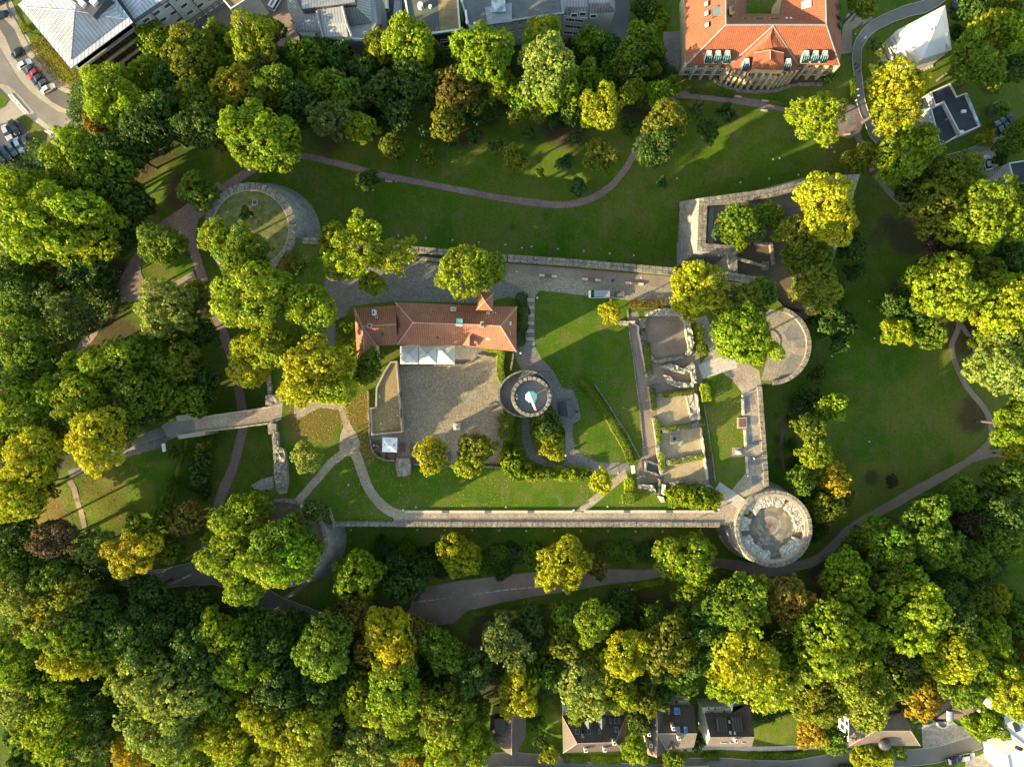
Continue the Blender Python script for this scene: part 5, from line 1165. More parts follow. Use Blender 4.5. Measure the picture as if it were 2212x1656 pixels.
# ---- school with big orange roof
t = thing('school', 'large school with orange tiled hip roofs, dormers and sandstone buttresses', 'building')
EZ = -2.0; RZ_ = 5.5
S_ = {'sw': (1483,140,EZ), 's1': (1576,141,EZ), 'c1': (1576,150,EZ-.6), 'c2': (1620,163,EZ-.9), 'c3': (1682,163,EZ-.9), 'c4': (1724,153,EZ-.6), 's2': (1724,140,EZ), 'se': (1814,141,EZ),
      'rw': (1568,54,RZ_), 're': (1785,54,RZ_), 'nw': (1478,-40,EZ), 'rwn': (1568,-40,RZ_), 'iwn': (1612,-40,EZ+2), 'iw': (1612,30,EZ+2.2), 'ie': (1684,30,EZ+2.2), 'ien': (1696,-40,EZ+2), 'ren': (1783,-40,RZ_), 'ne': (1808,-40,EZ), 'e1': (1819,95,EZ),
      'br': (1670,56,RZ_-.1), 'bf': (1664,80,RZ_-1.2)}
roof(t, S_, [['sw','rw','rwn','nw'], ['sw','s1','br','rw'], ['rw','iw','iwn','rwn'], ['rw','re','ie','iw'], ['re','ren','ien','ie'], ['re','e1','ne','ren'], ['re','se','e1'], ['br','s2','se','re']], 'tile2')
# projecting middle bay
roof(t, S_, [['br','s1','c1'], ['br','c1','c2','bf'], ['bf','c2','c3'], ['br','bf','c3','c4'], ['br','c4','s2']], 'tile2', name='bay_roof')
for ch in (['sw','rw'],['rw','re'],['re','se'],['rw','rwn'],['re','ren'],['br','s1'],['br','s2']): ridge_line(t, S_, ch, 'zincp', .16)
D_ = {'a': (*T(2,0,2060,595),-.3), 'b': (*T(3,0,140,600),-.3), 'c': (*T(3,0,135,455),1.5), 'd': (*T(2,0,2085,455),1.5), 'p': (1664,108,2.6), 'q': (1664,128,1.9)}
roof(t, D_, ['dap', 'aqp', 'aqb', 'qbp', 'bcp'], 'tile2', name='front_dormer_roof'); 
for ch in ('dp','pc','pq'): ridge_line(t, D_, ch, 'ridge', .13)
b = MB(); b.prism([P(*D_['a'][:2], -.3)[:2], P(*D_['b'][:2], -.3)[:2], P(1690,135,-.3)[:2], P(1635,135,-.3)[:2]], -10, -.5); b.build('bay_wall', G['sandstone'], t)
poly, zt = walls(t, [S_[k] for k in ('nw','sw','s1','c1','c2','c3','c4','s2','se','e1','ne','ien','ie','iw','iwn')], -10.5, 'sandstone', 0.8)
V2 = lambda k, z=EZ: P(*S_[k][:2], z)[:2]
def buttress(A, B, n, ztop, zb, depth=1.1):
    A = Vector(A); B = Vector(B); L = (B - A).length; d_ = (B - A) / L; nr = Vector((d_.y, -d_.x))
    for i in range(n + 1):
        p = A + d_ * (L * i / n) - nr * .9; b = MB()
        pts = [p - d_*.28, p + d_*.28, p + d_*.28 + nr*(.9 + .0), p - d_*.28 + nr*.9]; out = [p - d_*.28, p + d_*.28, p + d_*.28 + nr*(.9 + depth), p - d_*.28 + nr*(.9 + depth)]
        vs = [(q.x, q.y, ztop) for q in pts] + [(q.x, q.y, zb) for q in out]
        b.add(vs, [(0,1,2,3),(3,2,6,7),(0,3,7,4),(2,1,5,6),(1,0,4,5)]); b.build('buttress', G['sandstone'], t)
for a, c, n in ((V2('sw'), V2('s1'), 4), (V2('s2'), V2('se'), 4), (V2('c1'), V2('c2'), 4), (V2('c2'), V2('c3'), 4), (V2('c3'), V2('c4'), 4)):
    d_ = (Vector(c) - Vector(a)).normalized(); nr = Vector((d_.y, -d_.x))
    a2 = Vector(a) - nr * .8; c2 = Vector(c) - nr * .8
    buttress(a, c, n, EZ - .5, -9.8, .35)
    facade(t, a2, c2, EZ, (1.0, 4.6), n, 1.9, 2.2, .0, nx=3, ny=2, off=.06)
def glazed_dormer(px, py, z, w=1.5, l=2.3):
    x, y, _ = P(px, py, z); b = MB()
    b.add([(-w/2,-l/2,-.9),(w/2,-l/2,-.9),(w/2,-l/2,.35),(-w/2,-l/2,.35),(-w*.36,l/2,.9),(w*.36,l/2,.9),(w*.5,0,.6),(-w*.5,0,.6)], [(0,1,2,3)], 1)
    b.add([(-w/2,-l/2,-1),(w/2,-l/2,-1),(w/2,0,.55),(-w/2,0,.55),(w*.35,l/2,.75),(-w*.35,l/2,.75),(-w/2,0,-.8),(w/2,0,-.8),(-w*.35,l/2,-.5),(w*.35,l/2,-.5)], [(3,2,4,5)], 0)
    b.add([(-w/2,-l/2,-1),(w/2,-l/2,-1),(w/2,0,.55),(-w/2,0,.55),(-w/2,0,-2),(w/2,0,-2),(-w*.35,l/2,.75),(w*.35,l/2,.75),(-w*.35,l/2,-1),(w*.35,l/2,-1)], [(0,1,2,3)], 1)
    b.add([(-w/2,-l/2,-1),(w/2,-l/2,-1),(w/2,0,.55),(-w/2,0,.55),(-w/2,0,-2),(w/2,0,-2),(-w*.35,l/2,.75),(w*.35,l/2,.75),(-w*.35,l/2,-1),(w*.35,l/2,-1)], [(0,3,4),(1,5,2),(3,6,8,4),(2,5,9,7)], 0)
    for s_ in (-.5, -.17, .17, .5): b.tube((s_*w, -l/2, -.93), (s_*w, 0, .6), .04, n=4, mi=2)
    b.tube((-w/2,-l/2,-.95),(w/2,-l/2,-.95),.05,n=4,mi=2)
    o = b.build('glazed_dormer', [G['glassp'], G['glass'], G['copper']], t); o.location = (x, y, z)
for q, z in (((2,0,1690,490),.6),((2,0,1768,490),.6),((2,0,1848,490),.6),((3,0,322,490),.6),((3,0,403,490),.6),((3,0,483,490),.6),((2,0,2012,558),-.1),((3,0,168,558),-.1)): glazed_dormer(*T(*q), z)
for q in ((2,0,1673,35),(2,0,1675,117),(2,0,1677,217)): rooflight(t, *T(*q), 2.5 if q[2] else 0, 1.1, 1.1, .9, pi, 'iron', 'white')
b = MB(); b.box(-1.1,1.1,-1.0,1.0,-2,.9); b.box(-1.15,1.15,-1.05,1.05,.9,1.0,1); o = b.build('roof_house', [G['browntile'], G['zincp']], t); o.location = P(*T(2,0,1765,115), 3.6)
chimney(t, *T(2,0,1895,85), 1, 6.0, .9, 1.5, mat='browntile')
for q, w in (((2,0,2010,163),1.3),((2,0,2130,165),2.2),((3,0,60,165),2.4),((3,0,160,160),.6),((3,0,197,160),.6),((3,0,198,190),.8)): rooflight(t, *T(*q), 2.6, w, .8 if w > 1 else .7, .6, pi/2, 'zincp', 'glass' if w > 1 else 'white')
rooflight(t, *T(3,0,330,38), 3.2, 1.7, 2.2, .7, pi, 'white', 'glassp')
for q in ((3,0,210,20),(3,0,212,95)): rooflight(t, *T(*q), 1.2, 1.2, 1.8, .7, pi, 'iron', 'glass')
rooflight(t, *T(2,0,1942,35), 2.0, 1.0, 2.2, .8, 0, 'white', 'glass')
for y in (50, 145, 220): rooflight(t, *T(3,0,620,y), -.6, 1.0, 2.0, 1.0, 0, 'iron', 'glass')
# retaining wall in front of the school
wall('retaining_wall', 'curved rubble retaining wall below the school', [T(2,0,1740,660), T(2,0,1770,710), T(2,0,1850,750), T(2,0,1960,780), T(2,0,2100,790), T(3,0,60,780), T(3,0,150,750), T(3,0,260,725), T(3,0,470,722)], -9.2, -11.5, 0.8, cop=1.4)
b = [T(2,0,1500,695), T(2,0,1740,690), T(2,0,1770,740), T(2,0,1960,775), T(2,0,2130,785), T(3,0,60,775), T(3,0,160,745), T(3,0,470,715), T(3,0,470,660), T(2,0,1500,640)]
drape('school_court', b, 'redsoil', .10)

# ---- white faceted villa
t = thing('white_villa', 'white faceted modern villa with pointed folded roof and cut-out terraces', 'building')
VP = {'A': (*T(3,0,1525,45),-5.0), 'B': (*T(3,0,1110,262),-6.5), 'C': (*T(3,0,1018,350),-10.0), 'J': (*T(3,0,1130,660),-11), 'K': (*T(3,0,1185,645),-12.6), 'D': (*T(3,0,1105,580),-12), 'E': (*T(3,0,1240,582),-8.5), 'F': (*T(3,0,1327,508),-4.0), 'G': (*T(3,0,1582,430),-6.0), 'M': (*T(3,0,1535,45),-5.6)}
roof(t, VP, [['A','B','F'], ['B','C','D','E','F'], ['F','G','A'], ['D','J','E'], ['J','K','E']], 'villa', thick=.3)
wl = [P(*VP[k]) for k in 'ABCDJKEFG']
b = MB(); n = len(wl); vs = [(p[0], p[1], p[2]-.3) for p in wl] + [(p[0], p[1], -16) for p in wl]
cen = Vector((sum(p[0] for p in wl)/n, sum(p[1] for p in wl)/n))
vs = [(x + (cen.x-x)*.012, y + (cen.y-y)*.012, z) for x, y, z in vs]
b.add(vs, [(i, (i+1)%n, n+(i+1)%n, n+i) for i in range(n)]); b.build('wall', G['villa'], t)
def cutout(pts, z, mat='greyrender'):
    pw = [P(*p, z) for p in pts]; o = MB().prism([p[:2] for p in pw], z - .25, z + .05).build('roof_opening', G[mat], t)
    f = MB(); ii = inset([p[:2] for p in pw], -.12); m = len(pw)
    for i in range(m): j = (i+1) % m; f.prism([pw[i][:2], pw[j][:2], ii[j], ii[i]], z - .2, z + .12)
    f.build('opening_rim', G['villa'], t)
cutout(TL(3,0,(1475,300),(1540,285),(1562,410),(1492,437)), -5.55, 'greyrender'); cutout(TL(3,0,(1510,300),(1540,288),(1560,400),(1530,360)), -5.4, 'villa')
cutout(TL(3,0,(1060,330),(1085,310),(1120,370),(1098,400)), -7.9); cutout(TL(3,0,(1175,440),(1195,425),(1255,540),(1240,570)), -6.2, 'concrete')
cutout(TL(3,0,(1025,370),(1050,355),(1135,550),(1110,575)), -10.2, 'glass'); cutout(TL(3,0,(1400,245),(1425,235),(1430,258),(1405,268)), -4.6, 'concrete')
for k in range(9): p = PT(*T(3,0,1215 + k*24, 638 - k*9)); MB().box(p[0]-.28, p[0]+.28, p[1]-.55, p[1]+.55, p[2], p[2]+.25).build('stepping_slab', G['pale'], t)
wall('garden_wall', 'white curved panel wall along the street before the villa', [T(3,0,850,320), T(3,0,820,440), T(3,0,808,520), T(3,0,822,620), T(3,0,850,690), T(3,0,900,690)], -12.5, -16, .45, cop=1.3, mat='villa')
wall('garden_wall', 'short white wall piece before the villa drive', [T(3,0,868,705), T(3,0,965,708)], -12.5, -15, .6, cop=1.3, mat='villa')

# ---- dark flat-roofed house
t = thing('flat_house', 'modern house with black flat roofs and white parapets', 'house')
def flatblock(pts, z, zb, rmat='bitumen', wmat='villa', par=.35, pw=.3):
    w = flat_roof(t, pts, z, rmat, par, wmat, pw); MB().prism(inset(w, .04), zb, z - .65).build('wall', G[wmat], t)
flatblock(TL(3,0,(1397,792),(1570,715),(1628,828),(1700,798),(1822,1090),(1655,1160),(1510,880),(1440,912)), -9.5, -16)
flatblock(TL(3,0,(1398,930),(1440,914),(1508,884),(1640,1165),(1520,1240),(1480,1245)), -10.4, -16)
flatblock(TL(3,0,(1290,970),(1395,925),(1440,910),(1400,800),(1300,850)), -11.5, -16)
flatblock(TL(3,0,(1360,960),(1398,935),(1510,1215),(1468,1248)), -10.9, -16, 'villa')
MB().prism([P(*p, -9.6)[:2] for p in TL(3,0,(1690,805),(1712,800),(1828,1085),(1808,1092))], -9.9, -9.45).build('light_strip', G['glassp'], t)
for q in ((1690,955),(1668,1132)): p = P(*T(3,0,*q), -9.2); MB().box(p[0]-.55, p[0]+.55, p[1]-.35, p[1]+.35, -9.9, -9.25).build('roof_box', G['white'], t)
for q in ((1378,975),(1400,1010),(1415,1050)): p = P(*T(3,0,*q), -10.7); MB().box(p[0]-.4, p[0]+.4, p[1]-.4, p[1]+.4, -11.2, -10.75).build('skylight', G['glassp'], t)
p = P(*T(3,0,1535,1028), -9.6); MB().tube((p[0],p[1],-10.8),(p[0],p[1],-9.4),.15).build('vent', G['zincp'], t)
t = thing('carport', 'flat black carport roof edged white beside the drive', 'carport'); flatblock(TL(3,0,(1190,1110),(1252,1068),(1360,1180),(1260,1185)), -12.8, -13.3, par=.15)
for q in ((1205,1112),(1350,1180)): p = P(*T(3,0,*q), -13); MB().tube((p[0],p[1],-16.5),(p[0],p[1],-13.2),.08).build('post', G['white'], t)
# houses at the right edge
t = thing('small_house', 'small house with brown gable roof at the eastern street end', 'house')
SH = {'a': (*T(3,0,1760,1500),-12.5), 'b': (*T(3,0,1880,1465),-12.5), 'c': (*T(3,0,2010,1440),-12.5), 'd': (*T(3,0,2130,1548),-12.5), 'e': (*T(3,0,2120,1656),-12.5), 'f': (*T(3,0,1900,1656),-12.5), 'r': (*T(3,0,1890,1555),-10.3), 's': (*T(3,0,2120,1600),-10.6)}
roof(t, SH, ['abr','bcdr','rdef','arf'], 'browntile'); walls(t, [SH[k] for k in 'abcdef'], -17.5, 'render', .3)
t = thing('garage', 'flat dark garage roof with white edge at the eastern edge', 'garage'); flatblock(TL(3,0,(2070,1400),(2260,1370),(2260,1560),(2120,1580)), -13, -17.5)
t = thing('flat_house', 'low dark roofed house corner below the eastern street', 'house'); flatblock([(2130,400),(2180,395),(2190,420),(2230,425),(2230,445),(2140,430)], -12.5, -18)

# ---- hospital blocks along the top
HZ = -1.5
t = thing('hospital_block', 'hospital wing with pale metal pyramid roof and cream facade', 'building')
HP_ = {'w': (*T(0,0,215,65),HZ+.1), 's': (*T(0,0,612,512),HZ+.1), 'e': (*T(0,0,1065,165),HZ+.1), 'n': (*T(0,0,690,-350),HZ+.1), 'p': (*T(0,0,645,95),HZ+2.2)}
roof(t, HP_, ['wsp','sep','enp','nwp'], 'whitemetal')
for ch in ('wp','sp','ep'): ridge_line(t, HP_, ch, 'zincp', .13)
out = TL(0,0,(150,40),(607,588),(1140,192),(690,-420)); w = [P(*p, HZ)[:2] for p in out]; inn = [P(*HP_[k][:2], HZ)[:2] for k in 'wsen']
b = MB()
for i in range(4): j = (i+1)%4; b.prism([w[i], w[j], inn[j], inn[i]], HZ-.35, HZ-.1)
b.build('eaves', G['whitemetal'], t, uv=True)
# standing seams
sm = MB()
W_p = Vector(P(*HP_['p']))
for a, c in (('w','s'),('s','e')):
    A_, C_ = Vector(P(*HP_[a])), Vector(P(*HP_[c])); n = 42
    for i in range(1, n):
        q = A_.lerp(C_, i/n); mid = W_p - A_; e = (C_ - A_)
        tt = mid.dot(e) / e.length_squared; up = W_p - (A_ + e * tt)      # straight up the slope
        f = (i/n)/tt if i/n < tt else (1-i/n)/(1-tt); q2 = q + up * f * .98
        sm.add([q + e.normalized()*.04, q2 + e.normalized()*.04, q2 - e.normalized()*.04, q - e.normalized()*.04] + [v + Vector((0,0,.12)) for v in (q, q2)], [(0,1,5,4),(4,5,2,3),(0,4,3)])
o = sm.build('roof_seams', G['whitemetal'], t); o['kind'] = 'stuff'
w2 = inset(w, 1.0); MB().prism(inset(w, 2.2), HZ-3.2, HZ-.3).build('glazed_storey', G['glass'], t); MB().prism(w2, -20, HZ-3.0).build('wall', G['cream'], t)
MB().prism(inset(w, .6), HZ-3.2, HZ-3.0).build('ledge', G['zincp'], t)
A_, B_ = w2[1], w2[2]
facade(t, A_, B_, HZ-3.0, (1.2, 4.6, 8.0, 11.4), 13, 1.9, 1.9, 1.0, frame='redwood', nx=2, ny=2)
for k in range(26):
    a = Vector(inset(w, 2.1)[1]).lerp(Vector(inset(w, 2.1)[2]), (k+.5)/26); MB().box(-.05,.05,-.05,.05,HZ-3,HZ-.35).build('mullion', G['zincp'], t, loc=(a.x,a.y,0), rz=.7)
b = MB(); b.box(-3.2,3.2,-3,3,-3,1.6); b.build('plant_room', G['zincd'], t, loc=(*P(*T(0,0,800,10), HZ+1.5)[:2], HZ+1.2), rz=radians(-38))
for q, s_ in (((735,55),1.2),((700,20),.8),((830,40),1.4)): MB().box(-s_/2,s_/2,-s_/2,s_/2,0,1.5).build('roof_unit', G['white'], t, loc=P(*T(0,0,*q), HZ+2.2), rz=radians(-38))
# white slab block behind
t = thing('hospital_block', 'white hospital slab with four rows of windows beside the metal pyramid roof', 'building')
e = [T(0,0,1165,190), T(0,0,1420,20), T(0,0,1770,-230), T(0,0,1500,-420), T(0,0,900,30)]
e = TL(0,0,(1145,190),(1850,-290),(1650,-560),(960,-80)); z = -4.0
w = [P(*p, z)[:2] for p in e]; MB().prism(w, -20, z).build('wall', G['render'], t)
R_ = {'a': (*e[0],z), 'b': (*e[1],z), 'c': (*e[2],z), 'd': (*e[3],z), 'r': (*T(0,0,1250,-50),z+1.6), 's': (*T(0,0,1700,-370),z+1.6)}
roof(t, R_, ['absr','bcs','cdrs','dar'], 'whitemetal')
MB().prism(inset(w, -.5), z-.1, z+.15).build('gutter', G['zincd'], t)
facade(t, w[0], w[1], z, (1.3, 4.6, 7.9), 7, 1.7, 1.3, 1.0, nx=3, ny=1); facade(t, w[0], w[1], z, (11.2,), 12, 1.0, 1.1, 1.2, nx=2, ny=1)
d_ = (Vector(w[1])-Vector(w[0])).normalized(); nr = Vector((d_.y,-d_.x))
MB().prism([tuple(Vector(w[0])+nr*.02), tuple(Vector(w[1])+nr*.02), tuple(Vector(w[1])+nr*.06), tuple(Vector(w[0])+nr*.06)], -20, z-10.6).build('plinth', G['greyrender'], t)
for k in (1, 2, 3):
    a = Vector(w[0]).lerp(Vector(w[1]), k*.2); MB().tube((a.x+nr.x*.15,a.y+nr.y*.15,-18),(a.x+nr.x*.15,a.y+nr.y*.15,z),.1).build('downpipe', G['zincd'], t)
t = thing('brick_annex', 'pale annex corner with brown gravel roof at the top edge', 'building'); 
flatblock([T(0,0,1880,-60), T(0,0,1900,-20), T(0,0,1985,80), T(0,0,2202,-60)], -8, -18, 'gravelroof', 'render')
# zinc roofed block
t = thing('hospital_block', 'hospital block with ribbed zinc roofs and a rounded glass front', 'building')
def zr(pts, faces, mat='zinc', name='roof'): return roof(t, pts, faces, mat, name)
zp = {'a': (*T(1,0,330,55),-3), 'b': (*T(1,0,415,125),-1.2), 'c': (*T(1,0,340,262),-4.2), 'd': (*T(1,0,560,272),-4.2), 'e': (*T(1,0,525,90),-1.2), 'f': (*T(1,0,390,85),-1.0), 'g': (*T(1,0,270,60),-4)}
zr({'a':(*T(1,0,318,-60),-3.5),'b':(*T(1,0,395,90),-1.5),'c':(*T(1,0,415,128),-1.6),'d':(*T(1,0,342,262),-4.2),'e':(*T(1,0,270,60),-4.4),'h':(*T(1,0,270,-60),-4.4)}, ['abcdeh'], 'zincd')
zr({'a':(*T(1,0,415,128),-1.6),'b':(*T(1,0,525,115),-1.6),'c':(*T(1,0,562,275),-4.2),'d':(*T(1,0,342,262),-4.2)}, ['abcd'])
zr({'a':(*T(1,0,528,85),-.6),'b':(*T(1,0,745,55),-.6),'c':(*T(1,0,775,200),-1.6),'d':(*T(1,0,792,318),-3.2),'e':(*T(1,0,575,318),-3.2),'f':(*T(1,0,548,200),-1.6)}, ['abcf','fcde'], 'zinc', 'curved_roof')
zr({'a':(*T(1,0,755,80),-1.8),'b':(*T(1,0,860,60),-1.8),'c':(*T(1,0,1000,192),-4.2),'d':(*T(1,0,785,228),-4.2)}, ['abcd'], 'zincd')
zr({'a':(*T(1,0,850,-60),-1.8),'b':(*T(1,0,980,-60),-4.2),'c':(*T(1,0,1000,192),-4.2),'d':(*T(1,0,860,60),-1.8)}, ['abcd'])
b = MB(); b.prism([P(*p, 0)[:2] for p in TL(1,0,(385,-80),(850,-80),(855,20),(700,38),(600,60),(400,85))], -2, .3); b.build('upper_storey', G['zincd'], t)
b = MB(); b.prism([P(*p, .5)[:2] for p in TL(1,0,(385,-80),(848,-80),(850,18),(395,78))], .3, .5); b.build('upper_roof', G['zinc'], t, uv=True)
for pts in (((525,95),(545,200),(580,320)), ((745,55),(780,200),(830,330))):
    b = MB(); q = [Vector(P(*T(1,0,*p), zz)) for p, zz in zip(pts, (-.5, -1.4, -3.2))]
    for a, c in zip(q[:-1], q[1:]): b.tube(a, c, .28, n=6)
    b.build('rib', G['zincp'], t)
body = TL(1,0,(270,60),(342,262),(400,310),(575,318),(590,320),(800,345),(830,335),(1000,300),(1040,180),(1000,-80),(270,-80)); w = [P(*p, -4.6)[:2] for p in body]
MB().prism(w, -19.5, -4.7).build('wall', G['greyrender'], t)
facade(t, P(*T(1,0,590,322), -4.6), P(*T(1,0,800,345), -4.6), -4.6, (.5, 3.2, 5.8, 8.5), 6, 1.1, 2.0, .4, frame='zincp', nx=1, ny=2)
for z_, r_ in ((-4.4, 1.0), (-9.5, 1.0)):
    cc = Vector(P(*T(1,0,900,255), z_)); b = MB()
    pts = [Vector(P(*T(1,0,*p), z_)[:2]) for p in ((800,325),(850,338),(920,338),(970,320),(1005,285),(1015,240))]; pts = [tuple(v.to_2d()) for v in spline([(*p, 0) for p in pts], .6)]
    L = offs(pts, .35); b.prism([tuple(p) for p in pts] + [tuple(p) for p in L][::-1], z_ - 1.0, z_); b.build('balcony_band', G['white'], t)
b = MB(); b.prism([P(*p, -5)[:2] for p in TL(1,0,(795,232),(1000,200),(1008,250),(985,300),(930,328),(850,330),(800,320))], -5.6, -5.2); b.build('terrace_roof', G['bitumen'], t)
for q in ((858,232),(872,262),(942,212)): MB().tube((*P(*T(1,0,*q), -5)[:2], -5.3), (*P(*T(1,0,*q), -5)[:2], -4.9), .28).build('roof_vent', G['zincp'], t)
MB().prism([P(*p, -8)[:2] for p in TL(1,0,(1000,-80),(1062,-80),(1078,210),(1040,215),(1020,60))], -20, -8).build('side_wing', G['zincp'], t)
# green flat roof block
t = thing('hospital_block', 'hospital block with grey-green flat roof and brown gravel field', 'building')
fp = TL(1,0,(1265,-80),(1800,-80),(1770,-80),(1762,262),(1440,305),(1300,200)); fp = TL(1,0,(1262,-80),(1735,-80),(1762,258),(1445,305),(1310,200))
flat_roof(t, fp, -5, 'bitgreen', .4, 'white', .45); w = [P(*p, -5)[:2] for p in fp]; MB().prism(inset(w, .05), -20, -5.7).build('wall', G['zincd'], t)
MB().prism([P(*p, -5.3)[:2] for p in TL(1,0,(1560,-80),(1725,-80),(1748,248),(1582,268))], -5.9, -5.32).build('gravel_field', G['gravelroof'], t)
for (x, y), r_, h_ in (((1412,42),.65,1.6),((1495,40),.4,.8)):
    p = P(*T(1,0,x,y), -4); MB().tube((p[0],p[1],-5.4),(p[0],p[1],-5.4+h_),r_,n=20).build('roof_vent', G['white'], t)
for k in range(6): p = P(*T(1,0,1500 + k*24, 277 - k*3), -5.2); MB().tube((p[0],p[1],-5.5),(p[0],p[1],-5.15),.14,n=8).build('roof_lamp', G['yellow'], t)
facade(t, w[3], w[2], -6.2, (2.2,), 3, 1.8, 1.2, 1.0, nx=3, ny=1); facade(t, w[3], w[2], -6.2, (6.0,), 3, 1.8, 1.2, 1.0, nx=3, ny=1)
# long white block
t = thing('hospital_block', 'long white hospital block with grey roof terrace and small square windows', 'building')
lp = [T(1,0,1735,-80), T(2,0,425,-80), T(2,0,450,118), T(1,0,1830,238)]
flat_roof(t, lp, -4, 'bitblue', .35, 'zincp', .5); w = [P(*p, -4)[:2] for p in lp]; MB().prism(inset(w, .35), -20, -4.6).build('wall', G['render'], t)
MB().prism([P(*p, -3.9)[:2] for p in TL(1,0,(1970,60),(2202,20),(2202,190),(1990,200))], -4.5, -4.1).build('metal_field', G['zincp'], t)
MB().prism([P(*p, -3.4)[:2] for p in TL(1,0,(2020,-40),(2140,-40),(2150,100),(2030,105))], -4.3, -3.4).build('roof_hatch', G['glassp'], t)
MB().tube(P(*T(1,0,1805,90), -3.6), P(*T(1,0,1815,210), -3.6), .25).build('duct', G['white'], t)
wi = inset(w, .35)
facade(t, wi[3], wi[2], -4.6, (1.0, 3.9, 6.8, 9.7), 10, .9, .9, 1.0, nx=2, ny=1)
# mansard end
t = thing('hospital_block', 'white corner block with ribbed mansard roof beside the dark lane', 'building')
mp_ = {'a': (*T(2,0,455,-80),-3.5), 'b': (*T(2,0,640,-80),-3.2), 'c': (*T(2,0,655,95),-3.8), 'd': (*T(2,0,450,118),-5.0), 'e': (*T(2,0,500,30),-2.8)}
roof(t, {'a':(*T(2,0,450,-80),-3.2),'b':(*T(2,0,655,-80),-3.2),'c':(*T(2,0,655,60),-3.2),'d':(*T(2,0,650,150),-5.2),'e':(*T(2,0,440,130),-5.2),'f':(*T(2,0,470,60),-3.2)}, ['abcf','fcde'], 'zinc')
roof(t, {'a':(*T(2,0,660,-80),-2.2),'b':(*T(2,0,840,-80),-2.2),'c':(*T(2,0,838,25),-2.2),'d':(*T(2,0,890,100),-4.8),'e':(*T(2,0,880,-80),-4.8),'f':(*T(2,0,655,125),-4.8),'g':(*T(2,0,662,30),-2.2)}, ['abcg','gcdf','bcde'], 'zinc', 'mansard_roof')
q = [P(*T(2,0,440,135), -5.2)[:2], P(*T(2,0,650,155), -5.2)[:2], P(*T(2,0,655,-80), -5.2)[:2], P(*T(2,0,450,-80), -5.2)[:2]]; MB().prism(q, -20, -5.3).build('wall', G['render'], t)
q2 = [P(*T(2,0,655,130), -4.8)[:2], P(*T(2,0,888,102), -4.8)[:2], P(*T(2,0,880,-80), -4.8)[:2], P(*T(2,0,658,-80), -4.8)[:2]]; MB().prism(inset(q2, .1), -20, -4.9).build('wall', G['render'], t)
facade(t, q[0], q[1], -5.3, (.9, 4.2, 7.4), 2, 2.2, 1.3, .8, nx=3, ny=1)
for x, y in ((535,132),(608,122),(700,140)): rooflight(t, *T(2,0,x,y), -4.6, 1.6, .9, .9, -pi/2, 'white', 'glass')
# tables in the yard below

# ---- row of houses at the bottom
def house(name, label, E, faces, eave, zb, rmat, wmat, ridges, ins=.4, rm='ridge', facesmat=None):
    t = thing(name, label, 'house'); roof(t, E, faces, rmat)
    for ch in ridges: ridge_line(t, E, ch, rm, .12)
    walls(t, [E[k] for k in eave], zb, wmat, ins); return t
B3 = lambda x, y, z: (*T(2,3,x,y), z)
E1 = {'a': (*T(1,3,2015,1210),-14), 'b': B3(118,1205,-14), 'c': B3(118,1390,-14), 'd': B3(30,1560,-14), 'e': (*T(1,3,2150,1530),-14), 'f': (*T(1,3,2010,1400),-14), 'r': B3(0,1215,-10.5), 's': B3(-5,1400,-10.8), 'u': B3(-2,1550,-11)}
t = house('terrace_house', 'brown roofed house half hidden by trees, first of the row', E1, ['arsf', 'rbcs', 'scdu', 'sfeu', 'arb', 'ued'], 'abcdef', -24, 'darktile', 'cream', ['rs','su'])
MB().box(*[v for v in (P(*T(1,3,2100,1290),-10)[0]-1.4, P(*T(1,3,2100,1290),-10)[0]+1.4, P(*T(1,3,2150,1310),-10)[1]-1.6, P(*T(1,3,2150,1310),-10)[1]+1.6)], -14, -11).build('dormer', G['darktile'], t)
rooflight(t, *B3(35,1280,-12), .8, 1.1, .9, 0)
E2 = {'a': B3(432,1212,-13.5), 'b': B3(985,1212,-13.5), 'c': B3(965,1515,-14), 'd': B3(440,1532,-14), 'p': B3(560,1450,-9.5), 'q': B3(888,1440,-9.5)}
t = house('terrace_house', 'wide house with dark hip roof, many skylights and small dormers, second of the row', E2, ['abqp', 'bcq', 'cdpq', 'dap'], 'abcd', -24, 'darktile', 'render', ['pq','ap','bq','dp','cq'])
for x, y, w in ((523,1262,1.0),(582,1267,.5),(562,1350,1.1),(660,1350,1.0),(755,1347,.6),(848,1255,.5),(887,1255,.5),(925,1255,.5),(900,1330,1.0),(575,1408,.5),(675,1408,.5),(730,1255,.6)): rooflight(t, *T(2,3,x,y), -11.0 + (1450-y)*-.007 + .1*0 + (0.6 if y > 1300 else -0.1), w, 1.2, .55, pi/2, 'zincp', 'glass')
for x in (658, 772):
    p = P(*T(2,3,x,1270), -10.8); b = MB(); b.add([(-.9,1.1,-1.6),(.9,1.1,-1.6),(.9,1.1,0),(-.9,1.1,0),(0,1.1,.5),(0,-1.6,.3),(-.9,-.2,0),(.9,-.2,0)], [(0,1,2,4,3)][:1]); b.add([(-.95,1.15,0),(0,1.15,.5),(0,-1.7,.5),(-.95,-.2,0)], [(0,1,2,3)][:1]); b.add([(.95,1.15,0),(0,1.15,.5),(0,-1.7,.5),(.95,-.2,0)], [(3,2,1,0)]); b.add([(-.9,1.1,-1.6),(-.9,1.1,0),(-.9,-.3,0)], [(0,1,2)]); b.add([(.9,1.1,-1.6),(.9,1.1,0),(.9,-.3,0)], [(2,1,0)])
    b.build('dormer', G['zincd'], t, loc=p)
for x, y in ((635,1512),(798,1508),(880,1450)): chimney(t, *T(2,3,x,y), -14, -10.4 if y > 1500 else -8.3, .8, .8)
chimney(t, *T(2,3,612,1385), -12, -9.4, .6, .9, mat='darktile')
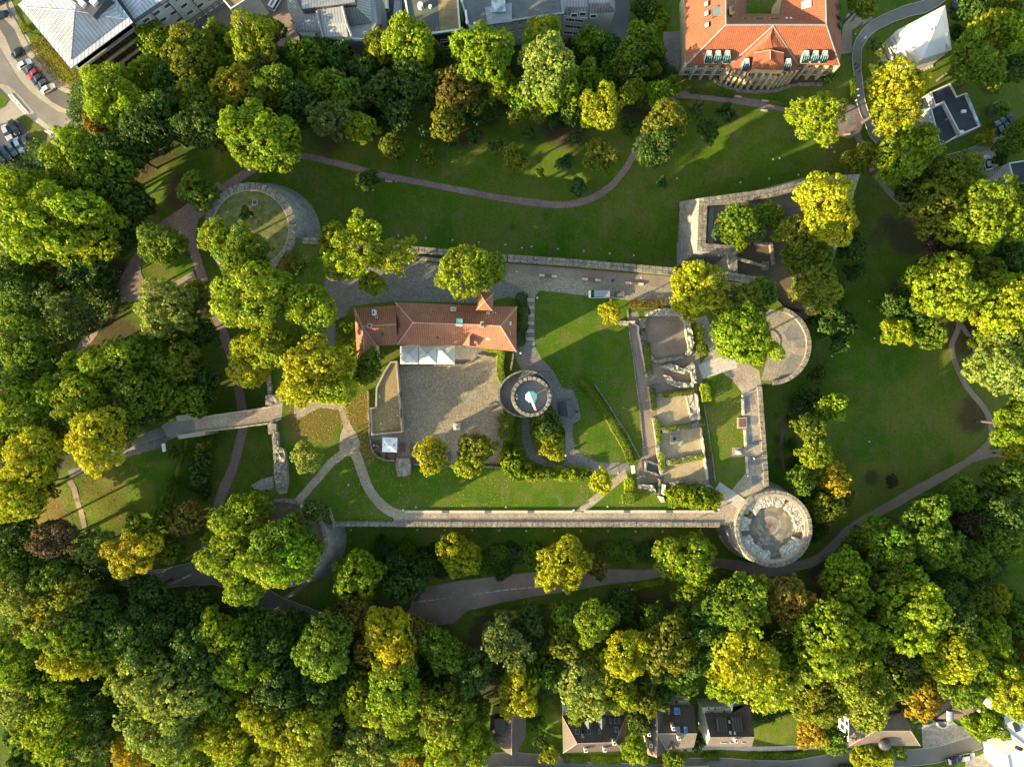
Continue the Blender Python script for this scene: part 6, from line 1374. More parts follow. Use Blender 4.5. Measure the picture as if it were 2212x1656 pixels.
w = [P(*p, -13.9)[:2] for p in TL(2,3,(440,1140),(985,1160),(985,1212),(440,1212))]; MB().prism(w, -24, -16).build('rear_wing', G['cream'], t)
t2 = MB().prism([P(*p, -16)[:2] for p in TL(2,3,(448,1120),(545,1120),(545,1175),(448,1175))], -20, -15.6).build('glass_canopy', G['glassp'], t)
facade(t, P(*T(2,3,985,1212), -16), P(*T(2,3,440,1212), -16), -14.2, (.4,), 7, 1.1, 1.3, .6, off=.2)
E3 = {'a': B3(1128,1170,-13.5), 'b': B3(1330,1160,-13.5), 'b2': B3(1330,1120,-13.5), 'c': B3(1562,1122,-13.5), 'd': B3(1590,1365,-9.6), 'e': B3(1560,1483,-13.5), 'f': B3(1322,1498,-13.5), 'g': B3(1322,1528,-13.8), 'h': B3(1165,1548,-14), 'r': B3(1243,1180,-9.4), 's': B3(1243,1572,-9.8), 'm': B3(1252,1365,-9.5), 'ch': B3(1140,1400,-13.8)}
t = thing('terrace_house', 'house with crossing brown gable roofs and blue skylights, third of the row', 'house')
roof(t, {k: E3[k] for k in ('a','ch','h','r','s','m')}, [['a','ch','h','s','m','r']], 'browntile')
roof(t, {**{k: E3[k] for k in ('r','b','b2','c','d','e','f','g','s','m')}}, [['r','b','m'], ['b','b2','c','d','m'], ['m','d','e','f'], ['m','f','g','s']], 'darktile', 'cross_roof')  # darker tile on slopes turned from the sun: shade put into the colour
roof(t, {'m': B3(1252,1366,-9.42), 'd': B3(1592,1366,-9.52), 'e': B3(1562,1485,-13.4), 'f': B3(1322,1500,-13.4)}, ['mdef'], 'browntile', 'front_roof', .08)  # lighter sheet over the sunward slope: sunlight put into the tile colour
ridge_line(t, E3, ['r','m','s'], 'ridge', .12); ridge_line(t, E3, ['m','d'], 'ridge', .12); ridge_line(t, E3, ['m','f'], 'zincp', .12)
walls(t, [E3[k] for k in ('a','b2','c','e','f','g','h')], -24, 'cream', .35)
for x, y in ((1420,1172),(1430,1332),(1494,1332)): rooflight(t, *T(2,3,x,y), -11.6 if y < 1200 else -9.9, .9 if y > 1200 else 1.5, 1.6 if y < 1200 else 1.4, .5, pi/2, 'zincp', 'glassb')
for x, y in ((1390,1325),(1435,1405),(1180,1375),(1195,1470)): chimney(t, *T(2,3,x,y), -13, -8.6 if y != 1470 else -9.6, .7, .8)
p = P(*T(2,3,1350,1170), -9); MB().box(p[0]-.3,p[0]+.3,p[1]-.9,p[1]+.9,-13,-8.9).build('chimney', G['darktile'], t)
D3 = {'a': B3(1340,1500,-12.8), 'b': B3(1412,1498,-12.8), 'p': B3(1376,1430,-11.0), 'q': B3(1376,1500,-11.2)}; roof(t, D3, ['aqp','qbp'], 'darktile', 'dormer_roof')
w = [P(*p, -16)[:2] for p in TL(2,3,(1190,1110),(1500,1075),(1540,1120),(1250,1160))]; MB().prism(w, -24, -15.6).build('rear_wing', G['render'], t)
for x, y in ((1265,1100),(1310,1102),(1370,1100),(1415,1100)): rooflight(t, *T(2,3,x,y), -15.5, .9, .8, 0, 0, 'zincp', 'glass')
E4 = {'a': B3(1660,1192,-13.5), 'b': B3(1895,1190,-13.5), 'b2': B3(2042,1110,-13.6), 'c': B3(2088,1395,-9.5), 'd': B3(2062,1478,-13.5), 'e': B3(1675,1475,-13.5), 'p': B3(1705,1398,-9.4), 'q': B3(2050,1120,-12.8)}
t = thing('terrace_house', 'house with black-brown gable roof, pale side wall and solar panels, fourth of the row', 'house')
roof(t, {k: E4[k] for k in ('a','b','b2','c','p')}, [['a','b','b2','c','p']], 'darktile'); roof(t, {k: E4[k] for k in ('p','c','d','e')}, ['pcde'], 'browntile', 'front_roof'); ridge_line(t, E4, 'pc', 'ridge', .12)  # rear slope darker, sunward slope lighter: light and shade painted into the tiles
w = [P(*E4[k]) for k in ('a','b2','d','e')]; 
pa, pe, pp_ = Vector(P(*E4['a'])), Vector(P(*E4['e'])), Vector(P(*E4['p'])); pb, pd, pc = Vector(P(*E4['b2'])), Vector(P(*E4['d'])), Vector(P(*E4['c']))
iz = Vector((0,0,-.25)); ix = Vector((.25,0,0))
vs = [pa+iz+ix, pp_+iz+ix, pe+iz+ix, Vector((pe.x+.25,pe.y,-24)), Vector((pa.x+.25,pa.y,-24)), pb+iz-ix, pc+iz-ix, pd+iz-ix, Vector((pd.x-.25,pd.y,-24)), Vector((pb.x-.25,pb.y,-24))]
ob('wall', mesh('wall', vs, [(0,1,2,3,4),(5,9,8,7,6),(2,7,8,3),(0,4,9,5)], G['villa']), t)
for x, y, w_, h_ in ((1805,1290,3.2,4.0),(1935,1285,3.2,4.0)):
    for k in range(4): rooflight(t, *T(2,3,x-30+k*22,y), -10.9+.25, .5*1.05, 3.4, .45, pi/2, 'iron', 'dark', 'solar_panel')
for x, y in ((1880,1358),(1918,1358),(1870,1265)): rooflight(t, *T(2,3,x,y), -9.9 if y > 1300 else -11, .4, .7, .5, pi/2, 'white', 'glass')
chimney(t, *T(2,3,1928,1428), -13, -9.0, .7, .9)
for x in (1808,1838,1888,1990): rooflight(t, *T(2,3,x,1446), -11.6, .7, .6, .8, -pi/2, 'zincp', 'glassp')
w = [P(*p, -15)[:2] for p in TL(2,3,(1632,1135),(1890,1130),(1895,1190),(1640,1190))]; MB().prism(w, -24, -14.6).build('rear_wing', G['cream'], t)
for x, y in ((1692,1148),(1745,1148),(1720,1183),(1825,1172)): rooflight(t, *T(2,3,x,y), -14.5, .9, .6, 0, 0, 'white', 'glass')
w = [P(*p, -13)[:2] for p in TL(2,3,(1852,1060),(1890,1060),(1900,1150),(1890,1170))]; MB().prism(w, -24, -13).build('stair_tower', G['render'], t)
B4 = lambda x, y, z: (*T(3,3,x,y), z)
E5 = {'a': B4(625,1180,-14), 'b': B4(1150,1160,-14), 'c': B4(1310,1470,-14), 'd': B4(697,1472,-14), 'p': B4(925,1342,-10), 'q': B4(1225,1342,-10), 'a2': B4(700,1225,-14), 'x': B4(855,1248,-12), 'y': B4(1140,1190,-12)}
t = house('terrace_house', 'house with ribbed brown hip roof and arched metal dormers, fifth of the row', E5, [['a2','x','p','d'], ['d','p','q','c'], ['x','y','q','p'], ['y','b','c','q'], ['a2','b','y','x']], ['a2','b','c','d'], -24, 'browntile', 'render', ['pq','dp','cq'])
MB().prism([P(*p, -11)[:2] for p in TL(3,3,(935,1270),(1190,1270),(1185,1310),(935,1310))], -13, -11.2).build('roof_cut', G['glass'], t)
for (x, y, l, w_, az, zz) in ((1005,1460,2.6,2.3,-pi/2,-11.6), (755,1300,1.6,1.6,pi,-11.2), (1302,1298,1.2,1.2,0,-12)):
    p = P(*T(3,3,x,y), zz); b = MB(); b.ball((0,0,0), w_*.62, 16, sz=.75); b.add([(w_*.5,-.06,.0),(w_*.9,0,.1),(w_*.5,.06,.0),(w_*.5,0,.5)], [(0,1,3),(1,2,3),(0,2,1)])
    o = b.build('arched_dormer', G['zincd'], t, loc=p, rz=az); o.scale = (1.0, 1.15, .9)
for y in (1255, 1320, 1385): p = P(*T(3,3,650,y), -15); MB().box(-.1,.12,-.6,.6,-1.5,0).build('window', G['glass'], t, loc=(p[0]-.0,p[1],p[2]))
E6 = {'a': B4(1600,1110,-14), 'b': B4(1800,1000,-14), 'c': B4(1880,1060,-12), 'd': B4(1735,1245,-14), 'e': B4(1440,1240,-14), 'p': B4(1640,1128,-10.5), 'q': B4(1800,1128,-10.5)}
t = house('terrace_house', 'brown roofed house with barrel dormer partly under trees, sixth of the row', E6, [['a','b','q','p'], ['b','c','q'], ['q','c','d'], ['p','q','d','e'], ['a','p','e']], 'abcde', -24, 'browntile', 'render', ['pq'])
p = P(*T(3,3,1565,1210), -11.8); b = MB(); n = 10; ring = [(.9*cos(pi*k/n), .6*sin(pi*k/n)) for k in range(n+1)]
b.add([(1.3, a, c_) for a, c_ in ring] + [(-1.2, a, c_) for a, c_ in ring], [(k, k+1, n+2+k, n+1+k) for k in range(n)] + [tuple(range(n+1))]); b.build('barrel_dormer', G['zincp'], t, loc=p, rz=-pi/2)
b = MB(); b.lathe([(1.7,-24),(1.7,-13.6),(1.3,-13.6),(1.3,-14),(.01,-14)], *P(*T(3,3,1510,1270), -13.6)[:2], n=24, a0=pi, a1=2*pi); b.build('round_bay', G['greyrender'], t)
t = thing('white_house', 'bright white house with a dark roof hatch at the southeast edge', 'house')
flatblock(TL(3,3,(1985,1300),(2060,1180),(2260,1270),(2260,1480),(2190,1460)), -12, -24, 'villa', 'white', .3)
p = P(*T(3,3,2140,1310), -12); MB().box(-.7,.7,-1.2,1.2,0,.25).build('roof_hatch', G['glass'], t, loc=(p[0],p[1],-12.2), rz=.35)
t = thing('white_house', 'white flat building in the southeast corner of the scene', 'house')
flatblock(TL(3,3,(2050,1545),(2202,1480),(2300,1480),(2300,1760),(2090,1760)), -13, -24, 'villa', 'white', .3)
p = P(*T(3,3,2170,1500), -12.6); MB().box(-1.0,1.0,-.45,.45,0,.2).build('roof_hatch', G['dark'], t, loc=(p[0],p[1],-13.2), rz=-.4)

# the other side of the residential street: houses just beyond the lower edge of the view, their shade falls on the street
for i, (x, l) in enumerate(((930, 15), (1110, 16), (1290, 18), (1490, 15), (1680, 18), (1880, 14))):
    q = P(x, 1735, -14); t = thing('opposite_house', ['plain','broad','long','narrow','wide','small'][i] + ' gabled house across the street, below the view', 'house', (q[0], q[1], -24), radians((-2, 1, 0, 2, -1, 3)[i]))
    MB().box(-l/2, l/2, -5, 5, 0, 7.5).build('wall', G[('cream','render')[i % 2]], t)
    b = MB(); b.add([(-l/2-.4,-5.5,7.3),(l/2+.4,-5.5,7.3),(l/2+.4,5.5,7.3),(-l/2-.4,5.5,7.3),(-l/2-.4,0,12.2),(l/2+.4,0,12.2)], [(0,1,5,4),(2,3,4,5),(0,4,3),(1,2,5),(0,3,2,1)]); b.build('roof', G['darktile'], t, uv=True)
# ================================================================== VEHICLES
def car_meshes(L=4.4, W=1.8, kind='car'):
    """body lofted from cross-sections, glasshouse, roof panel, wheels, lamps"""
    if kind == 'car': st = [(-.5,.62,.45,.62),(-.47,.80,.32,.74),(-.40,.92,.25,.84),(-.22,.98,.2,.90),(0,1,.2,.92),(.20,.99,.2,.90),(.34,.96,.22,.84),(.44,.88,.28,.72),(.485,.74,.34,.62),(.5,.58,.42,.55)]; gl = (-.36,.22,-.26,.08); zt = 1.43
    else: st = [(-.5,.86,.4,1.0),(-.48,.95,.3,1.1),(-.3,1,.25,1.1),(0,1,.25,1.1),(.3,1,.25,1.08),(.42,.95,.28,.98),(.47,.86,.33,.85),(.5,.7,.42,.7)]; gl = (-.485,.40,-.475,.27); zt = 1.95
    b = MB(); vs = []; m = 8
    for x, w, z0, z1 in st:
        h = w * W / 2
        for (yy, zz) in ((-h*.9,z0),(-h,(z0+z1)/2),(-h*.97,z1-.05),(-h*.84,z1),(h*.84,z1),(h*.97,z1-.05),(h,(z0+z1)/2),(h*.9,z0)): vs.append((x*L, yy, zz))
    fs = [(i*m+j, i*m+(j+1)%m, (i+1)*m+(j+1)%m, (i+1)*m+j)[::-1] for i in range(len(st)-1) for j in range(m)] + [tuple(range(m)), tuple(range((len(st)-1)*m, len(st)*m))[::-1]]
    b.add(vs, fs); body = b
    z1 = .86 if kind == 'car' else 1.06
    x0, x1, x2, x3 = [g*L for g in gl]; h0 = W*.455; h1 = W*.36 if kind == 'car' else W*.43
    g = MB(); g.add([(x0,-h0,z1),(x1,-h0,z1),(x1,h0,z1),(x0,h0,z1),(x2,-h1,zt),(x3,-h1,zt),(x3,h1,zt),(x2,h1,zt)], [(4,5,6,7),(0,1,5,4),(1,2,6,5),(2,3,7,6),(3,0,4,7)])
    r = MB(); e = .02
    r.add([(x2-e,-h1-.01,zt-.03),(x3+e,-h1-.01,zt-.03),(x3+e,h1+.01,zt-.03),(x2-e,h1+.01,zt-.03),(x2+.1,-h1+.1,zt+.04),(x3-.1,-h1+.1,zt+.04),(x3-.1,h1-.1,zt+.04),(x2+.1,h1-.1,zt+.04)], [(4,5,6,7),(0,1,5,4),(1,2,6,5),(2,3,7,6),(3,0,4,7)])
    wh = MB(); wh.tube((0,-.11,0),(0,.11,0),.32,n=12)
    rim = MB(); rim.tube((0,-.12,0),(0,.12,0),.2,n=8)
    hl = MB(); hl.box(-.06,.0,-.15,.15,-.05,.05)
    return {'body': smooth_none(body), 'glass': g, 'roof': r, 'wheel': wh, 'rim': rim, 'lamp': hl, 'L': L, 'W': W, 'kind': kind}
def smooth_none(b): return b
_carm = {}
def car(label, x, y, ang, color, group=None, kind='car', L=4.4, W=1.8, roofc=None, z=None, stripe=None, name=None):
    """ang in degrees: direction the front points, photo up = 90"""
    key = (kind, L, W)
    if key not in _carm: _carm[key] = car_meshes(L, W, kind)
    C = _carm[key]; q = PT(x, y) if z is None else P(x, y, z); a = radians(ang)
    if z is None:
        q = (q[0], q[1], max(tz(q[0] + dx, q[1] + dy) for dx in (-1.5, 0, 1.5) for dy in (-1.5, 0, 1.5)) + .2)
    t = thing(name or ('parked_car' if kind == 'car' else 'van'), label, 'car' if kind == 'car' else 'van', q, a, group)
    cm = G.get('paint_' + color) or mat_plain('paint_' + color, PAINT[color], 0.25, .2, 0.05, 1); G['paint_' + color] = cm
    if cm.node_tree.nodes['Principled BSDF'].inputs['Coat Weight'].default_value == 0: cm.node_tree.nodes['Principled BSDF'].inputs['Coat Weight'].default_value = .5
    def mm(part, mat): 
        k = (key, part, mat)
        if k not in _carm: _carm[k] = C[part].me(part, G[mat])
        return _carm[k]
    ob('body', mm('body', 'paint_' + color), t); ob('windows', mm('glass', 'glass'), t); ob('roof_panel', mm('roof', roofc or 'paint_' + color), t)
    for sx in (-.31, .32):
        for sy in (-1, 1):
            w = ob('wheel', mm('wheel', 'tyre'), t, (sx*C['L'], sy*(C['W']/2-.12), .32)); ob('rim', mm('rim', 'zincp'), w)
    for sy in (-1, 1): ob('headlight', mm('lamp', 'lampglass'), t, (.485*C['L'], sy*C['W']*.3, .62 if kind == 'car' else .75)); ob('tail_light', mm('lamp', 'red'), t, (-.49*C['L'], sy*C['W']*.36, .7))
    for sy in (-1, 1): ob('mirror', mm('lamp', 'dark'), t, (.17*C['L'] if kind == 'car' else .34*C['L'], sy*(C['W']/2+.08), .95), 0, (1, .5, 1))
    if stripe: MB().box(-L*.45, L*.3, -W*.43, W*.43, 2.0, 2.01).box(-L*.4, L*.25, -.25, .25, 2.01, 2.02, 1).build('roof_marking', [G['paint_'+color], G[stripe]], t)
    return t
PAINT = {'black': (.012,.013,.016), 'navy': (.015,.025,.06), 'white': (.72,.72,.70), 'silver': (.42,.43,.44), 'red': (.30,.015,.02), 'grey': (.09,.10,.11), 'blue': (.16,.25,.34), 'anth': (.04,.045,.05)}
g1 = 'cars parked in the bay by the hospital'
for x, y, c, lb in ((170,468,'black','black car standing alone above the row in the parking bay'),(228,565,'white','white car first of the close row in the parking bay'),(272,608,'anth','dark grey car between the white and the red car'),(312,642,'red','dark red car in the row of the parking bay'),(346,690,'navy','navy blue car below the red car in the parking bay'),(385,735,'anth','anthracite car second from the bottom of the parking bay row'),(430,775,'white','pale silver-white car last of the row in the parking bay')):
    car(lb, *T(0,0,x,y), 215 if c != 'white' else 30, c, g1, L=3.85, W=1.6)
g2 = 'cars on the corner car park'
for x, y, c, a, lb in ((83,1150,'silver',-65,'silver car in the upper row of the corner car park'),(140,1105,'black',-60,'black car at the end of the upper row, corner car park'),(250,1240,'anth',-65,'dark car at the island end of the lower row'),(185,1260,'blue',-65,'light blue car in the lower row of the corner car park'),(125,1285,'grey',-62,'grey car left of the light blue one'),(75,1325,'navy',-60,'dark blue car third in the lower row of the corner car park'),(20,1355,'anth',-60,'dark car at the frame edge of the lower row'),(-40,1390,'black',-60,'black car cut by the frame edge in the corner car park')):
    car(lb, *T(0,0,x,y), a, c, g2)
car('dark car at the top of the street, cut by the frame', *T(0,0,10,25), 25, 'black'); car('black car beside two small bollards on the hospital street', *T(0,0,30,145), 15, 'black')
car('white ambulance with orange markings in the dark hospital yard', *T(1,0,1118,45), 95, 'white', kind='van', L=5.2, W=1.9, stripe='yellow'); car('white van with ribbed roof in the dark hospital yard', *T(1,0,1224,95), 85, 'white', kind='van', L=5.4, W=1.95, roofc='zincp')
car('white ambulance with red markings on the brown hospital yard', *T(1,0,185,30), 60, 'white', kind='van', L=5.2, W=1.9, stripe='red')
car('dark car parked under trees at the yard edge', *T(0,0,2160,150), 5, 'black'); car('white car half hidden among the trees below the white block', *T(2,0,518,390), 110, 'silver')
car('white and green service van with roof rack by the court lawn', *T(2,1,748,881), 180, 'white', kind='van', L=5.1, W=1.9, z=0.03, roofc='zincp')
t = thing('trailer', 'small green trailer hitched to the service van', 'trailer', P(*T(2,1,918,885), .6)[:2] + (.03,), 0)
MB().box(-1.15,1.15,-.75,.75,.45,.5).build('bed', G['green'], t)
for a in ((-1.18,1.18,.75,.8),(-1.18,1.18,-.8,-.75),(-1.2,-1.15,-.8,.8),(1.15,1.2,-.8,.8)): MB().box(*a,.45,.85).build('side_board', G['zincp'], t)
MB().tube((-1.2,0,.5),(-2.3,0,.5),.06).build('drawbar', G['iron'], t)
for s_ in (-.85,.85): MB().tube((.1,s_-.08,.28),(.1,s_+.08,.28),.28,n=12).build('wheel', G['tyre'], t)
MB().box(-1.0,1.0,-.6,.6,.5,.62).build('tarpaulin', G['bitgreen'], t)
car('white convertible on the drive of the flat-roofed house', *T(3,0,1395,1170), 115, 'white'); car('white car on the paved plot below the bending street', *T(3,0,1860,1415), 100, 'white')
car('black car behind the tip of the white villa', *T(3,0,1580,70), 70, 'black')
for x, y, c, lb in ((1945,1130,'grey','grey car at the end of the row behind the flat-roofed house'),(2000,1100,'anth','dark car in the middle of the row behind the flat-roofed house'),(2045,1062,'black','black car at the hedge end of the row behind the flat-roofed house')): car(lb, *T(3,0,x,y), 110, c, 'cars behind the flat-roofed house')
car('navy car parked on the curving street at the southeast', *T(3,3,1578,1578), 10, 'navy'); car('cream white car parked in front of the navy one', *T(3,3,1692,1550), 10, 'silver'); car('dark red car driving on the curving street', *T(3,3,2095,1435), 12, 'red')
car('black car at the lower frame edge, first of three', *T(3,3,665,1635), 0, 'black'); car('white car at the lower frame edge between two dark cars', *T(3,3,828,1640), 0, 'white'); car('black car at the lower frame edge under round street trees', *T(3,3,960,1625), 0, 'black')
car('black car in the shade of the southwest drive', *T(0,2,765,1630), 175, 'black')
# motor bikes / bicycles near the school
for x, y, lb in ((740,150,'dark motorcycle in the small group by the school corner'),(722,180,'dark motorcycle nearest the school wall'),(788,225,'dark scooter by the street bend')):
    q = PT(*T(3,0,x,y)); t = thing('motorcycle', lb, 'motorcycle', (q[0], q[1], q[2]+.12), radians(50), 'motorcycles by the school')
    for s_ in (-.65,.65): MB().tube((s_,-.06,.3),(s_,.06,.3),.3,n=12).build('wheel', G['tyre'], t)
    b = MB(); b.lathe([(.01,.45),(.2,.6),(.22,.8),(.01,.9)], n=8); b.build('tank', G['dark'], t); MB().box(-.6,.0,-.13,.13,.7,.8).build('saddle', G['dark'], t); MB().tube((.5,-.35,.95),(.5,.35,.95),.025).build('handlebar', G['iron'], t); MB().tube((.65,0,.3),(.48,0,.95),.04).build('fork', G['iron'], t)

# ================================================================== PEOPLE
def body_mesh(step=0.25):
    """one continuous standing / walking figure grown from a skeleton"""
    J = {'pel':(0,0,.95,.13),'che':(0,.0,1.32,.16),'nek':(0,0,1.50,.06),'hea':(.02,0,1.66,.105),'top':(.02,0,1.74,.07),
         'lh':(0,.10,.90,.095),'lk':(step*.5,.10,.50,.065),'la':(step*.6,.10,.10,.045),'lt':(step*.6+.16,.10,.04,.035),
         'rh':(0,-.10,.90,.095),'rk':(-step*.3,-.10,.50,.065),'ra':(-step,-.10,.10,.045),'rt':(-step+.16,-.10,.04,.035),
         'ls':(0,.19,1.42,.06),'le':(-.06,.25,1.15,.045),'lw':(.05,.26,.90,.035),'lf':(.08,.26,.80,.03),
         'rs':(0,-.19,1.42,.06),'re':(.0,-.25,1.15,.045),'rw':(.14,-.26,.93,.035),'rf':(.2,-.26,.84,.03)}
    E = [('pel','che'),('che','nek'),('nek','hea'),('hea','top'),('pel','lh'),('lh','lk'),('lk','la'),('la','lt'),('pel','rh'),('rh','rk'),('rk','ra'),('ra','rt'),('che','ls'),('ls','le'),('le','lw'),('lw','lf'),('che','rs'),('rs','re'),('re','rw'),('rw','rf')]
    ks = list(J); me = bpy.data.meshes.new('person_skeleton'); me.from_pydata([J[k][:3] for k in ks], [(ks.index(a), ks.index(c)) for a, c in E], [])
    o = bpy.data.objects.new('person_skeleton', me); COL.objects.link(o); md = o.modifiers.new('skin', 'SKIN'); o.modifiers.new('sub', 'SUBSURF').levels = 1
    for i, k in enumerate(ks): me.skin_vertices[0].data[i].radius = (J[k][3],)*2; me.skin_vertices[0].data[i].use_root = (k == 'pel')
    dg = bpy.context.evaluated_depsgraph_get(); m2 = bpy.data.meshes.new_from_object(o.evaluated_get(dg)); bpy.data.objects.remove(o); smooth(m2); m2.name = 'person'
    return m2
_body = body_mesh()
def paint_body(me, top, bottom, hair):
    m = me.copy(); m.materials.clear()
    for c in (top, bottom, G['skin'], hair): m.materials.append(c)
    for p in m.polygons:
        z = p.center.z; y = abs(p.center.y)
        p.material_index = 3 if z > 1.64 and p.center.x < .07 else (2 if z > 1.49 or (z < 1.0 and y > .21) else (0 if z > .97 else 1))
    return m
_ppl = {}
def person(label, q, ang, top, bottom='dark', hair='bark'):
    k = (top, bottom, hair)
    if k not in _ppl: _ppl[k] = paint_body(_body, G[top], G[bottom], G[hair])
    o = ob('person', _ppl[k], None, q, radians(ang)); return tag(o, label, 'person', 'people on foot')
for x, y, a, top, lb in ((730,315,80,'white','person in white walking on the street between school and villa'),(737,570,90,'dark','person in dark clothes, first of the group on the street'),(765,578,95,'red','person in a red top in the group on the street'),(742,605,85,'dark','person in dark clothes behind the one in red'),(770,625,100,'bitblue','person in a bluish top at the end of the group'),(752,788,90,'yellow','person in a yellow top walking at the street edge'),(757,842,85,'white','person in a white top near the round brick place'),(738,882,90,'white','person in pale clothes at the rim of the brick place')):
    q = PT(*T(3,0,x,y)); person(lb, (q[0], q[1], q[2]+.12), a, top, 'dark' if top != 'dark' else 'bitumen')
person('two visitors, one in white at the west battlements of the keep', (cx-2.7, cy+.35, 35.26), 20, 'white'); person('visitor in white with dark trousers leaning near the battlements of the keep', (cx-2.75, cy-.25, 35.26), 40, 'whitecloth', 'bitumen')
person('person in a pale top standing on a dark paving square', P(*T(2,2,2083,640), 1.2)[:2] + (.04,), 200, 'pale'); person('person in dark clothes leaning at the end of the south walk parapet', P(1502, 1125, 1)[:2] + (.03,), 270, 'dark')
person('person in dark red on the leaf-strewn path edge', P(*T(1,2,880,378), 1)[:2] + (.02,), 120, 'redwood'); person('person in white sitting guest standing at the beer garden table', P(*T(1,2,1045,528), 1)[:2] + (.0,), 30, 'white')
person('person in a white shirt at the curved beer garden wall', P(*T(1,2,1015,525), 1)[:2] + (.0,), 200, 'whitecloth')
person('dark figure on the brown patch near the northwest bastion', PT(*T(1,0,75,1525)), 60, 'dark'); person('person walking on the hospital pavement beside a bollard', PT(*T(0,0,110,165)), 60, 'bitblue'); 
person('person in dark clothes near the yard lawn', PT(*T(1,0,318,200)), 90, 'dark')
# street lamps that show as thin arms
for p, lb, a in ((T(3,0,655,205),'tall street lamp at the school corner',50),(T(3,0,690,475),'tall street lamp by the school lawn',50),(T(1,2,1000,100),'x',0)):
    if lb == 'x': continue
    q = PT(*p); t = thing('street_lamp', lb, 'street lamp', q, radians(a)); MB().tube((0,0,0),(0,0,6.5),.09,.05).build('pole', G['zincp'], t); MB().tube((0,0,6.5),(1.4,0,6.8),.05).build('arm', G['zincp'], t); MB().box(1.1,1.9,-.14,.14,6.72,6.86).build('lamp_head', G['lampglass'], t)
t = thing('yellow_barrier', 'yellow parking barrier post at the car park exit', 'barrier', PT(*T(0,0,440,1210))); MB().box(-.35,.35,-.3,.3,0,1.1).build('housing', G['yellow'], t); MB().tube((0,0,1),(3.6,-.9,1.05),.05).build('boom', G['yellow'], t)
# checker strips of pale setts over the crossings
for (x0, y0, x1, y1), lb in (((90,818,240,985),'pale checker strip across the car park entrance'),((400,1125,520,1185),'pale checker strip across the car park exit')):
    t = thing('crossing_strip', lb, 'marking'); n = 26 if x0 < 200 else 16
    for i in range(n):
        f = i / n; q = Vector(PT(*T(0,0, x0 + (x1-x0)*f, y0 + (y1-y0)*f))); 
        for k in (-1, 1):
            if (i + (k > 0)) % 2: continue
            MB().box(-.22,.22,-.22,.22,0,.05).build('sett', G['paintline'], t, loc=(q.x + k*.24, q.y + k*.18, q.z + .2))
for p, lb in ((T(0,2,1435,540),'white information board beside the cobbled strip'),(T(2,2,1042,735),'white information board at the end of the curved hedge')):
    q = PT(*p, .6) if p[0] < 500 else P(*p, 1); t = thing('info_board', lb, 'sign', (q[0], q[1], q[2] if p[0] < 500 else 0), radians(8)); MB().box(-.45,.45,-1.0,1.0,.85,.93).build('board', G['white'], t)
    for s_ in (-.8,.8): MB().tube((0,s_,-.8),(0,s_,.85),.05).build('post', G['iron'], t)
q = P(*T(1,1,675,675), 2)
car('pale blue van half hidden under the big tree in the dark yard', *T(1,1,678,678), 88, 'blue', kind='van', L=5.0, W=1.9, z=.03)
t = thing('garden_hut', 'small green garden roof among the shrubs by the flat house', 'hut', PT(*T(3,0,1925,960))); b = MB(); b.lathe([(1.9,2.2),(.05,3.3)], n=8); b.build('roof', G['green'], t); MB().box(-1.2,1.2,-1.2,1.2,-.5,2.2).build('wall', G['wood'], t)
t = thing('rubbish_pile', 'heap of white plastic bags behind the third house', 'rubbish', PT(*T(2,3,1385,1035)))
rr = random.Random(5)
for k in range(46):
    x, y = rr.gauss(0, 1.6), rr.gauss(0, .9); b = MB(); b.ball((0,0,.12), rr.uniform(.12,.32), 6, sz=.6); b.build('bag', G['white'], t, loc=(x, y, 0), rz=k)
# ================================================================== VEGETATION
RNG = np.random.default_rng(11)
def sph(n, rng):
    v = rng.normal(size=(n, 3)); return v / np.linalg.norm(v, axis=1)[:, None]
def leaves_mesh(name, cen, nrm, size, tint, rng, elong=1.35):
    """one small folded leaf clump (quad) per centre"""
    n = len(cen); r = rng.normal(size=(n, 3)); u = np.cross(nrm, r); u /= np.linalg.norm(u, axis=1)[:, None] + 1e-9; w = np.cross(nrm, u)
    s = size[:, None]
    q = np.stack([cen - u*s*elong*.5, cen - w*s*.5 + nrm*s*.12, cen + u*s*elong*.5, cen + w*s*.5 + nrm*s*.12], 1).reshape(-1, 3)
    me = bpy.data.meshes.new(name); me.vertices.add(4*n); me.vertices.foreach_set('co', q.ravel())
    me.loops.add(4*n); me.loops.foreach_set('vertex_index', np.arange(4*n, dtype=np.int32))
    me.polygons.add(n); me.polygons.foreach_set('loop_start', np.arange(0, 4*n, 4, dtype=np.int32)); me.polygons.foreach_set('loop_total', np.full(n, 4, dtype=np.int32))
    me.update(); a = me.color_attributes.new('tint', 'FLOAT_COLOR', 'POINT')
    c = np.ones((4*n, 4)); c[:, 0] = np.repeat(tint, 4); c[:, 1] = np.repeat(rng.random(n), 4); a.data.foreach_set('color', c.ravel())
    me.materials.append(G['leaf']); return me
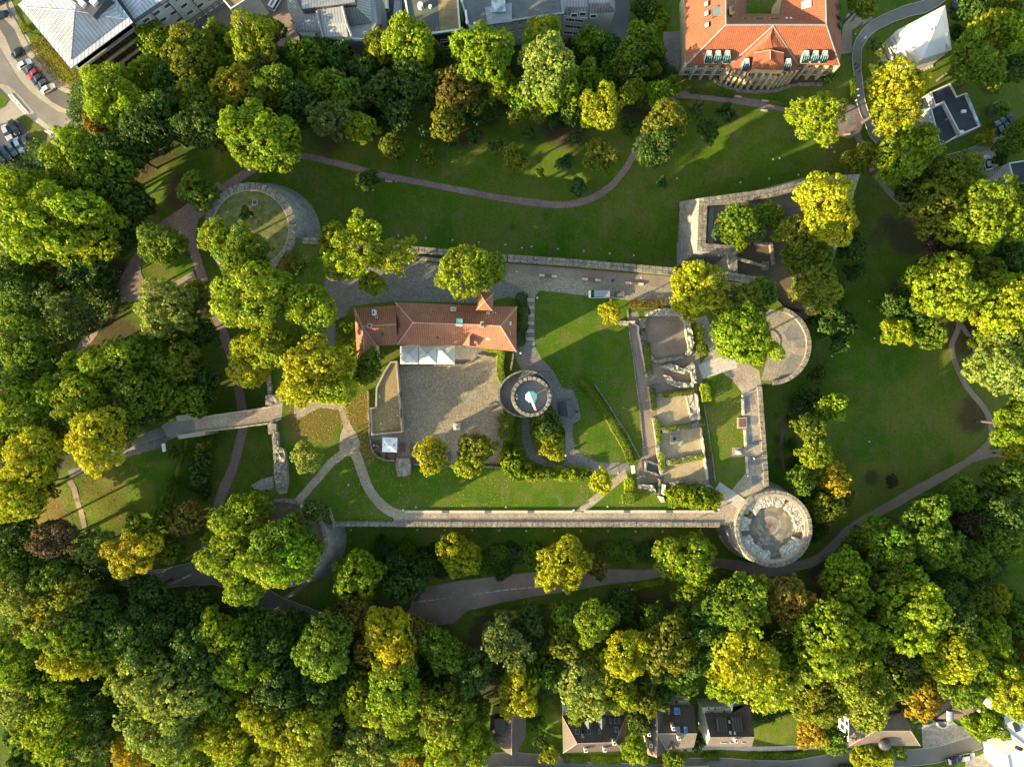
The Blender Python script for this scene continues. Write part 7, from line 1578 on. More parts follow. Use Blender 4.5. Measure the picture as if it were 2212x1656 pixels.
def crown_mesh(seed, R, nl, leaf, puff, density=1.0, flat=0.95, spiky=0.0, loose=0.0):
    """crown of radius R centred on the origin: big boughs, puffs on the boughs, leaves on the puffs"""
    rng = np.random.default_rng(seed)
    lob = []
    main = R * 0.52; asp = rng.uniform(.86, 1.14); ph = rng.uniform(0, 6.28, 3); kk = rng.uniform(.05, .15, 3)
    lob.append((np.array([0, 0, 0.05*R]), main))
    def outline(d):
        a = atan2(d[1], d[0]); return 1 + kk[0]*cos(2*a + ph[0]) + kk[1]*cos(3*a + ph[1]) + kk[2]*cos(5*a + ph[2])
    k = 0
    while len(lob) < nl and k < 4000:
        k += 1; d = sph(1, rng)[0]
        if d[2] < -0.35: continue
        rad = R * rng.uniform(0.12, 0.34); c = d * (R*outline(d)*rng.uniform(.86, 1.08 + spiky) - rad) * np.array([1, 1, flat])
        if all(np.linalg.norm(c - l[0]) > (rad + l[1]) * 0.36 for l in lob[1:]): lob.append((c, rad))
    sx = asp ** .5; C = []; N = []; T_ = []
    allc = np.array([l[0] for l in lob]); allr = np.array([l[1] for l in lob])
    cs = []; ns = []; ts = []; ss = []
    for i, (c, rad) in enumerate(lob):
        npf = max(6, int(density * 4*pi*rad*rad / (puff*puff*2.2)))
        d = sph(npf, rng); pc = c + d * rad * rng.uniform(.86, 1.08, size=(npf, 1))
        dist = np.linalg.norm(pc[:, None, :] - allc[None], axis=2) / allr[None]; dist[:, i] = 9
        ok = (dist.min(1) > 0.86) & (pc[:, 2] > -R*.62)
        pc = pc[ok]; d = d[ok]
        lt = rng.uniform(-.18, .18)
        for p, dd in zip(pc, d):
            pr = puff * rng.uniform(.4, 1.45); m = int(15 * density * (1 if loose == 0 else .8)); dl = sph(m, rng); dl = dl + dd * .55; dl /= np.linalg.norm(dl, axis=1)[:, None]
            cs.append(p + dl * pr * rng.uniform(.5, 1.05, size=(m, 1))); nn = dl + rng.normal(scale=.35 + loose, size=(m, 3)) + np.array([0, 0, .15]); ns.append(nn / np.linalg.norm(nn, axis=1)[:, None])
            ts.append(np.clip(.5 + lt + rng.uniform(-.14, .14) + rng.normal(scale=.12, size=m), 0, 1)); ss.append(leaf * rng.uniform(.55, 1.4, size=m))
    cen = np.vstack(cs); cen[:, 0] *= sx; cen[:, 1] /= sx
    return leaves_mesh('crown', cen, np.vstack(ns), np.concatenate(ss), np.concatenate(ts), rng), lob
def trunk_mesh(R, lob, hgt, r0):
    """tapered trunk with limbs reaching into the boughs; crown centre at z = 0, foot at -hgt"""
    b = MB(); fork = -R * .55
    b.tube((0, 0, -hgt), (0, 0, -hgt + .6), r0*1.5, r0, 8); b.tube((0, 0, -hgt + .6), (.05*R, 0, fork), r0, r0*.75, 8)
    for c, rad in lob[1:9]:
        c = Vector(c); mid = c * .45 + Vector((0, 0, fork*.35)); b.tube((.05*R, 0, fork), mid, r0*.5, r0*.32, 6, caps=False); b.tube(mid, c, r0*.32, r0*.1, 5, caps=False)
    b.tube((.05*R, 0, fork), (0, 0, R*.3), r0*.6, r0*.2, 6)
    return b.me('trunk', G['bark'])
VAR = {}
def variants(cls, n, R, nl, leaf, puff, hgt, r0, **kw):
    VAR[cls] = []
    for i in range(n):
        me, lob = crown_mesh(100*len(VAR) + i, R, nl, leaf, puff, **kw); VAR[cls].append((me, trunk_mesh(R, lob, hgt, r0), R, hgt))
variants('big', 8, 6.5, 48, .36, .58, 9.0, .38)
variants('loose', 3, 6.0, 30, .38, .55, 9.0, .36, density=.8, spiky=.18, loose=.35)
variants('mid', 5, 4.0, 30, .31, .44, 6.0, .24)
variants('small', 4, 2.0, 14, .24, .32, 2.6, .10)
variants('bare', 1, 2.0, 12, .16, .30, 2.4, .09, density=.25, spiky=.2, loose=.3)
LC = {'lime': (.205,.285,.007), 'yel': (.330,.335,.008), 'gold': (.370,.320,.008), 'mid': (.128,.203,.009), 'dark': (.062,.118,.013), 'olive': (.168,.198,.010), 'pale': (.222,.275,.045), 'rust': (.205,.155,.020), 'purple': (.095,.062,.030), 'teal': (.062,.140,.032), 'orange': (.320,.240,.012), 'ylime': (.265,.310,.008), 'grey': (.125,.162,.035)}
CW = {'lime': 'lime green', 'yel': 'yellow', 'gold': 'golden yellow', 'mid': 'mid green', 'dark': 'dark green', 'olive': 'olive green', 'pale': 'pale grey-green', 'rust': 'rusty brown', 'purple': 'purple-brown', 'teal': 'bluish green', 'orange': 'orange', 'ylime': 'yellow-lime', 'grey': 'dull grey-green'}
LM = [(205,60,'the metal pyramid roof'),(330,50,'the white hospital slab'),(715,45,'the zinc-roofed hospital block'),(925,30,'the green flat roof'),(1160,50,'the long white block'),(1360,40,'the dark service lane'),(1650,90,'the orange school roof'),(1990,90,'the white villa'),(2060,250,'the black flat-roofed house'),
(1830,255,'the round brick place'),(2130,400,'the eastern street'),(100,240,'the hospital street'),(60,300,'the corner car park'),(540,494,'the northwest bastion'),(1000,400,'the winding brick path'),(1350,360,'the bend of the brick path'),(1540,490,'the pointed bastion wall'),(1800,560,'the arrow tip of the pointed bastion'),
(780,640,'the dark cobbled yard'),(1000,700,'the restaurant roof'),(1140,850,'the keep'),(930,880,'the courtyard'),(840,965,'the white parasol'),(1450,850,'the ruins'),(1680,745,'the east bastion'),(1630,950,'the east walk'),(1672,1142,'the southeast bastion'),(1200,1117,'the south walk'),(1300,660,'the parked service van'),
(612,1172,'the southwest bastion'),(525,900,'the bridge'),(345,505,'the western path fork'),(220,690,'the western brick path'),(420,640,'the gravel patch'),(300,950,'the road to the bridge'),(250,1050,'the leaf-strewn lawn'),(300,1240,'the southwest drive'),(660,1325,'the curving drive end'),
(1100,1270,'the parking place'),(1480,1225,'the park path'),(1960,1070,'the diagonal park path'),(2140,930,'the eastern path bend'),(1900,850,'the wide eastern lawn'),(1980,480,'the eastern footpath'),(1100,1580,'the first row house'),(1280,1570,'the second row house'),(1450,1570,'the third row house'),(1570,1570,'the fourth row house'),(1910,1590,'the fifth row house'),(2040,1530,'the sixth row house'),(2190,1570,'the white corner house'),
(200,1400,'the southwestern slope'),(450,1450,'the pale southern wood'),(750,1500,'the southern wood'),(50,1620,'the southwest corner clearing'),(500,1620,'the lower wood edge'),(200,1620,'the sunny lower corner'),(30,760,'the western wood edge'),(60,560,'the dark western gully'),(1900,1350,'the southeastern wood'),(2100,1250,'the eastern dark hollow'),(1700,1450,'the wood above the houses')]
TREES = []
def tr(c, r, *L):
    for x, y, rad, col in L: TREES.append((*T(c, r, x, y), rad, col))
def td(*L):
    for l in L: TREES.append(l)
td((336,85,37,'lime'),(238,182,46,'lime'),(320,162,42,'lime'),(251,226,60,'lime'),(410,122,55,'olive'),(477,83,35,'mid'),(548,88,52,'ylime'),(505,190,44,'gold'),(427,226,46,'olive'),(339,271,58,'dark'),(445,276,50,'dark'),(162,347,62,'lime'),(226,377,60,'mid'),(208,271,25,'rust'),(30,402,38,'lime'),(276,326,50,'dark'),
(427,415,42,'mid'),(563,300,74,'lime'),(578,75,40,'olive'),(590,188,44,'mid'),(661,122,38,'mid'),(704,97,28,'mid'),(735,128,35,'dark'),(671,176,32,'lime'),(716,190,40,'lime'),(754,215,42,'mid'),(716,262,44,'grey'),(779,276,35,'ylime'),(866,250,37,'dark'),(830,200,42,'dark'),(820,108,38,'yel'),(885,100,58,'lime'),(930,118,35,'dark'),(890,175,45,'dark'),
(849,318,30,'olive'),(640,220,40,'dark'),(560,240,36,'dark'),(790,150,36,'dark'),(620,270,30,'dark'),(380,175,45,'dark'),(360,235,40,'mid'),(500,255,35,'dark'),(470,140,35,'mid'),
(1040,122,64,'lime'),(992,180,50,'rust'),(967,265,38,'olive'),(1020,215,34,'olive'),(1085,190,38,'ylime'),(945,205,36,'dark'),(1171,88,46,'ylime'),(1181,150,64,'pale'),(1200,185,52,'lime'),(1131,208,38,'lime'),(1277,95,36,'mid'),(1267,170,38,'lime'),(1297,233,46,'yel'),(1255,225,36,'mid'),(1367,196,28,'lime'),(1357,118,35,'mid'),
(1417,50,30,'lime'),(1420,108,20,'lime'),(1413,148,16,'lime'),(1452,185,22,'lime'),(1420,200,27,'lime'),(1437,265,45,'olive'),(1418,318,44,'dark'),(1470,266,24,'mid'),(1395,25,35,'dark'),(1357,271,22,'dark'),(1332,150,30,'mid'),(1385,83,34,'mid'),(1162,235,28,'olive'),(1120,244,26,'mid'),(1320,110,30,'dark'),(1230,240,30,'dark'),(1370,160,30,'dark'),(1300,190,30,'mid'),
(917,286,15,'teal'),(977,306,17,'teal'),(1025,294,18,'teal'),(1070,316,17,'grey'),(922,336,21,'olive'),(995,344,17,'bare'),(795,390,25,'dark'),(1144,289,14,'teal'),(1244,299,17,'teal'),(1111,344,29,'olive'),(1297,337,37,'olive'),(1221,349,17,'teal'),(1166,372,12,'mid'),(1249,404,22,'teal'),(1196,266,14,'teal'),
(1505,236,20,'grey'),(1570,246,21,'dark'),(1530,284,24,'dark'),(1430,394,14,'dark'),(1764,256,50,'ylime'),(1935,211,64,'yel'),(1860,344,38,'olive'),(1955,334,60,'lime'),(1935,272,30,'dark'),(2061,384,54,'olive'),(2124,301,21,'yel'),(1792,168,14,'dark'),(1893,100,20,'grey'),(1895,148,18,'dark'),(2136,63,42,'ylime'),(2181,72,42,'lime'),(2093,125,45,'mid'),(2123,155,40,'mid'),
(1860,8,33,'olive'),(2187,150,30,'dark'),(2066,75,20,'dark'),(2199,292,38,'mid'),(2162,238,20,'mid'),(2161,339,18,'dark'),(2100,20,35,'dark'),(2175,20,30,'olive'),(2030,365,30,'mid'),(2000,290,22,'dark'),
(1780,437,62,'yel'),(1802,482,45,'yel'),(1727,500,42,'olive'),(1742,550,45,'mid'),(1748,528,18,'rust'),(1759,620,50,'olive'),(1835,533,33,'dark'),(1845,586,20,'teal'),(1785,691,38,'dark'),(1822,703,28,'dark'),(1812,738,25,'dark'),(2010,452,56,'olive'),(2124,468,76,'lime'),(2061,500,40,'mid'),(2028,550,38,'purple'),(2093,550,32,'mid'),(2124,598,42,'olive'),(2036,625,66,'ylime'),(1985,607,38,'lime'),(1938,716,34,'ylime'),(1925,655,32,'dark'),(2005,721,36,'mid'),(2165,666,66,'ylime'),(2091,739,16,'mid'),(2170,786,68,'pale'),(1764,812,20,'dark'),(2181,553,36,'dark'),(2195,600,30,'dark'),(2150,720,40,'lime'),(2190,745,35,'olive'),(2205,420,30,'mid'),(1965,400,36,'dark'),(2030,420,34,'mid'),(1970,670,34,'dark'),
(1508,626,57,'yel'),(1485,600,36,'yel'),(1598,655,46,'olive'),(1640,633,36,'mid'),(1600,722,62,'lime'),(1630,745,45,'lime'),(1319,674,25,'yel'),(1550,500,17,'teal'),(1596,478,38,'mid'),(1630,498,28,'grey'),(1563,476,17,'rust'),(1650,462,28,'mid'),(1680,500,22,'mid'),
(775,540,62,'ylime'),(855,555,46,'ylime'),(725,520,40,'ylime'),(805,612,28,'ylime'),(735,580,32,'ylime'),(1005,588,58,'ylime'),(1055,580,38,'lime'),(671,663,52,'lime'),(648,575,18,'mid'),(500,540,42,'mid'),(468,512,38,'lime'),(535,545,50,'mid'),(545,640,72,'lime'),(531,461,16,'dark'),
(351,530,45,'mid'),(364,668,60,'pale'),(425,640,34,'olive'),(545,775,56,'yel'),(592,748,46,'ylime'),(680,795,66,'yel'),(720,830,48,'ylime'),(650,835,44,'yel'),(759,754,22,'lime'),(800,779,28,'mid'),(749,703,20,'mid'),(790,810,26,'mid'),
(113,478,92,'lime'),(63,440,70,'lime'),(213,503,56,'ylime'),(150,528,52,'lime'),(25,503,52,'pale'),(250,522,42,'dark'),(289,435,42,'dark'),(212,583,40,'dark'),(100,580,36,'olive'),(38,603,50,'dark'),(156,668,44,'grey'),(25,666,34,'mid'),(50,741,60,'mid'),(70,790,52,'mid'),(236,792,30,'mid'),(251,791,60,'lime'),(326,768,46,'mid'),(389,782,45,'olive'),(440,815,36,'dark'),(188,806,46,'lime'),(345,740,30,'mid'),(120,640,40,'dark'),(180,580,40,'dark'),(290,480,36,'dark'),(440,722,30,'dark'),(400,700,36,'mid'),
(38,892,60,'lime'),(100,862,52,'lime'),(176,867,55,'lime'),(289,855,50,'mid'),(350,850,42,'lime'),(402,850,42,'mid'),(276,885,42,'olive'),(326,888,36,'dark'),(450,850,26,'dark'),(213,945,60,'yel'),(262,930,40,'olive'),(75,985,60,'yel'),(25,955,42,'olive'),(38,1068,55,'ylime'),(88,1043,36,'mid'),(25,1156,50,'dark'),(120,1163,45,'purple'),(95,1205,30,'rust'),(208,1176,40,'pale'),(289,1194,50,'gold'),(314,1156,42,'olive'),(364,1181,32,'olive'),(402,1120,40,'rust'),(150,930,36,'olive'),(60,1110,30,'dark'),
(377,978,14,'dark'),(357,1078,14,'mid'),(437,963,12,'lime'),(427,1030,22,'dark'),(437,990,20,'dark'),(372,1042,9,'dark'),(350,1110,24,'mid'),
(525,1120,58,'lime'),(500,1200,56,'lime'),(525,1262,44,'lime'),(600,1165,44,'mid'),(630,1205,48,'lime'),(565,1090,30,'olive'),(600,1240,36,'ylime'),(672,1185,28,'mid'),(655,1225,30,'olive'),(470,1150,30,'lime'),(575,1210,50,'lime'),
(666,988,34,'pale'),(932,980,38,'yel'),(1030,968,40,'olive'),(1015,1000,34,'ylime'),(774,1240,52,'lime'),(776,1290,36,'olive'),(990,1198,46,'yel'),(880,1258,42,'dark'),(683,1100,28,'dark'),(636,1136,30,'mid'),(661,1160,28,'mid'),(560,1105,26,'olive'),(920,1220,26,'dark'),(855,1215,26,'dark'),
(1215,1218,58,'yel'),(1235,1195,36,'olive'),(1480,1205,58,'lime'),(1505,1265,46,'lime'),(1297,1038,27,'yel'),(1194,970,27,'yel'),(1181,915,30,'dark'),(1165,890,20,'dark'),(1285,1215,28,'rust'),
(1795,880,33,'lime'),(1760,860,22,'dark'),(1747,925,32,'olive'),(1759,980,35,'ylime'),(1729,1035,30,'mid'),(1795,1030,38,'gold'),(1822,1062,26,'rust'),(1780,1093,38,'olive'),(1769,1150,20,'dark'),(1790,1110,22,'orange'),(1737,850,18,'teal'),(1925,1038,15,'purple'),
(2188,915,48,'lime'),(2200,985,36,'ylime'),(2161,1043,42,'mid'),(2073,1066,36,'mid'),(2022,1094,32,'dark'),(1888,1152,40,'lime'),(1990,1140,54,'mid'),(1920,1181,50,'mid'),(2023,1185,50,'mid'),(2086,1131,36,'purple'),(2161,1106,50,'dark'),(2161,1160,50,'mid'),(1828,1234,48,'lime'),(1923,1225,50,'olive'),(2098,1206,45,'mid'),(2190,1040,36,'mid'),(2120,1080,36,'dark'),(2195,1130,36,'ylime'),(1965,1200,40,'dark'),(1850,1170,28,'mid'),
(1692,1291,52,'rust'),(1680,1310,36,'olive'),(1822,1282,58,'lime'),(1935,1250,38,'yel'),(1960,1316,76,'lime'),(1785,1379,84,'lime'),(1835,1435,58,'ylime'),(1684,1432,58,'mid'),(1640,1455,50,'lime'),(1764,1506,56,'olive'),(1752,1569,38,'orange'),(1797,1597,32,'mid'),(1855,1484,68,'olive'),(1948,1411,36,'grey'),(2048,1411,58,'yel'),(2124,1375,50,'lime'),(2149,1296,34,'yel'),(2086,1471,50,'mid'),(1990,1506,42,'orange'),(2187,1491,60,'ylime'),(2124,1559,38,'lime'),(1862,1632,28,'ylime'),(1905,1630,24,'ylime'),(1942,1625,16,'mid'),(2199,1328,42,'mid'),(2060,1330,46,'dark'),(2030,1270,44,'dark'),(2110,1300,40,'olive'),(1900,1340,40,'mid'),(2195,1400,36,'olive'),(2150,1440,40,'mid'),(2000,1440,36,'olive'),(1930,1470,40,'mid'),(1740,1340,34,'dark'),(1870,1390,40,'lime'),
(1282,1341,44,'lime'),(1224,1385,40,'olive'),(1267,1415,32,'yel'),(1357,1411,54,'yel'),(1440,1391,60,'olive'),(1415,1336,36,'mid'),(1340,1298,33,'dark'),(1225,1330,34,'mid'),(1090,1385,50,'grey'),(1120,1491,48,'yel'),(1257,1479,60,'pale'),(1314,1466,46,'ylime'),(1332,1497,46,'ylime'),(1458,1454,36,'mid'),(1596,1303,60,'mid'),(1540,1330,50,'dark'),(1605,1425,84,'ylime'),(1570,1480,40,'lime'),(1660,1490,44,'ylime'),(1185,1630,22,'lime'),(1372,1617,31,'lime'),(1457,1637,25,'mid'),(1170,1440,40,'mid'),(1510,1410,44,'dark'),(1490,1340,40,'mid'),(1540,1385,40,'dark'),(1385,1500,40,'olive'),(1250,1540,24,'lime'),(1430,1500,30,'dark'),(1162,1560,20,'mid'),(1145,1340,36,'dark'),(1480,1480,26,'mid'),(1170,1600,18,'dark'),(1380,1560,26,'dark'),(1502,1600,22,'dark'),
(844,1373,58,'gold'),(880,1390,40,'orange'),(766,1323,40,'rust'),(905,1365,38,'rust'),(800,1400,40,'rust'),(700,1395,64,'mid'),(670,1410,40,'ylime'),(955,1404,46,'mid'),(854,1480,66,'lime'),(784,1512,50,'ylime'),(962,1529,58,'olive'),(736,1549,42,'grey'),(804,1605,58,'pale'),(653,1579,68,'ylime'),(578,1542,50,'yel'),(867,1587,46,'lime'),(975,1595,66,'lime'),(892,1645,34,'orange'),(603,1479,54,'dark'),(578,1391,48,'dark'),(590,1642,44,'ylime'),(691,1632,48,'ylime'),(860,1530,50,'lime'),(750,1470,40,'dark'),(920,1470,40,'dark'),(1020,1450,44,'dark'),(1025,1525,34,'mid'),(690,1480,44,'dark'),(770,1440,34,'dark'),(640,1340,26,'dark'),(600,1350,36,'mid'),(735,1330,30,'rust'),(1060,1440,30,'dark'),(920,1620,30,'mid'),(1030,1600,40,'lime'),
(527,1429,58,'lime'),(477,1366,50,'lime'),(326,1275,40,'dark'),(490,1504,54,'lime'),(364,1479,88,'pale'),(351,1554,74,'pale'),(400,1520,50,'lime'),(264,1454,40,'lime'),(427,1416,58,'dark'),(138,1303,58,'olive'),(151,1366,60,'mid'),(163,1409,56,'yel'),(38,1278,54,'pale'),(38,1404,60,'lime'),(38,1491,60,'pale'),(126,1554,74,'lime'),(201,1504,50,'dark'),(191,1617,54,'pale'),(301,1617,50,'orange'),(389,1617,46,'lime'),(490,1575,58,'ylime'),(515,1632,48,'ylime'),(63,1642,40,'dark'),(213,1323,46,'dark'),(289,1366,50,'dark'),(80,1340,44,'olive'),(110,1240,46,'mid'),(30,1215,44,'mid'),(250,1390,44,'mid'),(330,1360,44,'dark'),(380,1330,40,'dark'),(435,1300,34,'dark'),(240,1560,30,'dark'),(440,1630,30,'mid'),(130,1460,50,'mid'),(60,1570,36,'dark'),(320,1420,50,'olive'),(550,1350,40,'mid'),(450,1460,40,'dark'),(260,1510,32,'dark'),(100,1610,36,'olive'),(150,1230,30,'dark'),(520,1310,28,'dark'),(200,1290,36,'dark'))
def ground_z(x, y):
    return 0.0 if inpoly(x, y, SLABW) else tz(x, y)
UPHILL = {(531,461,16):0.4}
fine = {}
labels = {}
sunny = {}
def relpos(dx, dy):
    a = (math.degrees(atan2(-dy, dx)) + 360) % 360
    return ['east of','northeast of','north of','northwest of','west of','southwest of','south of','southeast of'][int((a + 22.5) // 45) % 8]
def lone(px, py):
    n_ = sum(1 for t_ in TREES if hypot(t_[0]-px, t_[1]-py) < 75)
    return n_ <= 4 or (560 < px < 1700 and 500 < py < 1150)
order = sorted(range(len(TREES)), key=lambda i: -(TREES[i][2] + (60 if lone(*TREES[i][:2]) else 0) + (12 if TREES[i][3] not in ('dark','mid') else 0)))
KEEP = set(order[:298]); rest = []
rt = random.Random(42); made = []
for ti, (px, py, r, col) in enumerate(TREES):
    rm = r * MPP
    cls = 'small' if r < 24 else ('mid' if r < 43 else 'big')
    if col == 'bare': cls = 'bare'
    elif cls == 'big' and (col in ('ylime',) and 1400 < px < 1700 or (700 < px < 900 and 500 < py < 620) or col == 'grey'): cls = 'loose'
    # ground and crown height
    z = -8.0; zc = 0; ditch = 640 < px < 1650 and 1140 < py < 1300
    inner = None
    for _ in range(4):
        x, y, _z = P(px, py, z); gz = ground_z(x, y)
        if (px, py) in ((500,540),(468,512),(535,545),(531,461)): gz = 0.4
        if hypot(px-600, py-1180) < 80: gz = 0.2
        if 1500 < px < 1840 and 400 < py < 640 and gz < -2 and (px < 1740 or py < 520): gz = -1.0
        hh = {'small': rm*1.35 + .5, 'bare': rm*1.2 + .3, 'mid': rm*1.5 + 3.2, 'big': rm*1.3 + 6.5, 'loose': rm*1.3 + 6.0}[cls]
        if ditch: hh = rm*1.05 + 1.5
        z = gz + hh
    v = rt.choice(VAR[cls]); me, tm, R0, h0 = v
    k = H / (H - z); s_ = rm / R0 / k * 1.0
    if ti not in KEEP: rest.append((x, y, z, s_, me, tm, LC.get(col, LC['olive']), (z - gz + .3) / h0)); continue
    near = sorted(LM, key=lambda l: hypot(l[0]-px, l[1]-py)); lm = near[0]
    size = 'tiny' if r < 16 else 'small' if r < 27 else 'medium' if r < 42 else 'large' if r < 60 else 'huge'
    cw = CW.get(col, 'nearly leafless')
    lab = f"{size} {cw} tree {relpos(px-lm[0], py-lm[1])} {lm[2]}"
    made.append([px, py, x, y, gz, z, s_, v, col, size, lab, near])
# make every label single out one tree
def dupes():
    by = {}
    for m in made: by.setdefault(m[10], []).append(m)
    return {k: v for k, v in by.items() if len(v) > 1}
for lab, ms in dupes().items():
    ms.sort(key=lambda m: m[0])
    xs = [m[0] for m in ms]; ys = [m[1] for m in ms]
    horiz = (max(xs) - min(xs)) >= (max(ys) - min(ys))
    ms.sort(key=lambda m: m[0] if horiz else m[1])
    words_ = (['westernmost', 'easternmost'] if horiz else ['northernmost', 'southernmost'])
    for i, m in enumerate(ms):
        w_ = words_[0] if i == 0 else words_[1] if i == len(ms)-1 else ('the middle one' if len(ms) == 3 else ['second','third','fourth','fifth'][i-1] + (' from the west' if horiz else ' from the north'))
        m[10] = lab + ', ' + w_ + (' of them' if 'from' not in w_ and 'middle' not in w_ else '')
for px, py, x, y, gz, z, s_, v, col, size, lab, near in made:
    me, tm, R0, h0 = v; shr = size in ('tiny',) 
    t = thing('tree', lab, 'tree', (x, y, z), rt.uniform(0, 2*pi)); 
    c = LC.get(col, LC['olive']); jit = rt.uniform(.88, 1.12); c = (c[0]*jit*rt.uniform(.93,1.07), c[1]*jit, c[2]*jit)
    zs = s_ * rt.uniform(.92, 1.12)
    cr = ob('crown', me, t, (0,0,0), 0, (s_*rt.uniform(.94,1.06), s_*rt.uniform(.94,1.06), zs)); cr.color = (*c, 1)
    zf = (z - gz + .3) / h0
    ob('trunk', tm, t, (0,0,0), 0, (s_, s_, zf))
# the smaller forest trees beyond the three hundred largest: one joined object
def join_rest(items):
    V = []; Tn = []; C_ = []
    for x, y, z, s_, me, tm, c, zf in items:
        n = len(me.vertices); co = np.empty(n*3); me.vertices.foreach_get('co', co); co = co.reshape(-1, 4, 3)
        tc = np.empty(n*4); me.color_attributes['tint'].data.foreach_get('color', tc); tc = tc.reshape(-1, 4, 4)
        keep = RNG.random(len(co)) < .5; co = co[keep]; tc = tc[keep]; m_ = co.mean(1, keepdims=True); co = m_ + (co - m_) * 1.32
        a = RNG.uniform(0, 6.28); R_ = np.array([[cos(a), sin(a), 0], [-sin(a), cos(a), 0], [0, 0, 1]]); co = (co @ R_) * s_ + [x, y, z]
        V.append(co.reshape(-1, 3)); Tn.append(tc.reshape(-1, 4)); C_.append(np.tile([*[v * RNG.uniform(.9, 1.1) for v in c], 1], (len(co)*4, 1)))
    V = np.vstack(V); n = len(V) // 4
    me = bpy.data.meshes.new('forest_trees'); me.vertices.add(4*n); me.vertices.foreach_set('co', V.ravel()); me.loops.add(4*n); me.loops.foreach_set('vertex_index', np.arange(4*n, dtype=np.int32))
    me.polygons.add(n); me.polygons.foreach_set('loop_start', np.arange(0, 4*n, 4, dtype=np.int32)); me.polygons.foreach_set('loop_total', np.full(n, 4, dtype=np.int32)); me.update()
    me.color_attributes.new('tint', 'FLOAT_COLOR', 'POINT').data.foreach_set('color', np.vstack(Tn).ravel()); me.color_attributes.new('leafcol', 'FLOAT_COLOR', 'POINT').data.foreach_set('color', np.vstack(C_).ravel())
    me.materials.append(G['leaf_mixed']); print('joined leaves', n)
    o = ob('forest_trees', me); tag(o, 'smaller forest trees filling the gaps in the woods', None, None, 'stuff')
join_rest(rest)
print('crown leaves', {k: [len(v[0].polygons) for v in vv] for k, vv in VAR.items()})
# ---- shrubs and hedges: leaf clumps filling a shape
def hedge(name, label, pts, w, h, col, z=None, cat='hedge', leaf=.20, dens=55, round_=False, group=None, col2=None, wave=.08):
    """trimmed hedge along a line (photo units), w and h in metres"""
    rng = np.random.default_rng(int(pts[0][0]*7 + pts[0][1])); seg = []
    pw = [Vector(P(*p, z + h*.6)[:2]) if z is not None else Vector(PT(*p)[:2]) for p in pts]
    pl = spline([(p.x, p.y) for p in pw], .8); cs = []; ns = []
    tot = 0; n0 = len(pl)
    for i in range(n0 - 1):
        a, c = pl[i], pl[i+1]; L = (c - a).length; d_ = (c - a) / max(L, 1e-6); nn = Vector((-d_.y, d_.x, 0)); gz = z if z is not None else tz(a.x, a.y)
        taper = min(1, (i + .7) / 1.6, (n0 - 1 - i + .3) / 1.6) ** .5
        m = int(dens * L * (w + 2*h)); u = rng.random(m); s = rng.uniform(0, 1, m)
        pos = rng.uniform(-1, 1, m); side = rng.random(m) < (2*h)/(w + 2*h)
        ww = w/2 * taper * (1 + wave * sin(i*1.7)); hh = h * (1 + wave * sin(i*.9 + 1))
        ox = np.where(side, np.sign(pos)*ww, pos*ww); oz = np.where(side, rng.random(m)*hh, hh + (0 if not round_ else .35*np.sin(a.x*1.1 + pos*3) - (np.abs(pos)**2)*hh*.3) - (np.abs(pos)**3)*hh*.2)
        N_ = np.stack([np.where(side, np.sign(pos)*nn.x, 0), np.where(side, np.sign(pos)*nn.y, 0), np.where(side, .25, 1.0)], 1)
        C_ = np.stack([a.x + d_.x*L*u + nn.x*ox, a.y + d_.y*L*u + nn.y*ox, gz + oz], 1) + rng.normal(scale=.07, size=(m, 3))
        cs.append(C_); N_ += rng.normal(scale=.35, size=(m, 3)); ns.append(N_ / np.linalg.norm(N_, axis=1)[:, None])
    C_ = np.vstack(cs); N_ = np.vstack(ns); o0 = C_.mean(0); o0[2] = C_[:, 2].min()
    tn = np.clip(.5 + .22*np.sin(C_[:, 0]*.9 + C_[:, 1]*.7) + rng.normal(scale=.15, size=len(C_)), 0, 1)
    me = leaves_mesh('hedge', C_ - o0, N_, leaf*rng.uniform(.7, 1.4, len(C_)), tn, rng)
    o = ob(name, me, None, tuple(o0)); o.color = (*(LC[col] if isinstance(col, str) else col), 1); return tag(o, label, cat, group)
def bush(label, px, py, r, col, z=None, group=None, h=1.0):
    g_ = z if z is not None else PT(px, py)[2]; x, y, _ = P(px, py, g_ + h); v = VAR['small' if r < 22 else 'mid'][rt.randrange(4)]
    s_ = r*MPP/v[2]; o = ob('bush', v[0], None, (x, y, g_ + h*.5), rt.uniform(0, 6.28), (s_*1.1, s_, h*1.1/v[2]/.8)); c = LC[col]; j = rt.uniform(.85, 1.15); o.color = (c[0]*j, c[1]*j, c[2], 1)
    return tag(o, label, 'bush', group)
_W5 = ['westernmost', 'second from the west', 'third from the west', 'fourth from the west', 'fifth from the west', 'sixth from the west', 'seventh from the west']
def bushes(label, group, pts, cols, z=None, h=1.0):
    for i, (x, y, r) in enumerate(sorted(pts)): bush(label + ', ' + (_W5[i] if i < len(pts)-1 else 'easternmost'), x, y, r, cols[i % len(cols)], z, group, h)
bushes('big trimmed bush of the mound by the southeast bastion', 'bushes forming the green mound', [(1456,1073,20),(1478,1068,22),(1500,1074,24),(1522,1078,22),(1542,1080,19),(1512,1062,16)], ['lime','ylime','lime','mid'], 0, 2.6)
bushes('leafy bush in the pointed bastion', 'bushes in the pointed bastion', [(1575,505,22),(1595,490,26),(1618,480,26),(1640,468,26),(1668,462,24),(1600,515,22)], ['mid','olive','lime','mid'], -1.0, 2.2)
bushes('dense dark bush between keep and stairway', 'dark bushes by the keep', [(1152,885,20),(1172,892,24),(1188,915,24),(1198,940,22),(1170,930,22)], ['dark','mid','dark'], 0, 4.5)
bushes('bush at the corner of the courtyard terrace', 'bushes at the terrace corner', [(1092,990,20),(1112,1008,26),(1135,1018,20),(1108,975,18)], ['ylime','lime','mid'], 0, 2.6)
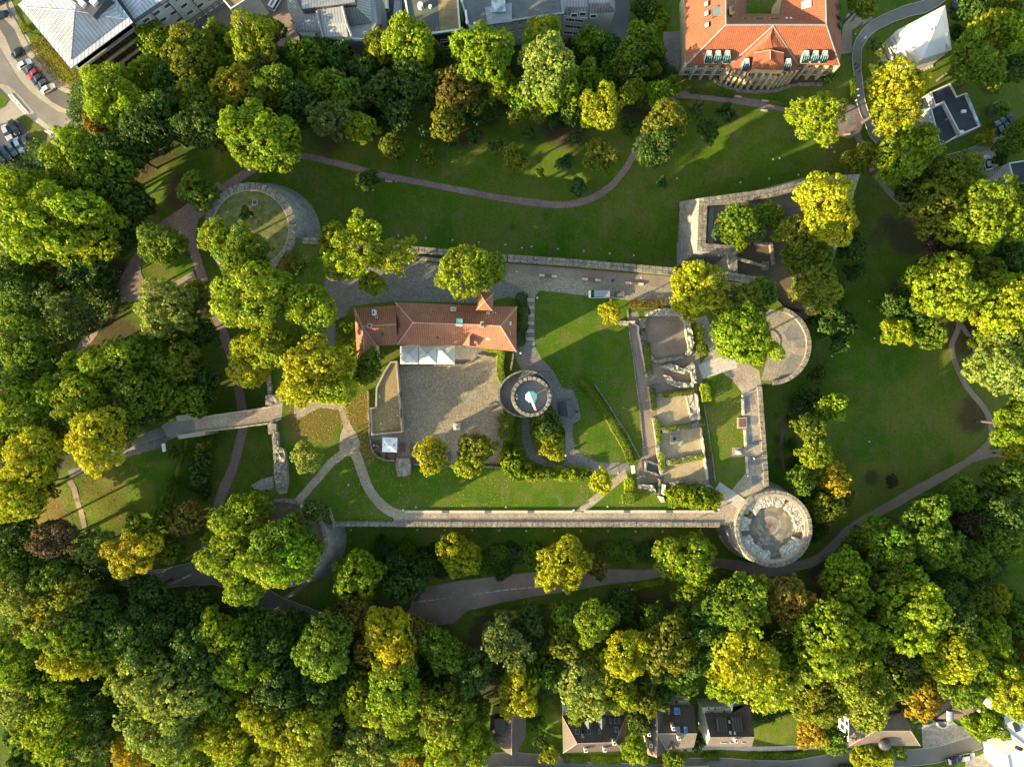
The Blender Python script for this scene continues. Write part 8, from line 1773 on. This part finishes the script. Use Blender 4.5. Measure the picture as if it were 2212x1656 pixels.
bushes('flowering bush in the bed below the stairway', 'bushes below the stairway', [(1160,1024,15),(1185,1022,14),(1210,1026,14),(1235,1024,13),(1262,1026,14)], ['ylime','mid','lime'], 0, 1.4)
bushes('low bush on the slope south of the walk', 'low bushes on the south slope', [(1075,1200,26),(1110,1196,24),(1150,1198,26),(1320,1192,24),(1355,1196,26),(1395,1190,24)], ['mid','dark','mid','lime'], None, 1.2)
bushes('dark bush in the thicket above the parking place', 'dark bushes above the parking place', [(835,1190,26),(880,1200,26),(925,1205,26),(955,1228,24),(1040,1225,22),(1085,1228,22)], ['dark','mid','dark'], None, 2.0)
bushes('dark bush on the slope above the bridge path', 'dark bushes on the bridge slope', [(448,955,18),(436,985,22),(428,1015,22),(424,1045,22),(440,1062,18)], ['dark','mid','olive'], None, 1.6)
bushes('dark bush on the bank beside the footpath', 'dark bushes east of the curtain wall', [(1715,905,14),(1712,960,14),(1735,900,20),(1722,1000,16)], ['dark','olive'], None, 1.6)
hedge('hedge', 'long curved clipped hedge crossing the court lawn east of the keep', [(1255,820),(1285,855),(1310,895),(1330,930),(1350,965),(1364,1000)], 1.4, 1.2, 'olive', 0)
hedge('hedge', 'dark clipped hedge between ruins and cobbled slope', [T(2,1,1600,1130), T(2,1,1612,1250), T(2,1,1625,1400)], 2.2, 1.6, 'olive', 0)
hedge('hedge', 'short lime clipped hedge block casting a shadow on the sunny east lawn', [(1520,828),(1526,866)], 2.0, 1.8, 'ylime', 0)
hedge('hedge', 'autumn-tinted hedge row above the largest ruin room', [T(2,1,1000,965), T(2,1,1160,962), T(2,1,1325,965)], 1.7, 1.3, 'rust', 0)
hedge('hedge', 'narrow green hedge block beside the ruins entrance', [(1360,1030),(1358,1058)], 2.0, 1.6, 'ylime', 0)
hedge('hedge', 'rounded clipped hedge block by the slanting path', [(1358,1062),(1356,1088)], 2.6, 1.7, 'lime', 0)

hedge('hedge', 'straight thin hedge at the rim of the leaf-strewn lawn', TL(0,2,(1625,475),(1590,600),(1540,800),(1500,950),(1460,1130)), .7, 1.2, 'olive')
hedge('hedge', 'clipped hedge along the parking place edge', [T(1,3,1870,330), T(2,3,0,300), T(2,3,250,275), T(2,3,480,248)], 1.0, 1.2, 'olive')
hedge('hedge', 'clipped hedge along the park path edge', [T(2,3,1035,115), T(2,3,1120,80), T(2,3,1300,50)], 1.3, 1.3, 'ylime')
hedge('hedge', 'low hedge curving beside the park path under the bastion', [T(2,2,1780,1600), T(2,2,1900,1620), T(2,3,2000,50), T(2,3,2080,110)], .9, 1.1, 'olive')
hedge('hedge', 'hedge along the street side of the school lawn', [(1839,170),(1841,215)], 1.0, 1.2, 'mid'); hedge('hedge', 'hedge strip on the upper side of the brick path below the school', [T(2,0,1520,790), T(2,0,1700,805), T(2,0,1900,830)], .9, .7, 'mid')
hedge('hedge', 'low hedge along the upper rim of the round brick place', [(1797,232),(1810,222),(1830,220)], .8, .9, 'mid'); hedge('hedge', 'hedge strip between school lawn and brick path', [T(3,0,0,885), T(3,0,120,900), T(3,0,260,925)], .8, .8, 'mid')
hedge('hedge', 'front garden hedge of the second row house', [T(2,3,440,1580), T(2,3,640,1580)], 1.6, 1.0, 'mid'); hedge('hedge', 'front garden hedge beside the street tree', [T(2,3,680,1585), T(2,3,930,1585)], 1.6, 1.0, 'lime')
hedge('hedge', 'front garden hedge of the third row house', [T(2,3,1130,1590), T(2,3,1300,1590)], 1.3, 1.0, 'mid'); hedge('hedge', 'front garden hedge of the fourth row house', [T(2,3,1640,1555), T(2,3,1780,1555)], 2.0, 1.0, 'mid'); hedge('hedge', 'long street hedge east of the fourth row house', [T(2,3,2030,1550), T(3,3,0,1545), T(3,3,300,1535)], 1.6, 1.0, 'mid')
hedge('hedge', 'red-brown hedge bed along the hospital pavement', TL(0,0,(210,230),(240,290)), 2.2, .8, 'olive'); hedge('hedge', 'long autumn-coloured hedge bed below the metal pyramid roof', TL(0,0,(300,350),(400,480),(500,600),(600,680),(700,720)), 4.8, .7, (.20,.14,.02), leaf=.22, dens=18)
hedge('hedge', 'small autumn hedge at the tip of the parking bay', TL(0,0,(760,830),(765,920)), 2.0, .7, (.22,.16,.02))
hedge('hedge', 'autumn shrub row along the wall near the northwest bastion', TL(1,1,(320,540),(240,600),(210,680),(240,780),(280,860)), 2.0, 1.3, 'rust', 0, wave=.2); hedge('hedge', 'narrow garden hedge by the western court path', TL(1,1,(310,1150),(340,1220),(385,1300)), 1.0, .9, 'olive', 0)
hedge('ivy', 'bright ivy on the wall between courtyard and keep', TL(1,1,(2110,1370),(2100,1480),(2105,1580),(2130,1650)), 1.4, 2.0, 'lime', 0, 'ivy'); hedge('ivy', 'ivy strip along the restaurant terrace end', TL(1,1,(1960,1350),(2060,1362),(2130,1370)), .8, 1.4, 'ylime', 0, 'ivy')
hedge('ivy', 'dense clipped shrubs beside the stairway below the keep', TL(1,2,(2150,250),(2160,380),(2150,480)), 3.4, 2.6, 'olive', 0, 'ivy', wave=.2); hedge('shrub_bed', 'shrub bed with yellow flowers below the stairway', [(1110,1020),(1140,1025),(1180,1020),(1220,1022),(1270,1022)], 3.0, 1.4, 'ylime', 0, 'shrubs', round_=True, wave=.25)

hedge('shrub_bed', 'dark shrubs along the east wall of the restaurant', [(1125,632),(1132,680),(1125,720),(1120,750)], 2.2, 1.6, 'dark', 0, 'shrubs', wave=.25); hedge('shrub_bed', 'autumn shrubs west of the restaurant roof', [(745,690),(735,720),(745,735)], 2.8, 1.4, 'olive', 0, 'shrubs', wave=.25)
hedge('shrub_bed', 'green ivy patch on the retaining wall of the northwest bastion foot', [(1478,445),(1474,500),(1478,545)], 2.6, .5, 'mid', cat='ivy'); 


hedge('ivy', 'overgrown strip on the ruin wall, upper one', [T(2,2,1290,95), T(2,2,1560,65)], 1.1, 1.0, 'olive', 0.3, 'ivy'); hedge('ivy', 'overgrown strip on the ruin wall, second one', [T(2,2,1310,390), T(2,2,1540,355)], 1.0, 1.0, 'ylime', 0.3, 'ivy'); hedge('ivy', 'overgrown strip on the ruin wall, lowest one', [T(2,2,1350,680), T(2,2,1640,625)], .9, .9, 'ylime', 0.3, 'ivy')
for k, (y0, y1, x0, lb) in enumerate(((20,230,1200,'north'),(300,510,1240,'middle'),(580,740,1275,'south'))): hedge('ivy', f'narrow planted strip on the long ruin wall, {lb} piece', [T(2,2,x0,y0), T(2,2,x0+25,y1)], 1.2, .9, ('olive','ylime','ylime')[k], 0.2, 'ivy')
hedge('ivy', 'mossy strip beside the ruins, along the sunlit lawn', [T(2,2,1620,160), T(2,2,1655,400), T(2,2,1700,640)], 1.2, .35, 'olive', 0, 'ivy'); hedge('ivy', 'overgrown west rim of the largest ruin room', [T(2,1,1150,1290), T(2,1,1175,1560)], 1.5, .8, 'olive', 0, 'ivy')
for k, (x, y) in enumerate(TL(2,1,(290,215),(210,310),(920,255),(865,395),(1085,340),(840,575),(0,300))):
    hedge('young_shrub', ['small yellowish shrub nearest the brick path bend','yellow-brown shrub on the open northern lawn','tiny olive shrub with bare ring of soil','spreading lime shrub on the northern lawn','yellow shrub in a brown worn patch','dark low shrub close to the north wall','dark rounded shrub on the northern lawn'][k], [(x-5, y), (x+5, y)], 1.3, .8, ('olive','ylime','olive','ylime','ylime','dark','dark')[k], cat='shrub', round_=True, dens=16)
# ---- undergrowth that nobody could count
def undergrowth(name, label, blobs, n, col):
    rng = np.random.default_rng(n); cs = []
    for (bx_, by_, br) in blobs:
        m = int(n * br * br / sum(b[2]**2 for b in blobs)); a = rng.uniform(0, 2*pi, m); q = np.sqrt(rng.random(m)) * br
        cs.append(np.stack([bx_ + q*np.cos(a), by_ + q*np.sin(a)], 1))
    U = np.vstack(cs); z0 = -10.; x = (U[:, 0]-1106)*MPP*(H+10)/H; y = (828-U[:, 1])*MPP*(H+10)/H; Z = tz_arr(x, y)
    k = (H - Z)/H; x = (U[:, 0]-1106)*MPP*k; y = (828-U[:, 1])*MPP*k; Z = tz_arr(x, y)
    hgt = 1.2 + 1.6*np.sin(x*.5)*np.sin(y*.43+1); lv = 9
    C_ = np.repeat(np.stack([x, y, Z + np.clip(hgt, .3, 3)], 1), lv, 0) + rng.normal(scale=(.55, .55, .35), size=(len(x)*lv, 3)); N_ = rng.normal(scale=.6, size=C_.shape) + [0, 0, 1]
    N_ /= np.linalg.norm(N_, axis=1)[:, None]; me = leaves_mesh(name, C_, N_, rng.uniform(.25, .55, len(C_)), np.clip(rng.normal(.5, .2, len(C_)), 0, 1), rng)
    o = ob(name, me); o.color = (*LC[col], 1); tag(o, label, None, None, 'stuff')
undergrowth('undergrowth', 'dark low undergrowth on the wooded slopes', [(250,230,100),(100,430,120),(150,620,110),(60,760,80),(380,180,90),(640,190,90),(800,200,90),(1040,190,80),(1250,180,90),(1400,180,60),(200,850,90),(60,1000,60)], 12000, 'dark')
undergrowth('undergrowth', 'dark low undergrowth in the southern wood', [(150,1350,140),(400,1440,140),(650,1450,120),(900,1450,110),(1150,1430,90),(1350,1390,100),(1550,1360,90),(700,1600,120),(300,1600,130),(1650,1440,110),(1900,1320,130),(2080,1180,100),(2130,1380,110),(1900,1480,90),(2150,650,80),(2100,480,80),(1770,660,45),(1740,880,30),(1765,1090,40)], 24000, 'dark')

# ---- fallen leaves scattered on court and lawns
def litter(name, label, blobs, flat, col):
    rng = np.random.default_rng(5); cs = []
    for bx_, by_, br, m in blobs:
        a = rng.uniform(0, 2*pi, m); q = np.sqrt(rng.random(m)) * br; cs.append(np.stack([bx_ + q*np.cos(a), by_ + q*np.sin(a)], 1))
    U = np.vstack(cs)
    if flat: U = U[[inpoly((a_-1106)*MPP, (828-b_)*MPP, SLABW) for a_, b_ in U]]
    if flat: x = (U[:, 0]-1106)*MPP; y = (828-U[:, 1])*MPP; Z = np.full(len(x), .03)
    else: x = (U[:, 0]-1106)*MPP*(H+3)/H; y = (828-U[:, 1])*MPP*(H+3)/H; Z = tz_arr(x, y) + .04
    N_ = rng.normal(scale=.25, size=(len(x), 3)) + [0, 0, 1]; N_ /= np.linalg.norm(N_, axis=1)[:, None]
    me = leaves_mesh(name, np.stack([x, y, Z], 1), N_, rng.uniform(.10, .24, len(x)), rng.random(len(x)), rng); o = ob(name, me); o.color = (*col, 1); tag(o, label, None, None, 'stuff')
litter('fallen_leaves', 'yellow fallen leaves scattered over the castle court', [(690,890,65,900),(775,880,35,700),(785,965,45,500),(810,1050,80,350),(1010,1030,90,350),(950,880,110,700),(1290,1040,40,200),(1480,660,80,350),(1640,760,80,600),(1560,900,60,250),(1250,900,110,250),(1000,620,90,300),(650,600,60,300),(1000,1118,140,300),(1400,1118,140,250)], True, (.42,.30,.04))
litter('fallen_leaves', 'brown fallen leaves on the shaded western lawn', [(120,1080,60,1200),(230,1050,80,700),(400,1130,40,300)], False, (.30,.16,.04))
